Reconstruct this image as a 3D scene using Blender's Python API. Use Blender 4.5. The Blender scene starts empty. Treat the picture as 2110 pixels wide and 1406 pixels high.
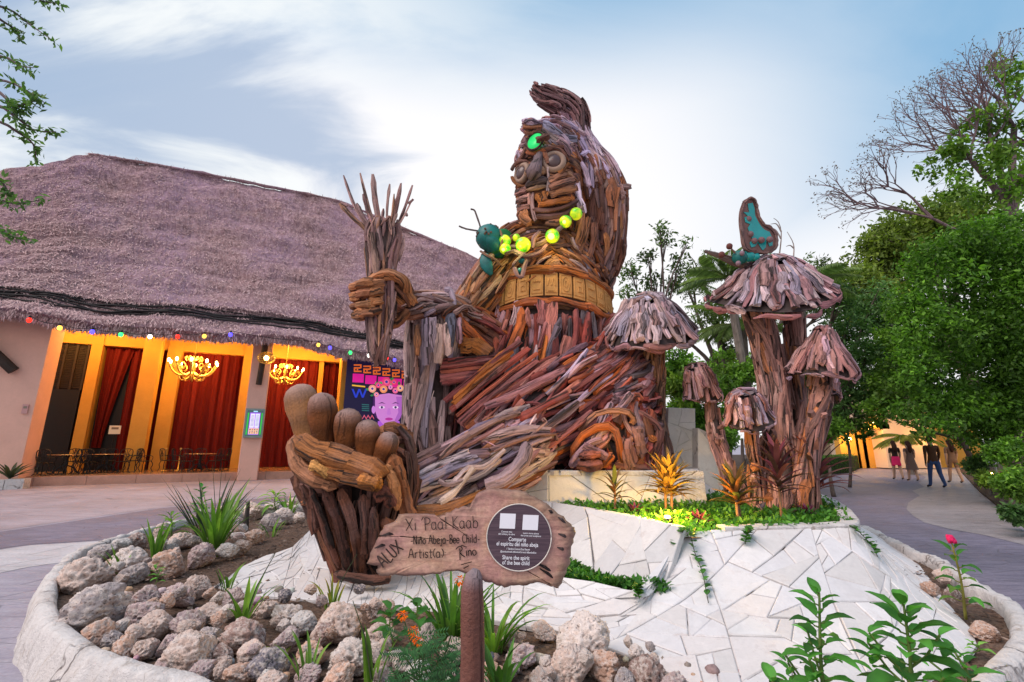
import bpy, bmesh, math, random
import numpy as np
from mathutils import Vector, Matrix, noise

random.seed(7)
rng = np.random.default_rng(7)
R = math.radians
scene = bpy.context.scene
COL = scene.collection

# ------------------------------------------------------------------ camera
CAM_H, PITCH, FPX = 1.5, R(12.7), 943.0
cam_d = bpy.data.cameras.new("camera")
cam_d.sensor_width = 36.0
cam_d.lens = 36.0 * FPX / 2110.0
cam_d.clip_start = 0.05
cam_d.clip_end = 2000.0
cam = bpy.data.objects.new("camera", cam_d)
cam.location = (0, 0, CAM_H)
cam.rotation_euler = (R(90) + PITCH, 0, 0)
COL.objects.link(cam)
scene.camera = cam

# ------------------------------------------------------------------ world
SUN_EL, SUN_AZ = R(52), R(236)     # azimuth measured from +Y towards +X
world = bpy.data.worlds.new("World")
scene.world = world
world.use_nodes = True
wn, wl = world.node_tree.nodes, world.node_tree.links
wn.clear()
w_out = wn.new("ShaderNodeOutputWorld")
w_bg = wn.new("ShaderNodeBackground")
w_bg.inputs["Strength"].default_value = 0.1
sky = wn.new("ShaderNodeTexSky")
sky.sky_type = 'NISHITA'
sky.sun_disc = False
sky.sun_elevation = SUN_EL
sky.sun_rotation = SUN_AZ
sky.air_density = 1.0
sky.dust_density = 1.5
sky.ozone_density = 1.5
w_tc = wn.new("ShaderNodeTexCoord")

def wmath(op, a, b=None, clamp=False):
    n = wn.new("ShaderNodeMath"); n.operation = op; n.use_clamp = clamp
    for i, x in enumerate((a, b)):
        if x is None: continue
        if isinstance(x, (int, float)): n.inputs[i].default_value = x
        else: wl.new(x, n.inputs[i])
    return n.outputs[0]

def wmix(f, a, b):
    n = wn.new("ShaderNodeMix"); n.data_type = 'RGBA'
    if isinstance(f, (int, float)): n.inputs[0].default_value = f
    else: wl.new(f, n.inputs[0])
    for k, x in ((6, a), (7, b)):
        if isinstance(x, tuple): n.inputs[k].default_value = x + (1,)
        else: wl.new(x, n.inputs[k])
    return n.outputs[2]

def wramp(x, p0, p1):
    n = wn.new("ShaderNodeMapRange"); n.interpolation_type = 'SMOOTHSTEP'
    wl.new(x, n.inputs[0]); n.inputs[1].default_value = p0; n.inputs[2].default_value = p1
    return n.outputs[0]

w_sep = wn.new("ShaderNodeSeparateXYZ")
wl.new(w_tc.outputs["Generated"], w_sep.inputs[0])
dx, dy, dz = w_sep.outputs
# the cloud deck: the direction projected on a flat layer overhead
w_den = wmath('ADD', wmath('MAXIMUM', dz, 0.0), 0.22)
w_cmb = wn.new("ShaderNodeCombineXYZ")
wl.new(wmath('DIVIDE', dx, w_den), w_cmb.inputs[0])
wl.new(wmath('DIVIDE', dy, w_den), w_cmb.inputs[1])
w_map = wn.new("ShaderNodeMapping")
w_map.inputs["Location"].default_value = (3.1, 1.7, 0.4)
w_map.inputs["Rotation"].default_value = (0, 0, R(-35))
w_map.inputs["Scale"].default_value = (0.75, 1.7, 1.0)
wl.new(w_cmb.outputs[0], w_map.inputs[0])
def wnoise(scale, detail, rough, dist=0.0, src=None):
    n = wn.new("ShaderNodeTexNoise")
    n.inputs["Scale"].default_value = scale; n.inputs["Detail"].default_value = detail
    n.inputs["Roughness"].default_value = rough; n.inputs["Distortion"].default_value = dist
    wl.new(src or w_map.outputs[0], n.inputs["Vector"])
    return n.outputs["Fac"]
cloud_a = wnoise(1.7, 7.0, 0.56, 0.7)
cloud_b = wnoise(0.62, 4.0, 0.5, 0.3)
# clear blue sky; white glow of cloud towards +Y, white haze low down all around
def wdot(v):
    n = wn.new("ShaderNodeVectorMath"); n.operation = 'DOT_PRODUCT'
    wl.new(w_tc.outputs["Generated"], n.inputs[0]); n.inputs[1].default_value = Vector(v).normalized()
    return n.outputs["Value"]
blue = wmix(0.85, sky.outputs[0], (2.7, 5.1, 7.6))
glow = wmath('MULTIPLY', wramp(wdot((-.10, .92, .30)), 0.60, 0.93), wramp(dz, 0.80, 0.60))
low = wramp(dz, 0.56, 0.28)
white = wmath('MAXIMUM', glow, low)
base = wmix(white, blue, (9.4, 9.3, 9.5))
# streaked white cloud, thicker towards -X
side = wramp(dx, 0.20, -0.45)
wht = wmath('MULTIPLY', wramp(cloud_a, 0.36, 0.60), wmath('ADD', wmath('MULTIPLY', side, 0.8), 0.12))
base = wmix(wht, base, (8.8, 9.1, 9.2))
# a grey-blue cloud bank over the hall
bank = wramp(wmath('ADD', wdot((-.68, .58, .45)), wmath('MULTIPLY', wmath('SUBTRACT', 0.5, cloud_a), 0.42)), 0.92, 1.01)
gry = wmath('MAXIMUM', bank, wmath('MULTIPLY', wramp(cloud_b, 0.60, 0.72), wmath('MULTIPLY', side, 0.12)))
base = wmix(wmath('MULTIPLY', gry, 0.8), base, (3.4, 4.5, 6.3))
wl.new(base, w_bg.inputs["Color"])
wl.new(w_bg.outputs[0], w_out.inputs[0])

# ------------------------------------------------------------------ sun (soft, through thin cloud)
sun_d = bpy.data.lights.new("sun", 'SUN')
sun_d.energy = 2.9
sun_d.angle = R(45)
sun_d.color = (1.0, 0.84, 0.76)
sun = bpy.data.objects.new("sun", sun_d)
_sd = Vector((math.sin(SUN_AZ) * math.cos(SUN_EL), math.cos(SUN_AZ) * math.cos(SUN_EL), math.sin(SUN_EL)))
sun.rotation_euler = _sd.to_track_quat('Z', 'Y').to_euler()
sun.location = _sd * 60
COL.objects.link(sun)

scene.view_settings.view_transform = 'Standard'
scene.view_settings.look = 'None'
scene.view_settings.gamma = 1.0
scene.view_settings.exposure = 0.12
scene.render.engine = 'CYCLES'
scene.cycles.max_bounces = 6
scene.cycles.diffuse_bounces = 3
scene.cycles.glossy_bounces = 2
scene.cycles.transmission_bounces = 4
scene.cycles.transparent_max_bounces = 6
scene.cycles.use_denoising = True
scene.cycles.sample_clamp_indirect = 6.0

# ------------------------------------------------------------------ geometry helpers
CP, SP = math.cos(PITCH), math.sin(PITCH)
def ray(px, py):
    u = (px - 1055.0) / FPX; v = (703.0 - py) / FPX
    return u, CP - v * SP, SP + v * CP
def P(px, py, Y):
    """the place in the world at distance Y that the photograph shows at (px, py)"""
    u, f, k = ray(px, py); t = Y / f
    return Vector((u * t, Y, CAM_H + k * t))
def G(px, py, Z=0.0):
    """the place at height Z that the photograph shows at (px, py)"""
    u, f, k = ray(px, py); t = (Z - CAM_H) / k
    return Vector((u * t, f * t, Z))
def mpp(py, Y):
    return Y / ray(1055, py)[1] / FPX      # metres per photo pixel

def lerp(a, b, t): return a + (b - a) * t
def catmull(pts, n):
    """resample a list of tuples / Vectors to n points with a Catmull-Rom spline"""
    A = [np.array(p, float) for p in pts]
    if len(A) == 2:
        return [A[0] + (A[1] - A[0]) * i / (n - 1) for i in range(n)]
    A = [2 * A[0] - A[1]] + A + [2 * A[-1] - A[-2]]
    m = len(A) - 3; out = []
    for i in range(n):
        s = i / (n - 1) * m; k = min(int(s), m - 1); t = s - k
        a, b, c, d = A[k:k + 4]
        out.append(0.5 * (2 * b + (c - a) * t + (2 * a - 5 * b + 4 * c - d) * t * t + (3 * b - a - 3 * c + d) * t ** 3))
    return out
def Vs(pts): return [Vector(p) for p in pts]

class MB:
    """collects geometry for ONE mesh object; per-vertex colour, per-loop uv"""
    def __init__(s): s.v = []; s.f = []; s.c = []; s.uv = []; s.m = []
    def add(s, verts, faces, col=(1, 1, 1), uvs=None, mi=0):
        o = len(s.v)
        s.v += [tuple(x) for x in verts]
        if isinstance(col, list): s.c += col
        else: s.c += [col] * len(verts)
        for k, f in enumerate(faces):
            s.f.append([o + i for i in f]); s.m.append(mi)
            s.uv += uvs[k] if uvs else [(0.0, 0.0)] * len(f)
    def box(s, c, size, rot=None, col=(1, 1, 1), mi=0):
        hx, hy, hz = size[0] / 2, size[1] / 2, size[2] / 2
        vs = [Vector((x, y, z)) for x in (-hx, hx) for y in (-hy, hy) for z in (-hz, hz)]
        if rot is not None: vs = [rot @ q for q in vs]
        vs = [q + Vector(c) for q in vs]
        s.add(vs, [(0, 1, 3, 2), (4, 6, 7, 5), (0, 4, 5, 1), (2, 3, 7, 6), (0, 2, 6, 4), (1, 5, 7, 3)], col, mi=mi)
    def prism(s, base, top, col=(1, 1, 1), mi=0):
        """two equal rings of points joined, both capped"""
        n = len(base)
        fs = [tuple(range(n - 1, -1, -1)), tuple(range(n, 2 * n))]
        fs += [(i, (i + 1) % n, n + (i + 1) % n, n + i) for i in range(n)]
        s.add(list(base) + list(top), fs, col, mi=mi)
    def tube(s, pts, rad, sides=6, col=(1, 1, 1), flat=1.0, nrm=None, wob=0.0, cap=True, mi=0, uvo=None, round_end=0.0, prof=None, jag=0.0):
        """a bent rod; rad a number or a list, flat squashes it along nrm"""
        pts = Vs(pts); n = len(pts)
        rad = [rad] * n if isinstance(rad, (int, float)) else list(rad)
        vs, uvr, cols = [], [], []
        L = 0.0; uo = uvo if uvo is not None else (random.random() * 20, random.random() * 20)
        prev = None
        for i, p in enumerate(pts):
            t = (pts[min(i + 1, n - 1)] - pts[max(i - 1, 0)])
            t = t.normalized() if t.length > 1e-9 else Vector((0, 0, 1))
            if nrm is not None:
                N = nrm[i] if isinstance(nrm, list) else Vector(nrm)
                N = N - t * N.dot(t)
            else:
                N = prev - t * prev.dot(t) if prev is not None else Vector((0.3, -1, 0.2)) - t * Vector((0.3, -1, 0.2)).dot(t)
            if N.length < 1e-6: N = t.orthogonal()
            N.normalize(); prev = N; Bn = t.cross(N)
            if i: L += (p - pts[i - 1]).length
            for k in range(sides):
                a = 2 * math.pi * k / sides
                r = rad[i] * (1 + wob * (random.random() * 2 - 1))
                if prof is not None: r *= prof[k]
                q = p + Bn * (math.cos(a) * r) + N * (math.sin(a) * r * flat)
                if jag and i in (0, n - 1): q = q + t * (jag * rad[i] * (random.random() * 2 - 1))
                vs.append(q)
                c = col[i] if isinstance(col, list) else col
                cols.append(c)
            uvr.append(L)
        fs, uvs = [], []
        for i in range(n - 1):
            w = 2 * math.pi * max(rad[i], 0.004)
            for k in range(sides):
                k2 = (k + 1) % sides
                fs.append((i * sides + k, i * sides + k2, (i + 1) * sides + k2, (i + 1) * sides + k))
                u0, u1 = uo[0] + w * k / sides, uo[0] + w * (k + 1) / sides
                v0, v1 = uo[1] + uvr[i], uo[1] + uvr[i + 1]
                uvs.append([(u0, v0), (u1, v0), (u1, v1), (u0, v1)])
        if cap:
            for e, sg in ((0, -1), (n - 1, 1)):
                t = (pts[min(e + 1, n - 1)] - pts[max(e - 1, 0)]).normalized()
                ci = len(vs); vs.append(pts[e] + t * sg * rad[e] * round_end)
                cols.append(col[e] if isinstance(col, list) else col)
                for k in range(sides):
                    a, b = e * sides + k, e * sides + (k + 1) % sides
                    fs.append((ci, b, a) if e == 0 else (ci, a, b))
                    uvs.append([(uo[0], uo[1])] * 3)
        s.add(vs, fs, cols, uvs, mi)
    def lathe(s, prof, seg, origin, axis=None, col=(1, 1, 1), mi=0, wob=0.0):
        """profile [(r, h)] turned about the axis"""
        Q = (Vector(axis).normalized().to_track_quat('Z', 'Y') if axis is not None else None)
        vs = []
        for r, h in prof:
            for k in range(seg):
                a = 2 * math.pi * k / seg
                rr = r * (1 + wob * (random.random() * 2 - 1))
                q = Vector((math.cos(a) * rr, math.sin(a) * rr, h))
                if Q: q = Q @ q
                vs.append(q + Vector(origin))
        fs = [(i * seg + k, i * seg + (k + 1) % seg, (i + 1) * seg + (k + 1) % seg, (i + 1) * seg + k)
              for i in range(len(prof) - 1) for k in range(seg)]
        fs.append(tuple(range(seg - 1, -1, -1))); m = (len(prof) - 1) * seg
        fs.append(tuple(range(m, m + seg)))
        s.add(vs, fs, col, mi=mi)
    def ball(s, c, r, seg=10, rings=6, col=(1, 1, 1), mi=0, rot=None, wob=0.0):
        r = (r, r, r) if isinstance(r, (int, float)) else r
        vs = [Vector((0, 0, -r[2]))]
        for i in range(1, rings):
            ph = math.pi * i / rings - math.pi / 2
            for k in range(seg):
                a = 2 * math.pi * k / seg; w = 1 + wob * (random.random() * 2 - 1)
                vs.append(Vector((math.cos(a) * math.cos(ph) * r[0], math.sin(a) * math.cos(ph) * r[1], math.sin(ph) * r[2])) * w)
        vs.append(Vector((0, 0, r[2])))
        if rot is not None: vs = [rot @ q for q in vs]
        vs = [q + Vector(c) for q in vs]
        fs = [(0, 1 + (k + 1) % seg, 1 + k) for k in range(seg)]
        for i in range(rings - 2):
            o = 1 + i * seg
            fs += [(o + k, o + (k + 1) % seg, o + seg + (k + 1) % seg, o + seg + k) for k in range(seg)]
        o = 1 + (rings - 2) * seg
        fs += [(o + k, o + (k + 1) % seg, len(vs) - 1) for k in range(seg)]
        s.add(vs, fs, col, mi=mi)
    def grid(s, fn, nu, nv, col=(1, 1, 1), mi=0, closed_u=False, uvscale=None):
        vs = [fn(i / nu, j / nv) for i in range(nu + (0 if closed_u else 1)) for j in range(nv + 1)]
        m = nu if closed_u else nu + 1
        fs, uvs = [], []
        for i in range(nu):
            for j in range(nv):
                i2 = (i + 1) % m
                fs.append((i * (nv + 1) + j, i2 * (nv + 1) + j, i2 * (nv + 1) + j + 1, i * (nv + 1) + j + 1))
                if uvscale:
                    a, b = uvscale
                    uvs.append([(i / nu * a, j / nv * b), ((i + 1) / nu * a, j / nv * b), ((i + 1) / nu * a, (j + 1) / nv * b), (i / nu * a, (j + 1) / nv * b)])
        s.add(vs, fs, col, uvs if uvscale else None, mi)
    def build(s, name, mats, parent=None, smooth=False, root=None):
        me = bpy.data.meshes.new(name)
        me.from_pydata(s.v, [], s.f)
        if not isinstance(mats, (list, tuple)): mats = [mats]
        for m in mats: me.materials.append(m)
        if len(mats) > 1: me.polygons.foreach_set("material_index", s.m)
        uvl = me.uv_layers.new(name="UVMap")
        uvl.data.foreach_set("uv", np.array(s.uv, np.float32).ravel())
        ca = me.color_attributes.new("Col", 'FLOAT_COLOR', 'POINT')
        cc = np.ones((len(s.v), 4), np.float32); cc[:, :3] = np.array(s.c, np.float32)
        ca.data.foreach_set("color", cc.ravel())
        if smooth: me.polygons.foreach_set("use_smooth", [True] * len(me.polygons))
        me.update()
        return link(name, me, parent)

def link(name, data, parent=None):
    o = bpy.data.objects.new(name, data)
    COL.objects.link(o)
    if parent is not None: adopt(o, parent)
    return o
def world_of(o):
    m = o.matrix_basis.copy()
    if o.parent: m = world_of(o.parent) @ o.matrix_parent_inverse @ m
    return m
def adopt(o, parent):
    """parent o (built in world coordinates) without moving it"""
    o.parent = parent
    o.matrix_parent_inverse = world_of(parent).inverted()
def thing(name, label, cat, loc=(0, 0, 0), group=None):
    o = bpy.data.objects.new(name, None)
    o.empty_display_size = 0.2
    o.location = loc
    COL.objects.link(o)
    return tag(o, label, cat, group)
def tag(o, label=None, cat=None, group=None, kind=None):
    if label: o["label"] = label
    if cat: o["category"] = cat
    if group: o["group"] = group
    if kind: o["kind"] = kind
    return o
def jit(c, a=0.12, b=None):
    k = 1 + random.uniform(-a, a) * 1.6
    return tuple(max(0.004, x * k * (1 + random.uniform(-a, a) * 0.14)) for x in c)

# ------------------------------------------------------------------ materials
class N:
    def __init__(s, name):
        s.mat = bpy.data.materials.new(name); s.mat.use_nodes = True
        s.t = s.mat.node_tree; s.n = s.t.nodes; s.l = s.t.links; s.n.clear()
        s.out = s.n.new("ShaderNodeOutputMaterial")
    def node(s, typ, **kw):
        n = s.n.new(typ)
        for k, v in kw.items(): setattr(n, k, v)
        return n
    def set(s, sock, x):
        if x is None: return
        if isinstance(x, bpy.types.NodeSocket): s.l.new(x, sock)
        elif isinstance(x, tuple) and len(x) == 3 and sock.type == 'RGBA': sock.default_value = x + (1,)
        else: sock.default_value = x
    def coord(s, kind="Object", scale=(1, 1, 1), rot=(0, 0, 0), loc=(0, 0, 0)):
        if kind == "Position": src = s.node("ShaderNodeNewGeometry").outputs["Position"]
        else: src = s.node("ShaderNodeTexCoord").outputs[kind]
        m = s.node("ShaderNodeMapping"); s.l.new(src, m.inputs[0])
        m.inputs["Scale"].default_value = scale if isinstance(scale, tuple) else (scale,) * 3
        m.inputs["Rotation"].default_value = rot; m.inputs["Location"].default_value = loc
        return m.outputs[0]
    def noise(s, vec, scale=5, detail=4, rough=0.55, dist=0.0, out="Fac"):
        n = s.node("ShaderNodeTexNoise"); s.l.new(vec, n.inputs["Vector"])
        for k, v in (("Scale", scale), ("Detail", detail), ("Roughness", rough), ("Distortion", dist)): n.inputs[k].default_value = v
        return n.outputs[out]
    def voro(s, vec, scale=5, feature='F1', out="Distance", rnd=1.0):
        n = s.node("ShaderNodeTexVoronoi", feature=feature); s.l.new(vec, n.inputs["Vector"])
        n.inputs["Scale"].default_value = scale; n.inputs["Randomness"].default_value = rnd
        return n.outputs[out]
    def ramp(s, x, stops, interp='LINEAR'):
        n = s.node("ShaderNodeValToRGB"); s.l.new(x, n.inputs[0]); cr = n.color_ramp; cr.interpolation = interp
        while len(cr.elements) < len(stops): cr.elements.new(0.5)
        for e, (p, c) in zip(cr.elements, stops):
            e.position = p; e.color = (c, c, c, 1) if isinstance(c, (int, float)) else tuple(c) + (1,)
        return n.outputs[0]
    def mix(s, f, a, b, mode='MIX'):
        n = s.node("ShaderNodeMix", data_type='RGBA', blend_type=mode)
        s.set(n.inputs[0], f); s.set(n.inputs[6], a); s.set(n.inputs[7], b)
        return n.outputs[2]
    def math(s, op, a, b=None, clamp=False):
        n = s.node("ShaderNodeMath", operation=op, use_clamp=clamp)
        s.set(n.inputs[0], a); s.set(n.inputs[1], b)
        return n.outputs[0]
    def attr(s, name="Col"):
        return s.node("ShaderNodeAttribute", attribute_name=name).outputs["Color"]
    def bump(s, h, strength=0.5, dist=0.02, nrm=None):
        n = s.node("ShaderNodeBump"); n.inputs["Strength"].default_value = strength; n.inputs["Distance"].default_value = dist
        s.l.new(h, n.inputs["Height"])
        if nrm is not None: s.l.new(nrm, n.inputs["Normal"])
        return n.outputs[0]
    def bsdf(s, col, rough=0.7, spec=0.4, nrm=None, emit=None, estr=0.0, metal=0.0, trans=0.0, coat=0.0, alpha=None):
        b = s.node("ShaderNodeBsdfPrincipled")
        s.set(b.inputs["Base Color"], col); s.set(b.inputs["Roughness"], rough)
        b.inputs["Specular IOR Level"].default_value = spec
        b.inputs["Metallic"].default_value = metal
        b.inputs["Transmission Weight"].default_value = trans
        b.inputs["Coat Weight"].default_value = coat
        if nrm is not None: s.l.new(nrm, b.inputs["Normal"])
        if emit is not None:
            s.set(b.inputs["Emission Color"], emit); s.set(b.inputs["Emission Strength"], estr)
        s.l.new(b.outputs[0], s.out.inputs[0])
        return b
MAT = {}
def M_plain(name, col, rough=0.6, spec=0.4, metal=0.0, var=0.25, scale=6.0, bump=0.15, coat=0.0):
    """one colour with uneven tone and fine relief"""
    m = N(name); v = m.coord("Position", 1.0)
    n1 = m.noise(v, scale, 5, 0.6); n2 = m.noise(v, scale * 9, 3, 0.6)
    f = m.math('ADD', m.math('MULTIPLY', n1, 0.7), m.math('MULTIPLY', n2, 0.3))
    c = m.mix(1.0, col, m.ramp(f, [(0.25, 1 - var), (0.75, 1 + var)]), 'MULTIPLY')
    m.bsdf(c, rough, spec, m.bump(f, bump, 0.01) if bump else None, metal=metal, coat=coat)
    MAT[name] = m.mat; return m.mat
def M_glow(name, col, strength, base=None):
    m = N(name); m.bsdf(base or col, 0.4, 0.3, emit=col, estr=strength)
    MAT[name] = m.mat; return m.mat

# driftwood: the colour of each piece comes with the mesh, the grain runs along it
def M_wood(name, grain=1.0, rough=0.72, crack=0.5, coat=0.0, spec=0.3, soft=False):
    m = N(name)
    uv = m.coord("UV", (19 * grain, 1.3 * grain, 1))
    uv2 = m.coord("UV", (62 * grain, 3 * grain, 1))
    pos = m.coord("Position", 1.0)
    g1 = m.noise(uv, 1.0, 5, 0.62, 0.6); g2 = m.noise(uv2, 1.0, 3, 0.6)
    big = m.noise(pos, 2.6, 4, 0.55)
    fine = m.noise(pos, 45, 3, 0.6)
    col = m.attr()
    t = m.math('ADD', m.math('MULTIPLY', g1, 0.65), m.math('MULTIPLY', g2, 0.35))
    c = m.mix(1.0, col, m.ramp(t, [(0.34, 0.62), (0.46, 0.92), (0.56, 1.08), (0.72, 1.3)] if soft else [(0.36, 0.10), (0.45, 0.62), (0.54, 1.15), (0.70, 1.9)]), 'MULTIPLY')
    c = m.mix(m.ramp(big, [(0.48, 0.0), (0.75, 0.22)]), c, (0.36, 0.26, 0.27))      # greyed by weather in patches
    c = m.mix(m.ramp(fine, [(0.62, 0.0), (0.78, 0.5)]), c, (0.05, 0.03, 0.025))
    ck = m.ramp(g1, [(0.37, 0.0), (0.43, 1.0)])
    c = m.mix(m.math('MULTIPLY', m.math('SUBTRACT', 1.0, ck), crack), c, (0.02, 0.013, 0.012))
    h = m.math('ADD', m.math('MULTIPLY', t, 0.7), m.math('ADD', m.math('MULTIPLY', ck, 0.35), m.math('MULTIPLY', fine, 0.25)))
    m.bsdf(c, rough, spec, m.bump(h, 0.9, 0.05), coat=coat)
    MAT[name] = m.mat; return m.mat
M_wood("driftwood", crack=.7)
M_wood("wood_polished", 0.5, 0.6, 0.55, spec=0.2, soft=True)

def M_leaf(name, rough=0.6, transl=0.35):
    m = N(name)
    col = m.attr(); pos = m.coord("Position", 1.0)
    c = m.mix(1.0, col, m.ramp(m.noise(pos, 8, 2, 0.5), [(0.3, 0.75), (0.7, 1.25)]), 'MULTIPLY')
    b = m.bsdf(c, rough, 0.35)
    tr = m.node("ShaderNodeBsdfTranslucent"); m.l.new(m.mix(1.0, c, (1.3, 1.5, 0.6), 'MULTIPLY'), tr.inputs[0])
    mx = m.node("ShaderNodeMixShader"); mx.inputs[0].default_value = transl
    m.l.new(b.outputs[0], mx.inputs[1]); m.l.new(tr.outputs[0], mx.inputs[2]); m.l.new(mx.outputs[0], m.out.inputs[0])
    MAT[name] = m.mat; return m.mat
M_leaf("leaf")

def M_bark():
    m = N("bark"); v = m.coord("Position", (1, 1, 0.3))
    n = m.noise(v, 14, 5, 0.65)
    c = m.mix(1.0, m.attr(), m.ramp(n, [(0.3, 0.5), (0.7, 1.3)]), 'MULTIPLY')
    m.bsdf(c, 0.85, 0.2, m.bump(n, 0.6, 0.03)); MAT["bark"] = m.mat
M_bark()

# ------------------------------------------------------------------ leaves in bulk
def leaves(name, cen, dirs, nrms, ln, wd, cols, parent=None, mat="leaf", fold=0.18, droop=0.0):
    """many small pointed leaves as ONE mesh: each a folded rhombus of two quads' worth of triangles"""
    cen = np.asarray(cen, float); n = len(cen)
    d = dirs / np.linalg.norm(dirs, axis=1, keepdims=True)
    s = np.cross(d, nrms); s /= np.maximum(np.linalg.norm(s, axis=1, keepdims=True), 1e-6)
    up = np.cross(s, d)
    ln = np.broadcast_to(ln, (n,))[:, None]; wd = np.broadcast_to(wd, (n,))[:, None]
    v = np.empty((n, 4, 3))
    v[:, 0] = cen
    v[:, 1] = cen + d * ln * 0.45 + s * wd * 0.5 + up * wd * fold
    v[:, 2] = cen + d * ln - up * ln * droop
    v[:, 3] = cen + d * ln * 0.45 - s * wd * 0.5 + up * wd * fold
    me = bpy.data.meshes.new(name)
    me.vertices.add(4 * n); me.vertices.foreach_set("co", v.astype(np.float32).ravel())
    base = np.arange(n)[:, None] * 4
    tri = np.concatenate([base + np.array([[0, 1, 2]]), base + np.array([[0, 2, 3]])], 1).reshape(-1)
    me.loops.add(6 * n); me.loops.foreach_set("vertex_index", tri.astype(np.int32))
    me.polygons.add(2 * n)
    me.polygons.foreach_set("loop_start", np.arange(0, 6 * n, 3, dtype=np.int32))
    me.update(calc_edges=True)
    ca = me.color_attributes.new("Col", 'FLOAT_COLOR', 'POINT')
    cc = np.ones((n, 4, 4), np.float32); cc[:, :, :3] = np.asarray(cols, np.float32)[:, None, :]
    ca.data.foreach_set("color", cc.ravel())
    me.materials.append(MAT[mat])
    me.validate()
    return link(name, me, parent)
def rand_dirs(n, up=0.0):
    d = rng.normal(size=(n, 3)); d[:, 2] += up
    return d / np.linalg.norm(d, axis=1, keepdims=True)
def leaf_cols(n, a, b, var=0.25):
    t = rng.random((n, 1)); c = np.array(a) * (1 - t) + np.array(b) * t
    return np.clip(c * (1 + var * (rng.random((n, 1)) * 2 - 1)), 0.002, 0.9)
# ================================================================== THE SETTING
# ---- stamped concrete
def M_concrete(name, col, col2, scale=1.0, dirn=0.35, joints=0.35):
    m = N(name)
    v = m.coord("Position", (1, 1, 1)); vs = m.coord("Position", (0.9, 4.2, 1), (0, 0, dirn))
    n1 = m.noise(v, 0.7, 5, 0.6); n2 = m.noise(vs, 2.2 * scale, 6, 0.68, 0.4); n3 = m.noise(v, 30, 4, 0.65)
    vo = m.voro(m.coord("Position", (0.55, 2.2, 1), (0, 0, dirn)), 1.5 * scale, 'DISTANCE_TO_EDGE')
    c = m.mix(m.ramp(n2, [(0.32, 0.0), (0.68, 1.0)]), col, col2)
    c = m.mix(1.0, c, m.ramp(n1, [(0.3, 0.78), (0.7, 1.18)]), 'MULTIPLY')
    c = m.mix(1.0, c, m.ramp(n3, [(0.25, 0.8), (0.75, 1.16)]), 'MULTIPLY')
    jt = m.ramp(vo, [(0.0, 1.0), (0.022, 0.0)])
    c = m.mix(m.math('MULTIPLY', jt, joints), c, (0.05, 0.045, 0.055))
    h = m.math('SUBTRACT', m.math('ADD', m.math('MULTIPLY', n2, 0.7), m.math('MULTIPLY', n3, 0.2)), m.math('MULTIPLY', jt, 0.5))
    m.bsdf(c, m.ramp(n1, [(0.3, 0.5), (0.7, 0.75)]), 0.4, m.bump(h, 0.55, 0.03))
    MAT[name] = m.mat
M_concrete("concrete_grey", (0.27, 0.245, 0.31), (0.36, 0.33, 0.38))
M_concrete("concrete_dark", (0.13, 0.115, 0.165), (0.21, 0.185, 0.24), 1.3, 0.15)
M_concrete("concrete_pale", (0.42, 0.40, 0.43), (0.52, 0.49, 0.50), 0.8)
M_concrete("concrete_pink", (0.29, 0.235, 0.26), (0.37, 0.30, 0.33), 0.8, 0.2)
M_concrete("concrete_sand", (0.23, 0.20, 0.215), (0.31, 0.275, 0.285), 1.0, -0.5)
M_plain("soil", (0.062, 0.042, 0.032), 0.95, 0.1, var=0.55, scale=9, bump=0.9)

def sheet(name, pts, z, mat, kind="structure", sub=0):
    b = MB(); b.add([(p[0], p[1], z) for p in pts], [tuple(range(len(pts)))])
    o = b.build(name, MAT[mat]); tag(o, kind=kind); return o
g = MB()
g.grid(lambda a, b: (lerp(-420, 420, a), lerp(-60, 780, b), 0.0), 24, 24)
tag(g.build("ground", MAT["concrete_grey"]), kind="structure")
def band(name, pix, z, mat):
    pts = [G(x, y) for x, y in pix]
    return sheet(name, pts, z, mat)
# colour bands of the plaza on the left side
band("pavement_pink", [(-700, 1010), (1050, 966), (1050, 1000), (760, 1012), (560, 1022), (330, 1046), (60, 1085), (-260, 1130), (-900, 1220)], 0.004, "concrete_pink")
band("pavement_dark", [(-900, 1226), (-260, 1134), (60, 1088), (330, 1048), (560, 1025), (760, 1014), (1050, 1003), (1050, 1022), (700, 1042), (430, 1082), (220, 1113), (60, 1123), (-200, 1160), (-800, 1250)], 0.004, "concrete_dark")
band("pavement_pale", [(-800, 1253), (-200, 1163), (60, 1125), (220, 1115), (330, 1102), (330, 1120), (200, 1150), (60, 1169), (-140, 1210), (-700, 1330)], 0.004, "concrete_pale")
# the path on the right: a dark strip with a wavy edge against a sandy one
wavy = [(1812, 938), (1850, 958), (1890, 975), (1908, 984), (1893, 996), (1905, 1004), (1880, 1012), (1896, 1022), (1872, 1036), (1868, 1050), (1882, 1064), (1905, 1078), (1960, 1092), (2030, 1104), (2110, 1124), (2300, 1175), (2700, 1290)]
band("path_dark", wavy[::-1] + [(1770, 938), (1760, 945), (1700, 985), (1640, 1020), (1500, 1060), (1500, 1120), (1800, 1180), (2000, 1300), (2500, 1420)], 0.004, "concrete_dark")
band("path_sand", wavy + [(2900, 1260), (2300, 1150), (2110, 1096), (2020, 1018), (1975, 972), (1940, 948), (1880, 934)], 0.008, "concrete_sand")

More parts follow.
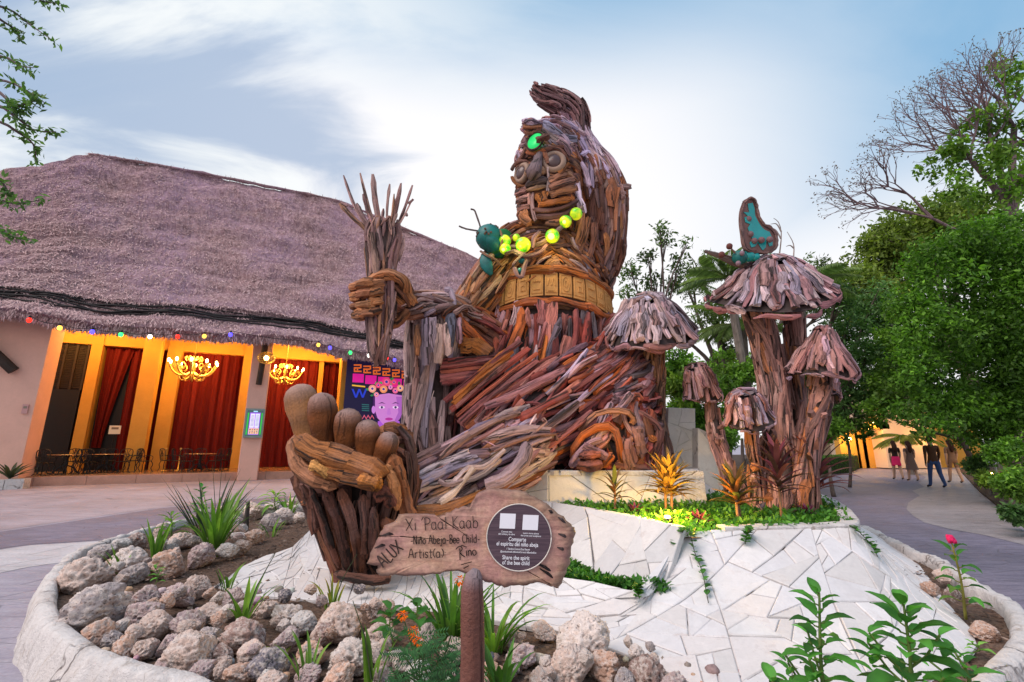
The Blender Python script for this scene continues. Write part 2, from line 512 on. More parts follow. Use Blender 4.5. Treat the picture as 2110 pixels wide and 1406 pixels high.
# ---- planting beds along the path
def bed(name, pts, h, mat="soil"):
    b = MB()
    n = len(pts); c = sum((Vector((p[0], p[1], 0)) for p in pts), Vector()) / n
    top = [Vector((p[0], p[1], h)) for p in pts]
    b.prism([Vector((p[0], p[1], -0.02)) for p in pts], top)
    return tag(b.build(name, MAT[mat]), kind="structure")
bed("bed_soil_right", [G(x, y) for x, y in [(1975, 968), (2020, 1016), (2112, 1090), (2300, 1146), (2900, 1245), (3300, 1150), (2500, 1000), (2100, 950)]], 0.05)
bed("bed_soil_back", [G(x, y) for x, y in [(1800, 946), (1730, 975), (1640, 1002), (1500, 1012), (1300, 1004), (1180, 980), (1300, 950), (1500, 938), (1700, 936)]], 0.05)

# ---- white limestone
def M_limestone(name, col=(0.72, 0.69, 0.70), crackw=0.5, scale=1.0, stain=0.35):
    m = N(name); v = m.coord("Position", 1.0)
    n1 = m.noise(v, 1.6 * scale, 5, 0.6); n2 = m.noise(v, 14 * scale, 5, 0.65, 0.3); n3 = m.noise(v, 70, 3, 0.6)
    vd = m.node("ShaderNodeMix", data_type='RGBA'); vd.inputs[0].default_value = 0.16
    m.l.new(v, vd.inputs[6]); m.l.new(m.noise(v, 5, 3, 0.6, out="Color"), vd.inputs[7])
    vo = m.voro(vd.outputs[2], 3.4 * scale, 'DISTANCE_TO_EDGE')
    ck = m.math('MULTIPLY', m.ramp(vo, [(0.0, 1.0), (0.022, 0.0)]), m.ramp(n1, [(0.42, 0.0), (0.56, 1.0)]))
    c = m.mix(1.0, col, m.ramp(n2, [(0.25, 0.86), (0.75, 1.08)]), 'MULTIPLY')
    c = m.mix(m.ramp(n1, [(0.5, 0.0), (0.8, stain)]), c, (0.50, 0.42, 0.38))
    c = m.mix(m.ramp(m.noise(v, 3.7, 6, 0.7), [(0.54, 0.0), (0.72, stain)]), c, (0.36, 0.32, 0.31))
    c = m.mix(m.ramp(m.noise(m.coord('Position', (6, 6, 1.2)), 1.6, 6, 0.7), [(0.56, 0.0), (0.70, stain * .8)]), c, (0.33, 0.25, 0.19))
    c = m.mix(m.ramp(n3, [(0.66, 0.0), (0.78, 0.5)]), c, (0.35, 0.30, 0.28))
    c = m.mix(m.math('MULTIPLY', ck, crackw), c, (0.13, 0.10, 0.09))
    h = m.math('SUBTRACT', m.math('ADD', m.math('MULTIPLY', n2, 0.8), m.math('MULTIPLY', n3, 0.25)), m.math('MULTIPLY', ck, 0.3))
    m.bsdf(c, 0.8, 0.25, m.bump(h, 0.8, 0.05)); MAT[name] = m.mat
M_limestone("plaster_white", (0.60, 0.56, 0.545), 0.9, 0.7, 0.95)
# stone slabs: each takes its tone from the mesh
def M_slab():
    m = N("slab"); v = m.coord("Position", 1.0)
    n1 = m.noise(v, 2.0, 5, 0.6); n2 = m.noise(v, 13, 6, 0.68, 0.5); n3 = m.noise(v, 80, 3, 0.6)
    c = m.mix(1.0, m.attr(), m.ramp(n2, [(0.25, 0.88), (0.75, 1.07)]), 'MULTIPLY')
    c = m.mix(m.ramp(n1, [(0.55, 0.0), (0.8, 0.32)]), c, (0.50, 0.44, 0.42))
    c = m.mix(m.ramp(n3, [(0.66, 0.0), (0.8, 0.45)]), c, (0.34, 0.29, 0.27))
    c = m.mix(m.ramp(m.noise(v, 6.5, 6, 0.75), [(0.56, 0.0), (0.72, 0.5)]), c, (0.40, 0.32, 0.29))
    h = m.math('ADD', m.math('MULTIPLY', n2, 0.8), m.math('MULTIPLY', n3, 0.2))
    m.bsdf(c, 0.7, 0.32, m.bump(h, 0.4, 0.018)); MAT["slab"] = m.mat
M_slab()
def M_mortar():
    m = N("mortar"); v = m.coord("Position", 1.0)
    n = m.noise(v, 3.2, 4, 0.6); n2 = m.noise(v, 26, 4, 0.6)
    c = m.mix(m.ramp(n, [(0.38, 0.0), (0.47, 1.0)]), (0.09, 0.07, 0.065), (0.57, 0.545, 0.55))
    c = m.mix(m.ramp(n2, [(0.6, 0.0), (0.75, 0.6)]), c, (0.10, 0.075, 0.065))
    m.bsdf(c, 0.9, 0.1, m.bump(n2, 0.5, 0.02)); MAT["mortar"] = m.mat
M_mortar()
WHITES = [(0.66, 0.635, 0.635), (0.68, 0.65, 0.645), (0.65, 0.625, 0.635), (0.655, 0.61, 0.60), (0.63, 0.605, 0.615), (0.60, 0.565, 0.555)]

def crazy_cells(L, W, sp, aniso=1.35, seed=1):
    """break a L x W rectangle into straight-sided stones by splitting it again and again"""
    rd = random.Random(seed); target = sp * sp * aniso; done = []
    def area(p): return abs(sum(p[i - 1][0] * p[i][1] - p[i][0] * p[i - 1][1] for i in range(len(p)))) / 2
    def cut(p, c, n):
        A, B = [], []
        for k in range(len(p)):
            a, b = p[k - 1], p[k]
            da = (a[0] - c[0]) * n[0] + (a[1] - c[1]) * n[1]; db = (b[0] - c[0]) * n[0] + (b[1] - c[1]) * n[1]
            if (da < 0) != (db < 0):
                t = da / (da - db); q = (a[0] + (b[0] - a[0]) * t, a[1] + (b[1] - a[1]) * t); A.append(q); B.append(q)
            (A if db < 0 else B).append(b)
        return A, B
    def go(p, d):
        if len(p) < 3: return
        ar = area(p)
        if ar < target * rd.choice((.45, .7, .9, 1.2, 1.7, 2.3)) or d > 14: done.append(p); return
        cx = sum(q[0] for q in p) / len(p); cy = sum(q[1] for q in p) / len(p)
        sxx = sum((q[0] - cx) ** 2 for q in p); syy = sum((q[1] - cy) ** 2 for q in p); sxy = sum((q[0] - cx) * (q[1] - cy) for q in p)
        an = .5 * math.atan2(2 * sxy, sxx - syy) + rd.gauss(0, .33); n = (math.cos(an), math.sin(an))
        ex = rd.uniform(-.22, .22) * math.sqrt(ar)
        A, B = cut(p, (cx + n[0] * ex, cy + n[1] * ex), n)
        if len(A) < 3 or len(B) < 3 or min(area(A), area(B)) < .12 * ar: return go(p, d + 1)
        go(A, d + 1); go(B, d + 1)
    go([(0, 0), (L, 0), (L, W), (0, W)], 0)
    # give long straight edges a slight kink is not needed: stones are sawn
    return done
def offset_poly(poly, d):
    """move every edge of a convex polygon inward by d"""
    n = len(poly)
    area = sum(poly[i - 1][0] * poly[i][1] - poly[i][0] * poly[i - 1][1] for i in range(n))
    sg = 1 if area > 0 else -1
    cl = poly
    for i in range(n):
        a, b = poly[i - 1], poly[i]
        ex, ey = b[0] - a[0], b[1] - a[1]; ln = math.hypot(ex, ey)
        if ln < 1e-6: continue
        nx, ny = -ey / ln * sg, ex / ln * sg
        c0 = nx * a[0] + ny * a[1] + d
        out = []
        for k in range(len(cl)):
            p, q = cl[k - 1], cl[k]
            dp = nx * p[0] + ny * p[1] - c0; dq = nx * q[0] + ny * q[1] - c0
            if (dp >= 0) != (dq >= 0):
                t = dp / (dp - dq); out.append((p[0] + (q[0] - p[0]) * t, p[1] + (q[1] - p[1]) * t))
            if dq >= 0: out.append(q)
        cl = out
        if len(cl) < 3: return []
    return cl
def pave(surf, L, W, sp, parent, gap=0.006, thk=0.03, seed=1, aniso=1.35, name="stone_slab", tones=WHITES, mat="slab"):
    """lay irregular slabs over surf(a, b) -> point, a in 0..1 over L metres, b in 0..1 over W metres"""
    rd = random.Random(seed + 5)
    for cell in crazy_cells(L, W, sp, aniso, seed):
        g_ = gap * rd.uniform(0.35, 1.3)
        c1 = offset_poly(cell, g_ / 2); c2 = offset_poly(cell, g_ / 2 + 0.007)
        if len(c1) < 3 or len(c2) < 3: continue
        def S(p): return Vector(surf(min(max(p[0] / L, 0), 1), min(max(p[1] / W, 0), 1)))
        cx = sum(p[0] for p in c1) / len(c1); cy = sum(p[1] for p in c1) / len(c1)
        e = 0.02
        n = (S((cx + e, cy)) - S((cx - e, cy))).cross(S((cx, cy + e)) - S((cx, cy - e)))
        if n.length < 1e-9: continue
        n.normalize()
        if n.z < -0.2 or (abs(n.z) <= 0.2 and n.y > 0): n = -n
        t = thk + rd.uniform(-0.006, 0.006)
        tilt = Vector((rd.uniform(-1, 1), rd.uniform(-1, 1), rd.uniform(-1, 1))) * 0.008
        lo = [S(p) - n * 0.02 for p in c1]; mi = [S(p) + n * (t - 0.006) for p in c1]; hi = [S(p) + n * (t + tilt.dot(S(p) - S((cx, cy)))) for p in c2]
        # long edges keep to the surface with a middle point
        b = MB(); k = len(c1); vs = lo + mi + hi + [S((cx, cy)) + n * t]
        fs = [(i, (i + 1) % k, k + (i + 1) % k, k + i) for i in range(k)]
        if len(c2) == k:
            fs += [(k + i, k + (i + 1) % k, 2 * k + (i + 1) % k, 2 * k + i) for i in range(k)]
            fs += [(2 * k + i, 2 * k + (i + 1) % k, 3 * k) for i in range(k)]
        else:
            vs = lo + mi + [S((cx, cy)) + n * t]
            fs += [(k + i, k + (i + 1) % k, 2 * k) for i in range(k)]
        b.add(vs, fs, jit(rd.choice(tones), 0.025))
        o = b.build(name, MAT[mat], parent)
        bmx = bmesh.new(); bmx.from_mesh(o.data); bmesh.ops.recalc_face_normals(bmx, faces=bmx.faces); bmx.to_mesh(o.data); bmx.free()

# ---- the oval planter: soil, rim wall
RIM_Z = 0.29
rim_px = [(640, 1046), (480, 1056), (400, 1068), (327, 1084), (289, 1094), (234, 1111), (176, 1131), (133, 1168), (112, 1210), (113, 1262), (176, 1321), (226, 1345), (312, 1372), (390, 1387), (428, 1403),
          (520, 1440), (700, 1490), (900, 1530), (1200, 1560), (1500, 1540), (1750, 1490), (1900, 1440), (2002, 1402), (2030, 1378), (2060, 1350), (2086, 1320), (2091, 1286), (2074, 1245), (2039, 1219), (1989, 1196), (1922, 1150), (1874, 1133), (1830, 1112), (1780, 1086)]
rim = [G(x, y, RIM_Z) for x, y in rim_px]
back = [Vector((5.2, 7.6, RIM_Z)), Vector((4.9, 8.8, RIM_Z)), Vector((3.2, 9.9, RIM_Z)), Vector((0, 10.3, RIM_Z)), Vector((-2.4, 10.0, RIM_Z)), Vector((-3.9, 9.6, RIM_Z))]
rim_loop = Vs(catmull(rim + back + [rim[0]], 190))[:-1]
soil = MB()
_c = Vector((0, 5, 0.2))
nl = len(rim_loop)
svs = [Vector((0.0, 5.5, 0.17))]
for k in range(1, 9):
    for p in rim_loop:
        q = Vector((0, 5.5, 0)).lerp(Vector((p.x, p.y, 0)), k / 8 * 0.995)
        svs.append(Vector((q.x, q.y, 0.17 + 0.05 * noise.noise(q * 1.7) + 0.02 * noise.noise(q * 6))))
sfs = [(0, 1 + i, 1 + (i + 1) % nl) for i in range(nl)]
for k in range(7):
    o0 = 1 + k * nl
    sfs += [(o0 + i, o0 + nl + i, o0 + nl + (i + 1) % nl, o0 + (i + 1) % nl) for i in range(nl)]
soil.add(svs, sfs)
def M_mulch():
    m = N("mulch"); v = m.coord("Position", 1.0)
    n = m.noise(v, 30, 5, 0.7); w = m.voro(v, 55, out="Color")
    c = m.mix(m.math('MULTIPLY', m.node("ShaderNodeSeparateColor").outputs[0], 0.0), (0.11, 0.065, 0.045), (0.11, 0.065, 0.045))
    sp = m.node("ShaderNodeSeparateColor"); m.l.new(w, sp.inputs[0])
    c = m.mix(sp.outputs[0], (0.045, 0.028, 0.022), (0.19, 0.115, 0.08))
    c = m.mix(m.ramp(n, [(0.4, 0.0), (0.7, 0.6)]), c, (0.24, 0.18, 0.15))
    m.bsdf(c, 0.95, 0.1, m.bump(m.math('ADD', n, sp.outputs[1]), 0.9, 0.03)); MAT["mulch"] = m.mat
M_mulch()
tag(soil.build("planter_soil", MAT["mulch"], smooth=True), kind="structure")
# bark chips scattered on the soil
def inside(poly, x, y):
    c = False; n = len(poly)
    for i in range(n):
        a, b = poly[i - 1], poly[i]
        if (a[1] > y) != (b[1] > y) and x < (b[0] - a[0]) * (y - a[1]) / (b[1] - a[1]) + a[0]: c = not c
    return c
rim_xy = [(p.x, p.y) for p in rim_loop]
chips = MB()
for _ in range(5200):
    x, y = random.uniform(-5.5, 5.2), random.uniform(1.7, 8.6)
    if x > -0.6 and y > 3.2 and x < 3.2: continue
    if not inside(rim_xy, x, y): continue
    z = 0.185 + 0.05 * noise.noise(Vector((x, y, 0)) * 1.7) + random.uniform(0, 0.015)
    a = random.uniform(0, 6.28); l = random.uniform(0.015, 0.045); w = l * random.uniform(0.25, 0.5)
    d = Vector((math.cos(a), math.sin(a), random.uniform(-0.4, 0.4))) * l; s_ = Vector((-math.sin(a), math.cos(a), random.uniform(-.5, .5))) * w
    c0 = Vector((x, y, z))
    chips.add([c0 - d, c0 + s_, c0 + d, c0 - s_, c0 + Vector((0, 0, 0.008))], [(0, 1, 4), (1, 2, 4), (2, 3, 4), (3, 0, 4)],
              jit(random.choice([(0.16, 0.09, 0.06), (0.25, 0.16, 0.11), (0.09, 0.055, 0.04), (0.33, 0.25, 0.2)]), 0.2))
tag(chips.build("bark_mulch", MAT["driftwood"]), "brown bark chips strewn over the planter soil", "mulch", kind="stuff")

# rim wall: sloping plastered stone
pw = thing("planter_wall", "low white plastered stone wall curving around the rock planter", "planter wall", (rim_loop[20].x, rim_loop[20].y, 0))
prof = [(0.16, -0.02), (0.145, 0.05), (0.13, 0.13), (0.11, 0.215), (0.09, 0.275), (0.075, 0.293), (0.035, 0.30), (0.0, 0.297), (-0.02, 0.28), (-0.035, 0.20), (-0.04, 0.10)]
fine = Vs(catmull([tuple(p) for p in rim_loop] + [tuple(rim_loop[0])], 900))[:-1]
m_ = len(fine); wv = []
for i, p in enumerate(fine):
    t = fine[(i + 2) % m_] - fine[i - 2]; t.z = 0; t.normalize(); nrm = Vector((t.y, -t.x, 0))
    if nrm.dot(Vector((p.x, p.y - 5.5, 0))) < 0: nrm = -nrm
    for j, (o_, z) in enumerate(prof):
        q = Vector((p.x, p.y, 0)) + nrm * o_
        k1 = noise.noise(Vector((q.x, q.y, z * 2)) * 2.3) * 0.016; k2 = noise.noise(Vector((q.x, q.y, z)) * 7) * 0.013 + noise.noise(Vector((q.x, q.y, z)) * 19) * 0.011
        z2 = z + (k1 * 0.5 + k2) * (1.0 if z > 0.05 else 0)
        wv.append(Vector((p.x, p.y, 0)) + nrm * (o_ + k1 + k2) + Vector((0, 0, z2)))
k_ = len(prof)
wfs = [(i * k_ + j, ((i + 1) % m_) * k_ + j, ((i + 1) % m_) * k_ + j + 1, i * k_ + j + 1) for i in range(m_) for j in range(k_ - 1)]
b = MB(); b.add(wv, wfs)
b.build("plaster_rim", MAT["plaster_white"], pw, smooth=True)

# ---- white stone apron: slabs laid over a mound
AP_Z = 0.2
ap_in = [(444, 1209, .20), (526, 1154, .25), (600, 1131, .27), (640, 1092, .30), (690, 1058, .34), (880, 1064, .36), (1020, 1110, .37), (1120, 1180, .38), (1230, 1203, .40), (1345, 1214, .42),
         (1405, 1105, .70), (1490, 1094, .745), (1620, 1092, .745), (1715, 1089, .745), (1757, 1084, .745), (1748, 1062, .745), (1722, 1040, .745), (1690, 1026, .745), (1660, 1016, .745)]
ap_out = [(440, 1212, .17), (506, 1228, .18), (556, 1233, .18), (603, 1237, .18), (700, 1247, .18), (800, 1252, .18), (900, 1262, .18), (1000, 1279, .18), (1100, 1297, .18), (1190, 1315, .18),
          (1270, 1345, .18), (1385, 1390, .18), (1560, 1470, .18), (1800, 1450, .18), (1960, 1385, .18), (2016, 1323, .17), (1952, 1249, .17), (1866, 1132, .17), (1800, 1092, .17)]
AI = [G(*p) for p in ap_in]; AO = [G(*p) for p in ap_out]
AI0 = AI; AI = Vs(catmull([tuple(p) for p in AI], 55)); AO = Vs(catmull([tuple(p) for p in AO], 55))
def ap_pt(k, b):
    n = len(AI) - 1; s = k * n; i = min(int(s), n - 1); t = s - i
    a = AI[i].lerp(AI[i + 1], t); c = AO[i].lerp(AO[i + 1], t)
    q = a.lerp(c, b)
    q.z -= 0.10 * math.sin(math.pi * b) * min(1.0, (a.z - c.z) / 0.5)      # slightly hollow slope
    q.z = max(q.z, 0.14)
    return q
# even spacing along the slope
_cum = [0.0]
for i in range(len(AI) - 1):
    _cum.append(_cum[-1] + 0.5 * ((AI[i + 1] - AI[i]).length + (AO[i + 1] - AO[i]).length))
def ap_surf(a, b):
    s = a * _cum[-1]
    for i in range(len(_cum) - 1):
        if s <= _cum[i + 1] + 1e-9: return ap_pt((i + (s - _cum[i]) / max(_cum[i + 1] - _cum[i], 1e-6)) / (len(AI) - 1), b)
    return ap_pt(1, b)
apron = thing("stone_apron", "white stone apron of irregular slabs sloping down around the sculpture", "stone paving", (0.5, 4.2, 0.2))
b = MB(); b.grid(lambda a, c: ap_surf(a, c), 90, 12); b.build("mortar_bed", MAT["mortar"], apron, smooth=True)
pave(ap_surf, _cum[-1], 1.9, 0.235, apron, 0.006, 0.016, seed=11, aniso=1.3)
# infill behind the inner edge on the left (under the foot and the shin)
def quad_surf(a, b, c, d):
    a, b, c, d = Vector(a), Vector(b), Vector(c), Vector(d)
    return lambda s, r: a.lerp(b, s).lerp(d.lerp(c, s), r)
def slab_patch(root, q, sp, seed, thk=0.025, aniso=1.3, gap=0.006, tones=WHITES):
    a, b_, c, d = [Vector(x) for x in q]
    L = ((b_ - a).length + (c - d).length) / 2; W = ((d - a).length + (c - b_).length) / 2
    f = quad_surf(a, b_, c, d)
    m = MB(); m.grid(lambda s, r: f(s, r), 4, 3); m.build("mortar_bed", MAT["mortar"], root)
    pave(f, L, W, sp, root, gap, thk, seed=seed, aniso=aniso, tones=tones)
q0 = [AI0[3], AI0[5], Vector((-0.2, 8.6, 0.42)), Vector((-3.2, 8.4, 0.36))]
slab_patch(apron, q0, 0.45, 21)

# ---- retaining wall between the lower and the upper bed
rw = thing("retaining_wall", "low white stone retaining wall between the two green beds", "stone wall", G(1340, 1212, .4))
def rw_top(a): return Vs([G(1128, 1040, .76), G(1200, 1052, .76), G(1290, 1068, .76), G(1370, 1082, .76), G(1420, 1092, .76)])
RT = [G(1118, 1036, .77), G(1230, 1055, .77), G(1330, 1074, .77), G(1412, 1092, .77)]
RB = [G(1060, 1128, .34), G(1180, 1178, .35), G(1280, 1206, .36), G(1372, 1215, .38)]
def rw_surf(a, b):
    s = a * 3; i = min(int(s), 2); t = s - i
    q = RT[i].lerp(RT[i + 1], t).lerp(RB[i].lerp(RB[i + 1], t), b)
    return q + Vector((0.03 * noise.noise(q * 5), 0.04 * noise.noise(q * 4 + Vector((3, 0, 0))), 0))
m = MB(); m.grid(rw_surf, 12, 5); m.build("mortar_bed", MAT["mortar"], rw, smooth=True)
pave(rw_surf, 2.1, 0.75, 0.30, rw, 0.006, 0.045, seed=31, aniso=1.3, tones=[(0.62, 0.59, 0.58), (0.56, 0.54, 0.54), (0.66, 0.62, 0.6), (0.52, 0.49, 0.48)])
# coping on top of the wall and along the upper bed's edge
def coping(root, pts, w, h, name="coping"):
    pts = Vs(catmull([tuple(p) for p in pts], max(10, len(pts) * 6)))
    b = MB(); n = len(pts); vs = []
    for i, p in enumerate(pts):
        t = pts[min(i + 1, n - 1)] - pts[max(i - 1, 0)]; t.z = 0; t.normalize(); s = Vector((t.y, -t.x, 0))
        for o_, z in ((-0.5, -h), (-0.5, -0.012), (-0.42, 0), (0.42, 0), (0.5, -0.012), (0.5, -h)):
            q = p + s * o_ * w + Vector((0, 0, z))
            q += Vector((noise.noise(q * 5), noise.noise(q * 5 + Vector((9, 0, 0))), 0.7 * noise.noise(q * 8))) * 0.014
            vs.append(q)
    fs = [(i * 6 + j, (i + 1) * 6 + j, (i + 1) * 6 + (j + 1) % 6, i * 6 + (j + 1) % 6) for i in range(n - 1) for j in range(6)]
    fs += [tuple(range(5, -1, -1)), tuple(range((n - 1) * 6, n * 6))]
    b.add(vs, fs); return b.build(name, MAT["plaster_white"], root)
coping(rw, [RT[0] + Vector((-.05, .1, .02)), RT[1] + Vector((0, .05, .02)), RT[2] + Vector((0, .05, .02)), RT[3] + Vector((.02, .05, .01))], 0.10, 0.08)
coping(apron, [p + Vector((0, 0.05, 0.035)) for p in AI0[11:19]], 0.16, 0.10)

# upper bed soil and lower bed soil
ub = [RT[0], RT[1], RT[2], RT[3]] + AI0[11:19] + [Vector((4.3, 8.5, .7)), Vector((1.6, 8.8, .7)), G(1440, 1030, .72), G(1140, 1036, .74)]
b = MB(); n0 = len(ub); cc_ = Vector((2.4, 5.6, 0.71))
b.add([cc_] + [Vector((p.x, p.y, 0.70)) for p in ub], [(0, 1 + i, 1 + (i + 1) % n0) for i in range(n0)])
tag(b.build("upper_bed_soil", MAT["mulch"]), kind="structure")
lb = [G(1040, 1130, .36), G(1180, 1180, .36), G(1290, 1208, .37), G(1385, 1222, .38), G(1345, 1216, .40), G(1230, 1204, .385), G(1120, 1182, .37), G(1020, 1112, .36)]
b = MB(); b.add([Vector((p.x, p.y, 0.365)) for p in lb], [tuple(range(len(lb)))])
tag(b.build("lower_bed_soil", MAT["mulch"]), kind="structure")

# ---- the seat platform and the taller wall pieces behind it
def solid_wall(root, front, depth, name="wall_core"):
    """front: four points (bottom left, bottom right, top right, top left); a body behind it"""
    fr = Vs(front); d = Vector(depth)
    b = MB(); b.prism([p + d * 0.004 for p in fr], [p + d for p in fr]); return b.build(name, MAT["plaster_white"], root)
CREAM = [(0.66, 0.61, 0.55), (0.62, 0.57, 0.52), (0.68, 0.63, 0.58), (0.58, 0.54, 0.50)]
PALE = [(.80, .75, .70), (.76, .72, .67), (.82, .77, .71)]
GREYS = [(0.58, 0.57, 0.58), (0.52, 0.51, 0.52), (0.60, 0.58, 0.58)]
pf = thing("stone_platform", "white stone block platform that the wooden figure sits on", "platform", G(1280, 1044, .7))
PT_Z = 1.115
p_fl_t, p_fr_t = P(1131, 976, 6.30), P(1437, 973, 6.30)
PT_Z = (p_fl_t.z + p_fr_t.z) / 2; p_fl_t.z = p_fr_t.z = PT_Z
p_fl_b, p_fr_b = Vector((p_fl_t.x - .01, 6.18, .55)), Vector((p_fr_t.x + .02, 6.18, .55))
p_ll_t = Vector((-0.65, 7.15, PT_Z)); p_ll_b = Vector((-0.75, 7.05, .3))
b = MB()
rg = [p_fl_b, p_fr_b, Vector((3.6, 7.4, .5)), Vector((3.3, 9.6, .3)), Vector((-2.6, 9.6, .3)), Vector((-2.6, 7.6, .3)), p_ll_b]
tg = [p_fl_t, p_fr_t, Vector((3.0, 7.6, PT_Z)), Vector((3.0, 9.5, PT_Z)), Vector((-2.5, 9.5, PT_Z)), Vector((-2.5, 7.7, PT_Z)), p_ll_t]
b.prism(rg, [p + Vector((0, .02, -0.02)) for p in tg])
b.build("platform_core", MAT["mortar"], pf)
slab_patch(apron, [AI0[5] + Vector((0, 0, -.01)), G(1062, 1128, .35), Vector((p_fl_b.x + .05, p_fl_b.y + .05, .36)), Vector((p_ll_b.x, p_ll_b.y + .3, .36))], .4, 23)
pave(quad_surf(p_fl_b, p_fr_b, p_fr_t, p_fl_t), 2.1, .6, .42, pf, .005, .022, seed=41, aniso=1.5, tones=CREAM)
pave(quad_surf(p_ll_b, p_fl_b, p_fl_t, p_ll_t), 1.15, .75, .4, pf, .005, .022, seed=42, aniso=1.2, tones=GREYS)
coping(pf, [p_ll_t + Vector((0, .04, .03)), p_fl_t + Vector((.03, .03, .03)), p_fl_t + Vector((.25, .03, .03)), p_fr_t + Vector((-.05, .03, .03))], .14, .06, "coping")
m = MB(); m.add([p + Vector((0, 0, .008)) for p in tg], [tuple(range(len(tg)))]); m.build("platform_top", MAT["plaster_white"], pf)
# pier at the platform's end
pier = thing("stone_pier", "short white stone pier at the end of the platform", "stone pier", (p_fr_t.x, 6.3, .5))
x0, x1 = P(1400, 975, 6.2).x, P(1437, 975, 6.2).x
# back walls
bw = thing("stone_wall", "tall white stone wall slab standing behind the mushroom stem", "stone wall", P(1400, 975, 8.0))
f1 = [P(1372, 1000, 7.6), P(1432, 1000, 7.6), P(1432, 842, 7.6), P(1376, 840, 7.6)]
solid_wall(bw, f1, (0.02, 0.30, 0)); pave(quad_surf(*f1), .55, 1.3, .34, bw, .004, .02, seed=51, aniso=1.0, tones=PALE)
sw = thing("stone_wall", "white stone wall with a sloping top behind the leaning mushrooms", "stone wall", P(1480, 1000, 7.3))
top = [(1438, 882), (1452, 888), (1470, 902), (1486, 924), (1497, 950), (1503, 985)]
ptsb = [P(x, 1040, 7.3) for x, y in top]; ptst = [P(x, y, 7.3) for x, y in top]
def sw_s(a, b_):
    s = a * 5; i = min(int(s), 4); t = s - i
    return ptsb[i].lerp(ptsb[i + 1], t).lerp(ptst[i].lerp(ptst[i + 1], t), b_)
m = MB(); m.prism([ptsb[0] + Vector((0, .004, 0)), ptsb[-1] + Vector((0, .004, 0))] + [p + Vector((0, .004, 0)) for p in ptst[::-1]],
                  [p + Vector((.02, .28, 0)) for p in [ptsb[0], ptsb[-1]] + ptst[::-1]]); m.build("wall_core", MAT["plaster_white"], sw)
pave(sw_s, .5, 1.1, .22, sw, .005, .02, seed=52, aniso=1.3, tones=PALE)
m = MB()
zt = PT_Z + .035
m.prism([Vector((x0, 6.10, .5)), Vector((x1 + .06, 6.10, .5)), Vector((x1 + .06, 6.5, .5)), Vector((x0, 6.5, .5))],
        [Vector((x0 + .01, 6.13, zt)), Vector((x1 + .05, 6.13, zt)), Vector((x1 + .05, 6.48, zt)), Vector((x0 + .01, 6.48, zt))])
m.build("pier_block", MAT["plaster_white"], pier)
# ================================================================== THATCHED HALL
FA = Vector((-17.3, 17.1, 0)); E1 = Vector((7.65, 3.7, 0)).normalized(); E2 = Vector((-E1.y, E1.x, 0))
FROT = Matrix(((E1.x, E2.x, 0), (E1.y, E2.y, 0), (0, 0, 1)))
def F(s, d, z): return FA + E1 * s + E2 * d + Vector((0, 0, z))
def FP(px, py, d=0.0):
    """(s, z) on the upright plane d metres behind the hall's front that the photograph shows at (px, py)"""
    u, f, k = ray(px, py)
    dirv = Vector((u, f, 0)); o = FA + E2 * d
    # o + E1*s = dirv*t
    den = dirv.x * E1.y - dirv.y * E1.x
    t = (o.x * E1.y - o.y * E1.x) / den
    q = dirv * t - o
    return q.dot(E1), CAM_H + k * t
def fbox(b, s0, s1, d0, d1, z0, z1, col=(1, 1, 1), mi=0):
    b.box(F((s0 + s1) / 2, (d0 + d1) / 2, (z0 + z1) / 2), (abs(s1 - s0), abs(d1 - d0), abs(z1 - z0)), FROT, col, mi)

def M_thatch():
    m = N("thatch")
    uv = m.coord("UV", (9, 1.5, 1)); uvf = m.coord("UV", (46, 5, 1)); pos = m.coord("Position", 1.0)
    n1 = m.noise(uv, 1.0, 5, 0.65, 0.8); n2 = m.noise(uvf, 1.0, 4, 0.7, 0.3); n3 = m.noise(pos, 0.35, 4, 0.6); n4 = m.noise(pos, 5.5, 5, 0.75)
    c = m.mix(m.ramp(n1, [(0.3, 0.0), (0.7, 1.0)]), (0.21, 0.115, 0.12), (0.62, 0.405, 0.41))
    c = m.mix(1.0, c, m.ramp(n2, [(0.3, 0.62), (0.7, 1.25)]), 'MULTIPLY')
    c = m.mix(1.0, c, m.ramp(n4, [(0.3, 0.66), (0.7, 1.22)]), 'MULTIPLY')
    c = m.mix(m.ramp(n3, [(0.4, 0.0), (0.7, 0.55)]), c, (0.42, 0.27, 0.40))
    c = m.mix(m.ramp(m.noise(m.coord('UV', (1.2, 4, 1)), 1.0, 4, .6), [(0.52, 0.0), (0.7, 0.5)]), c, (0.25, 0.14, 0.145))
    h = m.math('ADD', m.math('MULTIPLY', n1, 0.5), m.math('ADD', m.math('MULTIPLY', n2, 0.4), m.math('MULTIPLY', n4, 0.5)))
    m.bsdf(c, 0.95, 0.05, m.bump(h, 1.0, 0.16)); MAT["thatch"] = m.mat
M_thatch()
def M_straw():
    m = N("straw"); m.bsdf(m.attr(), 0.9, 0.08); MAT["straw"] = m.mat
M_straw()
M_plain("stucco_pink", (0.70, 0.40, 0.31), 0.8, 0.2, var=0.10, scale=1.5)
M_plain("stucco_orange", (0.62, 0.31, 0.055), 0.8, 0.2, var=0.12, scale=1.5)
M_plain("dark_timber", (0.035, 0.022, 0.016), 0.6, 0.3, var=0.4, scale=4)
M_plain("black_metal", (0.012, 0.011, 0.012), 0.45, 0.5, metal=0.3, var=0.3)
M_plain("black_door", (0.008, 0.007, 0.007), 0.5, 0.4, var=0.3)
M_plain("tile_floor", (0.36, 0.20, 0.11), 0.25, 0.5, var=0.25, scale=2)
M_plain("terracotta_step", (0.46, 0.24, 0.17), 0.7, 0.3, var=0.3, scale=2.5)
M_plain("soffit", (0.10, 0.065, 0.05), 0.9, 0.1, var=0.4, scale=3)
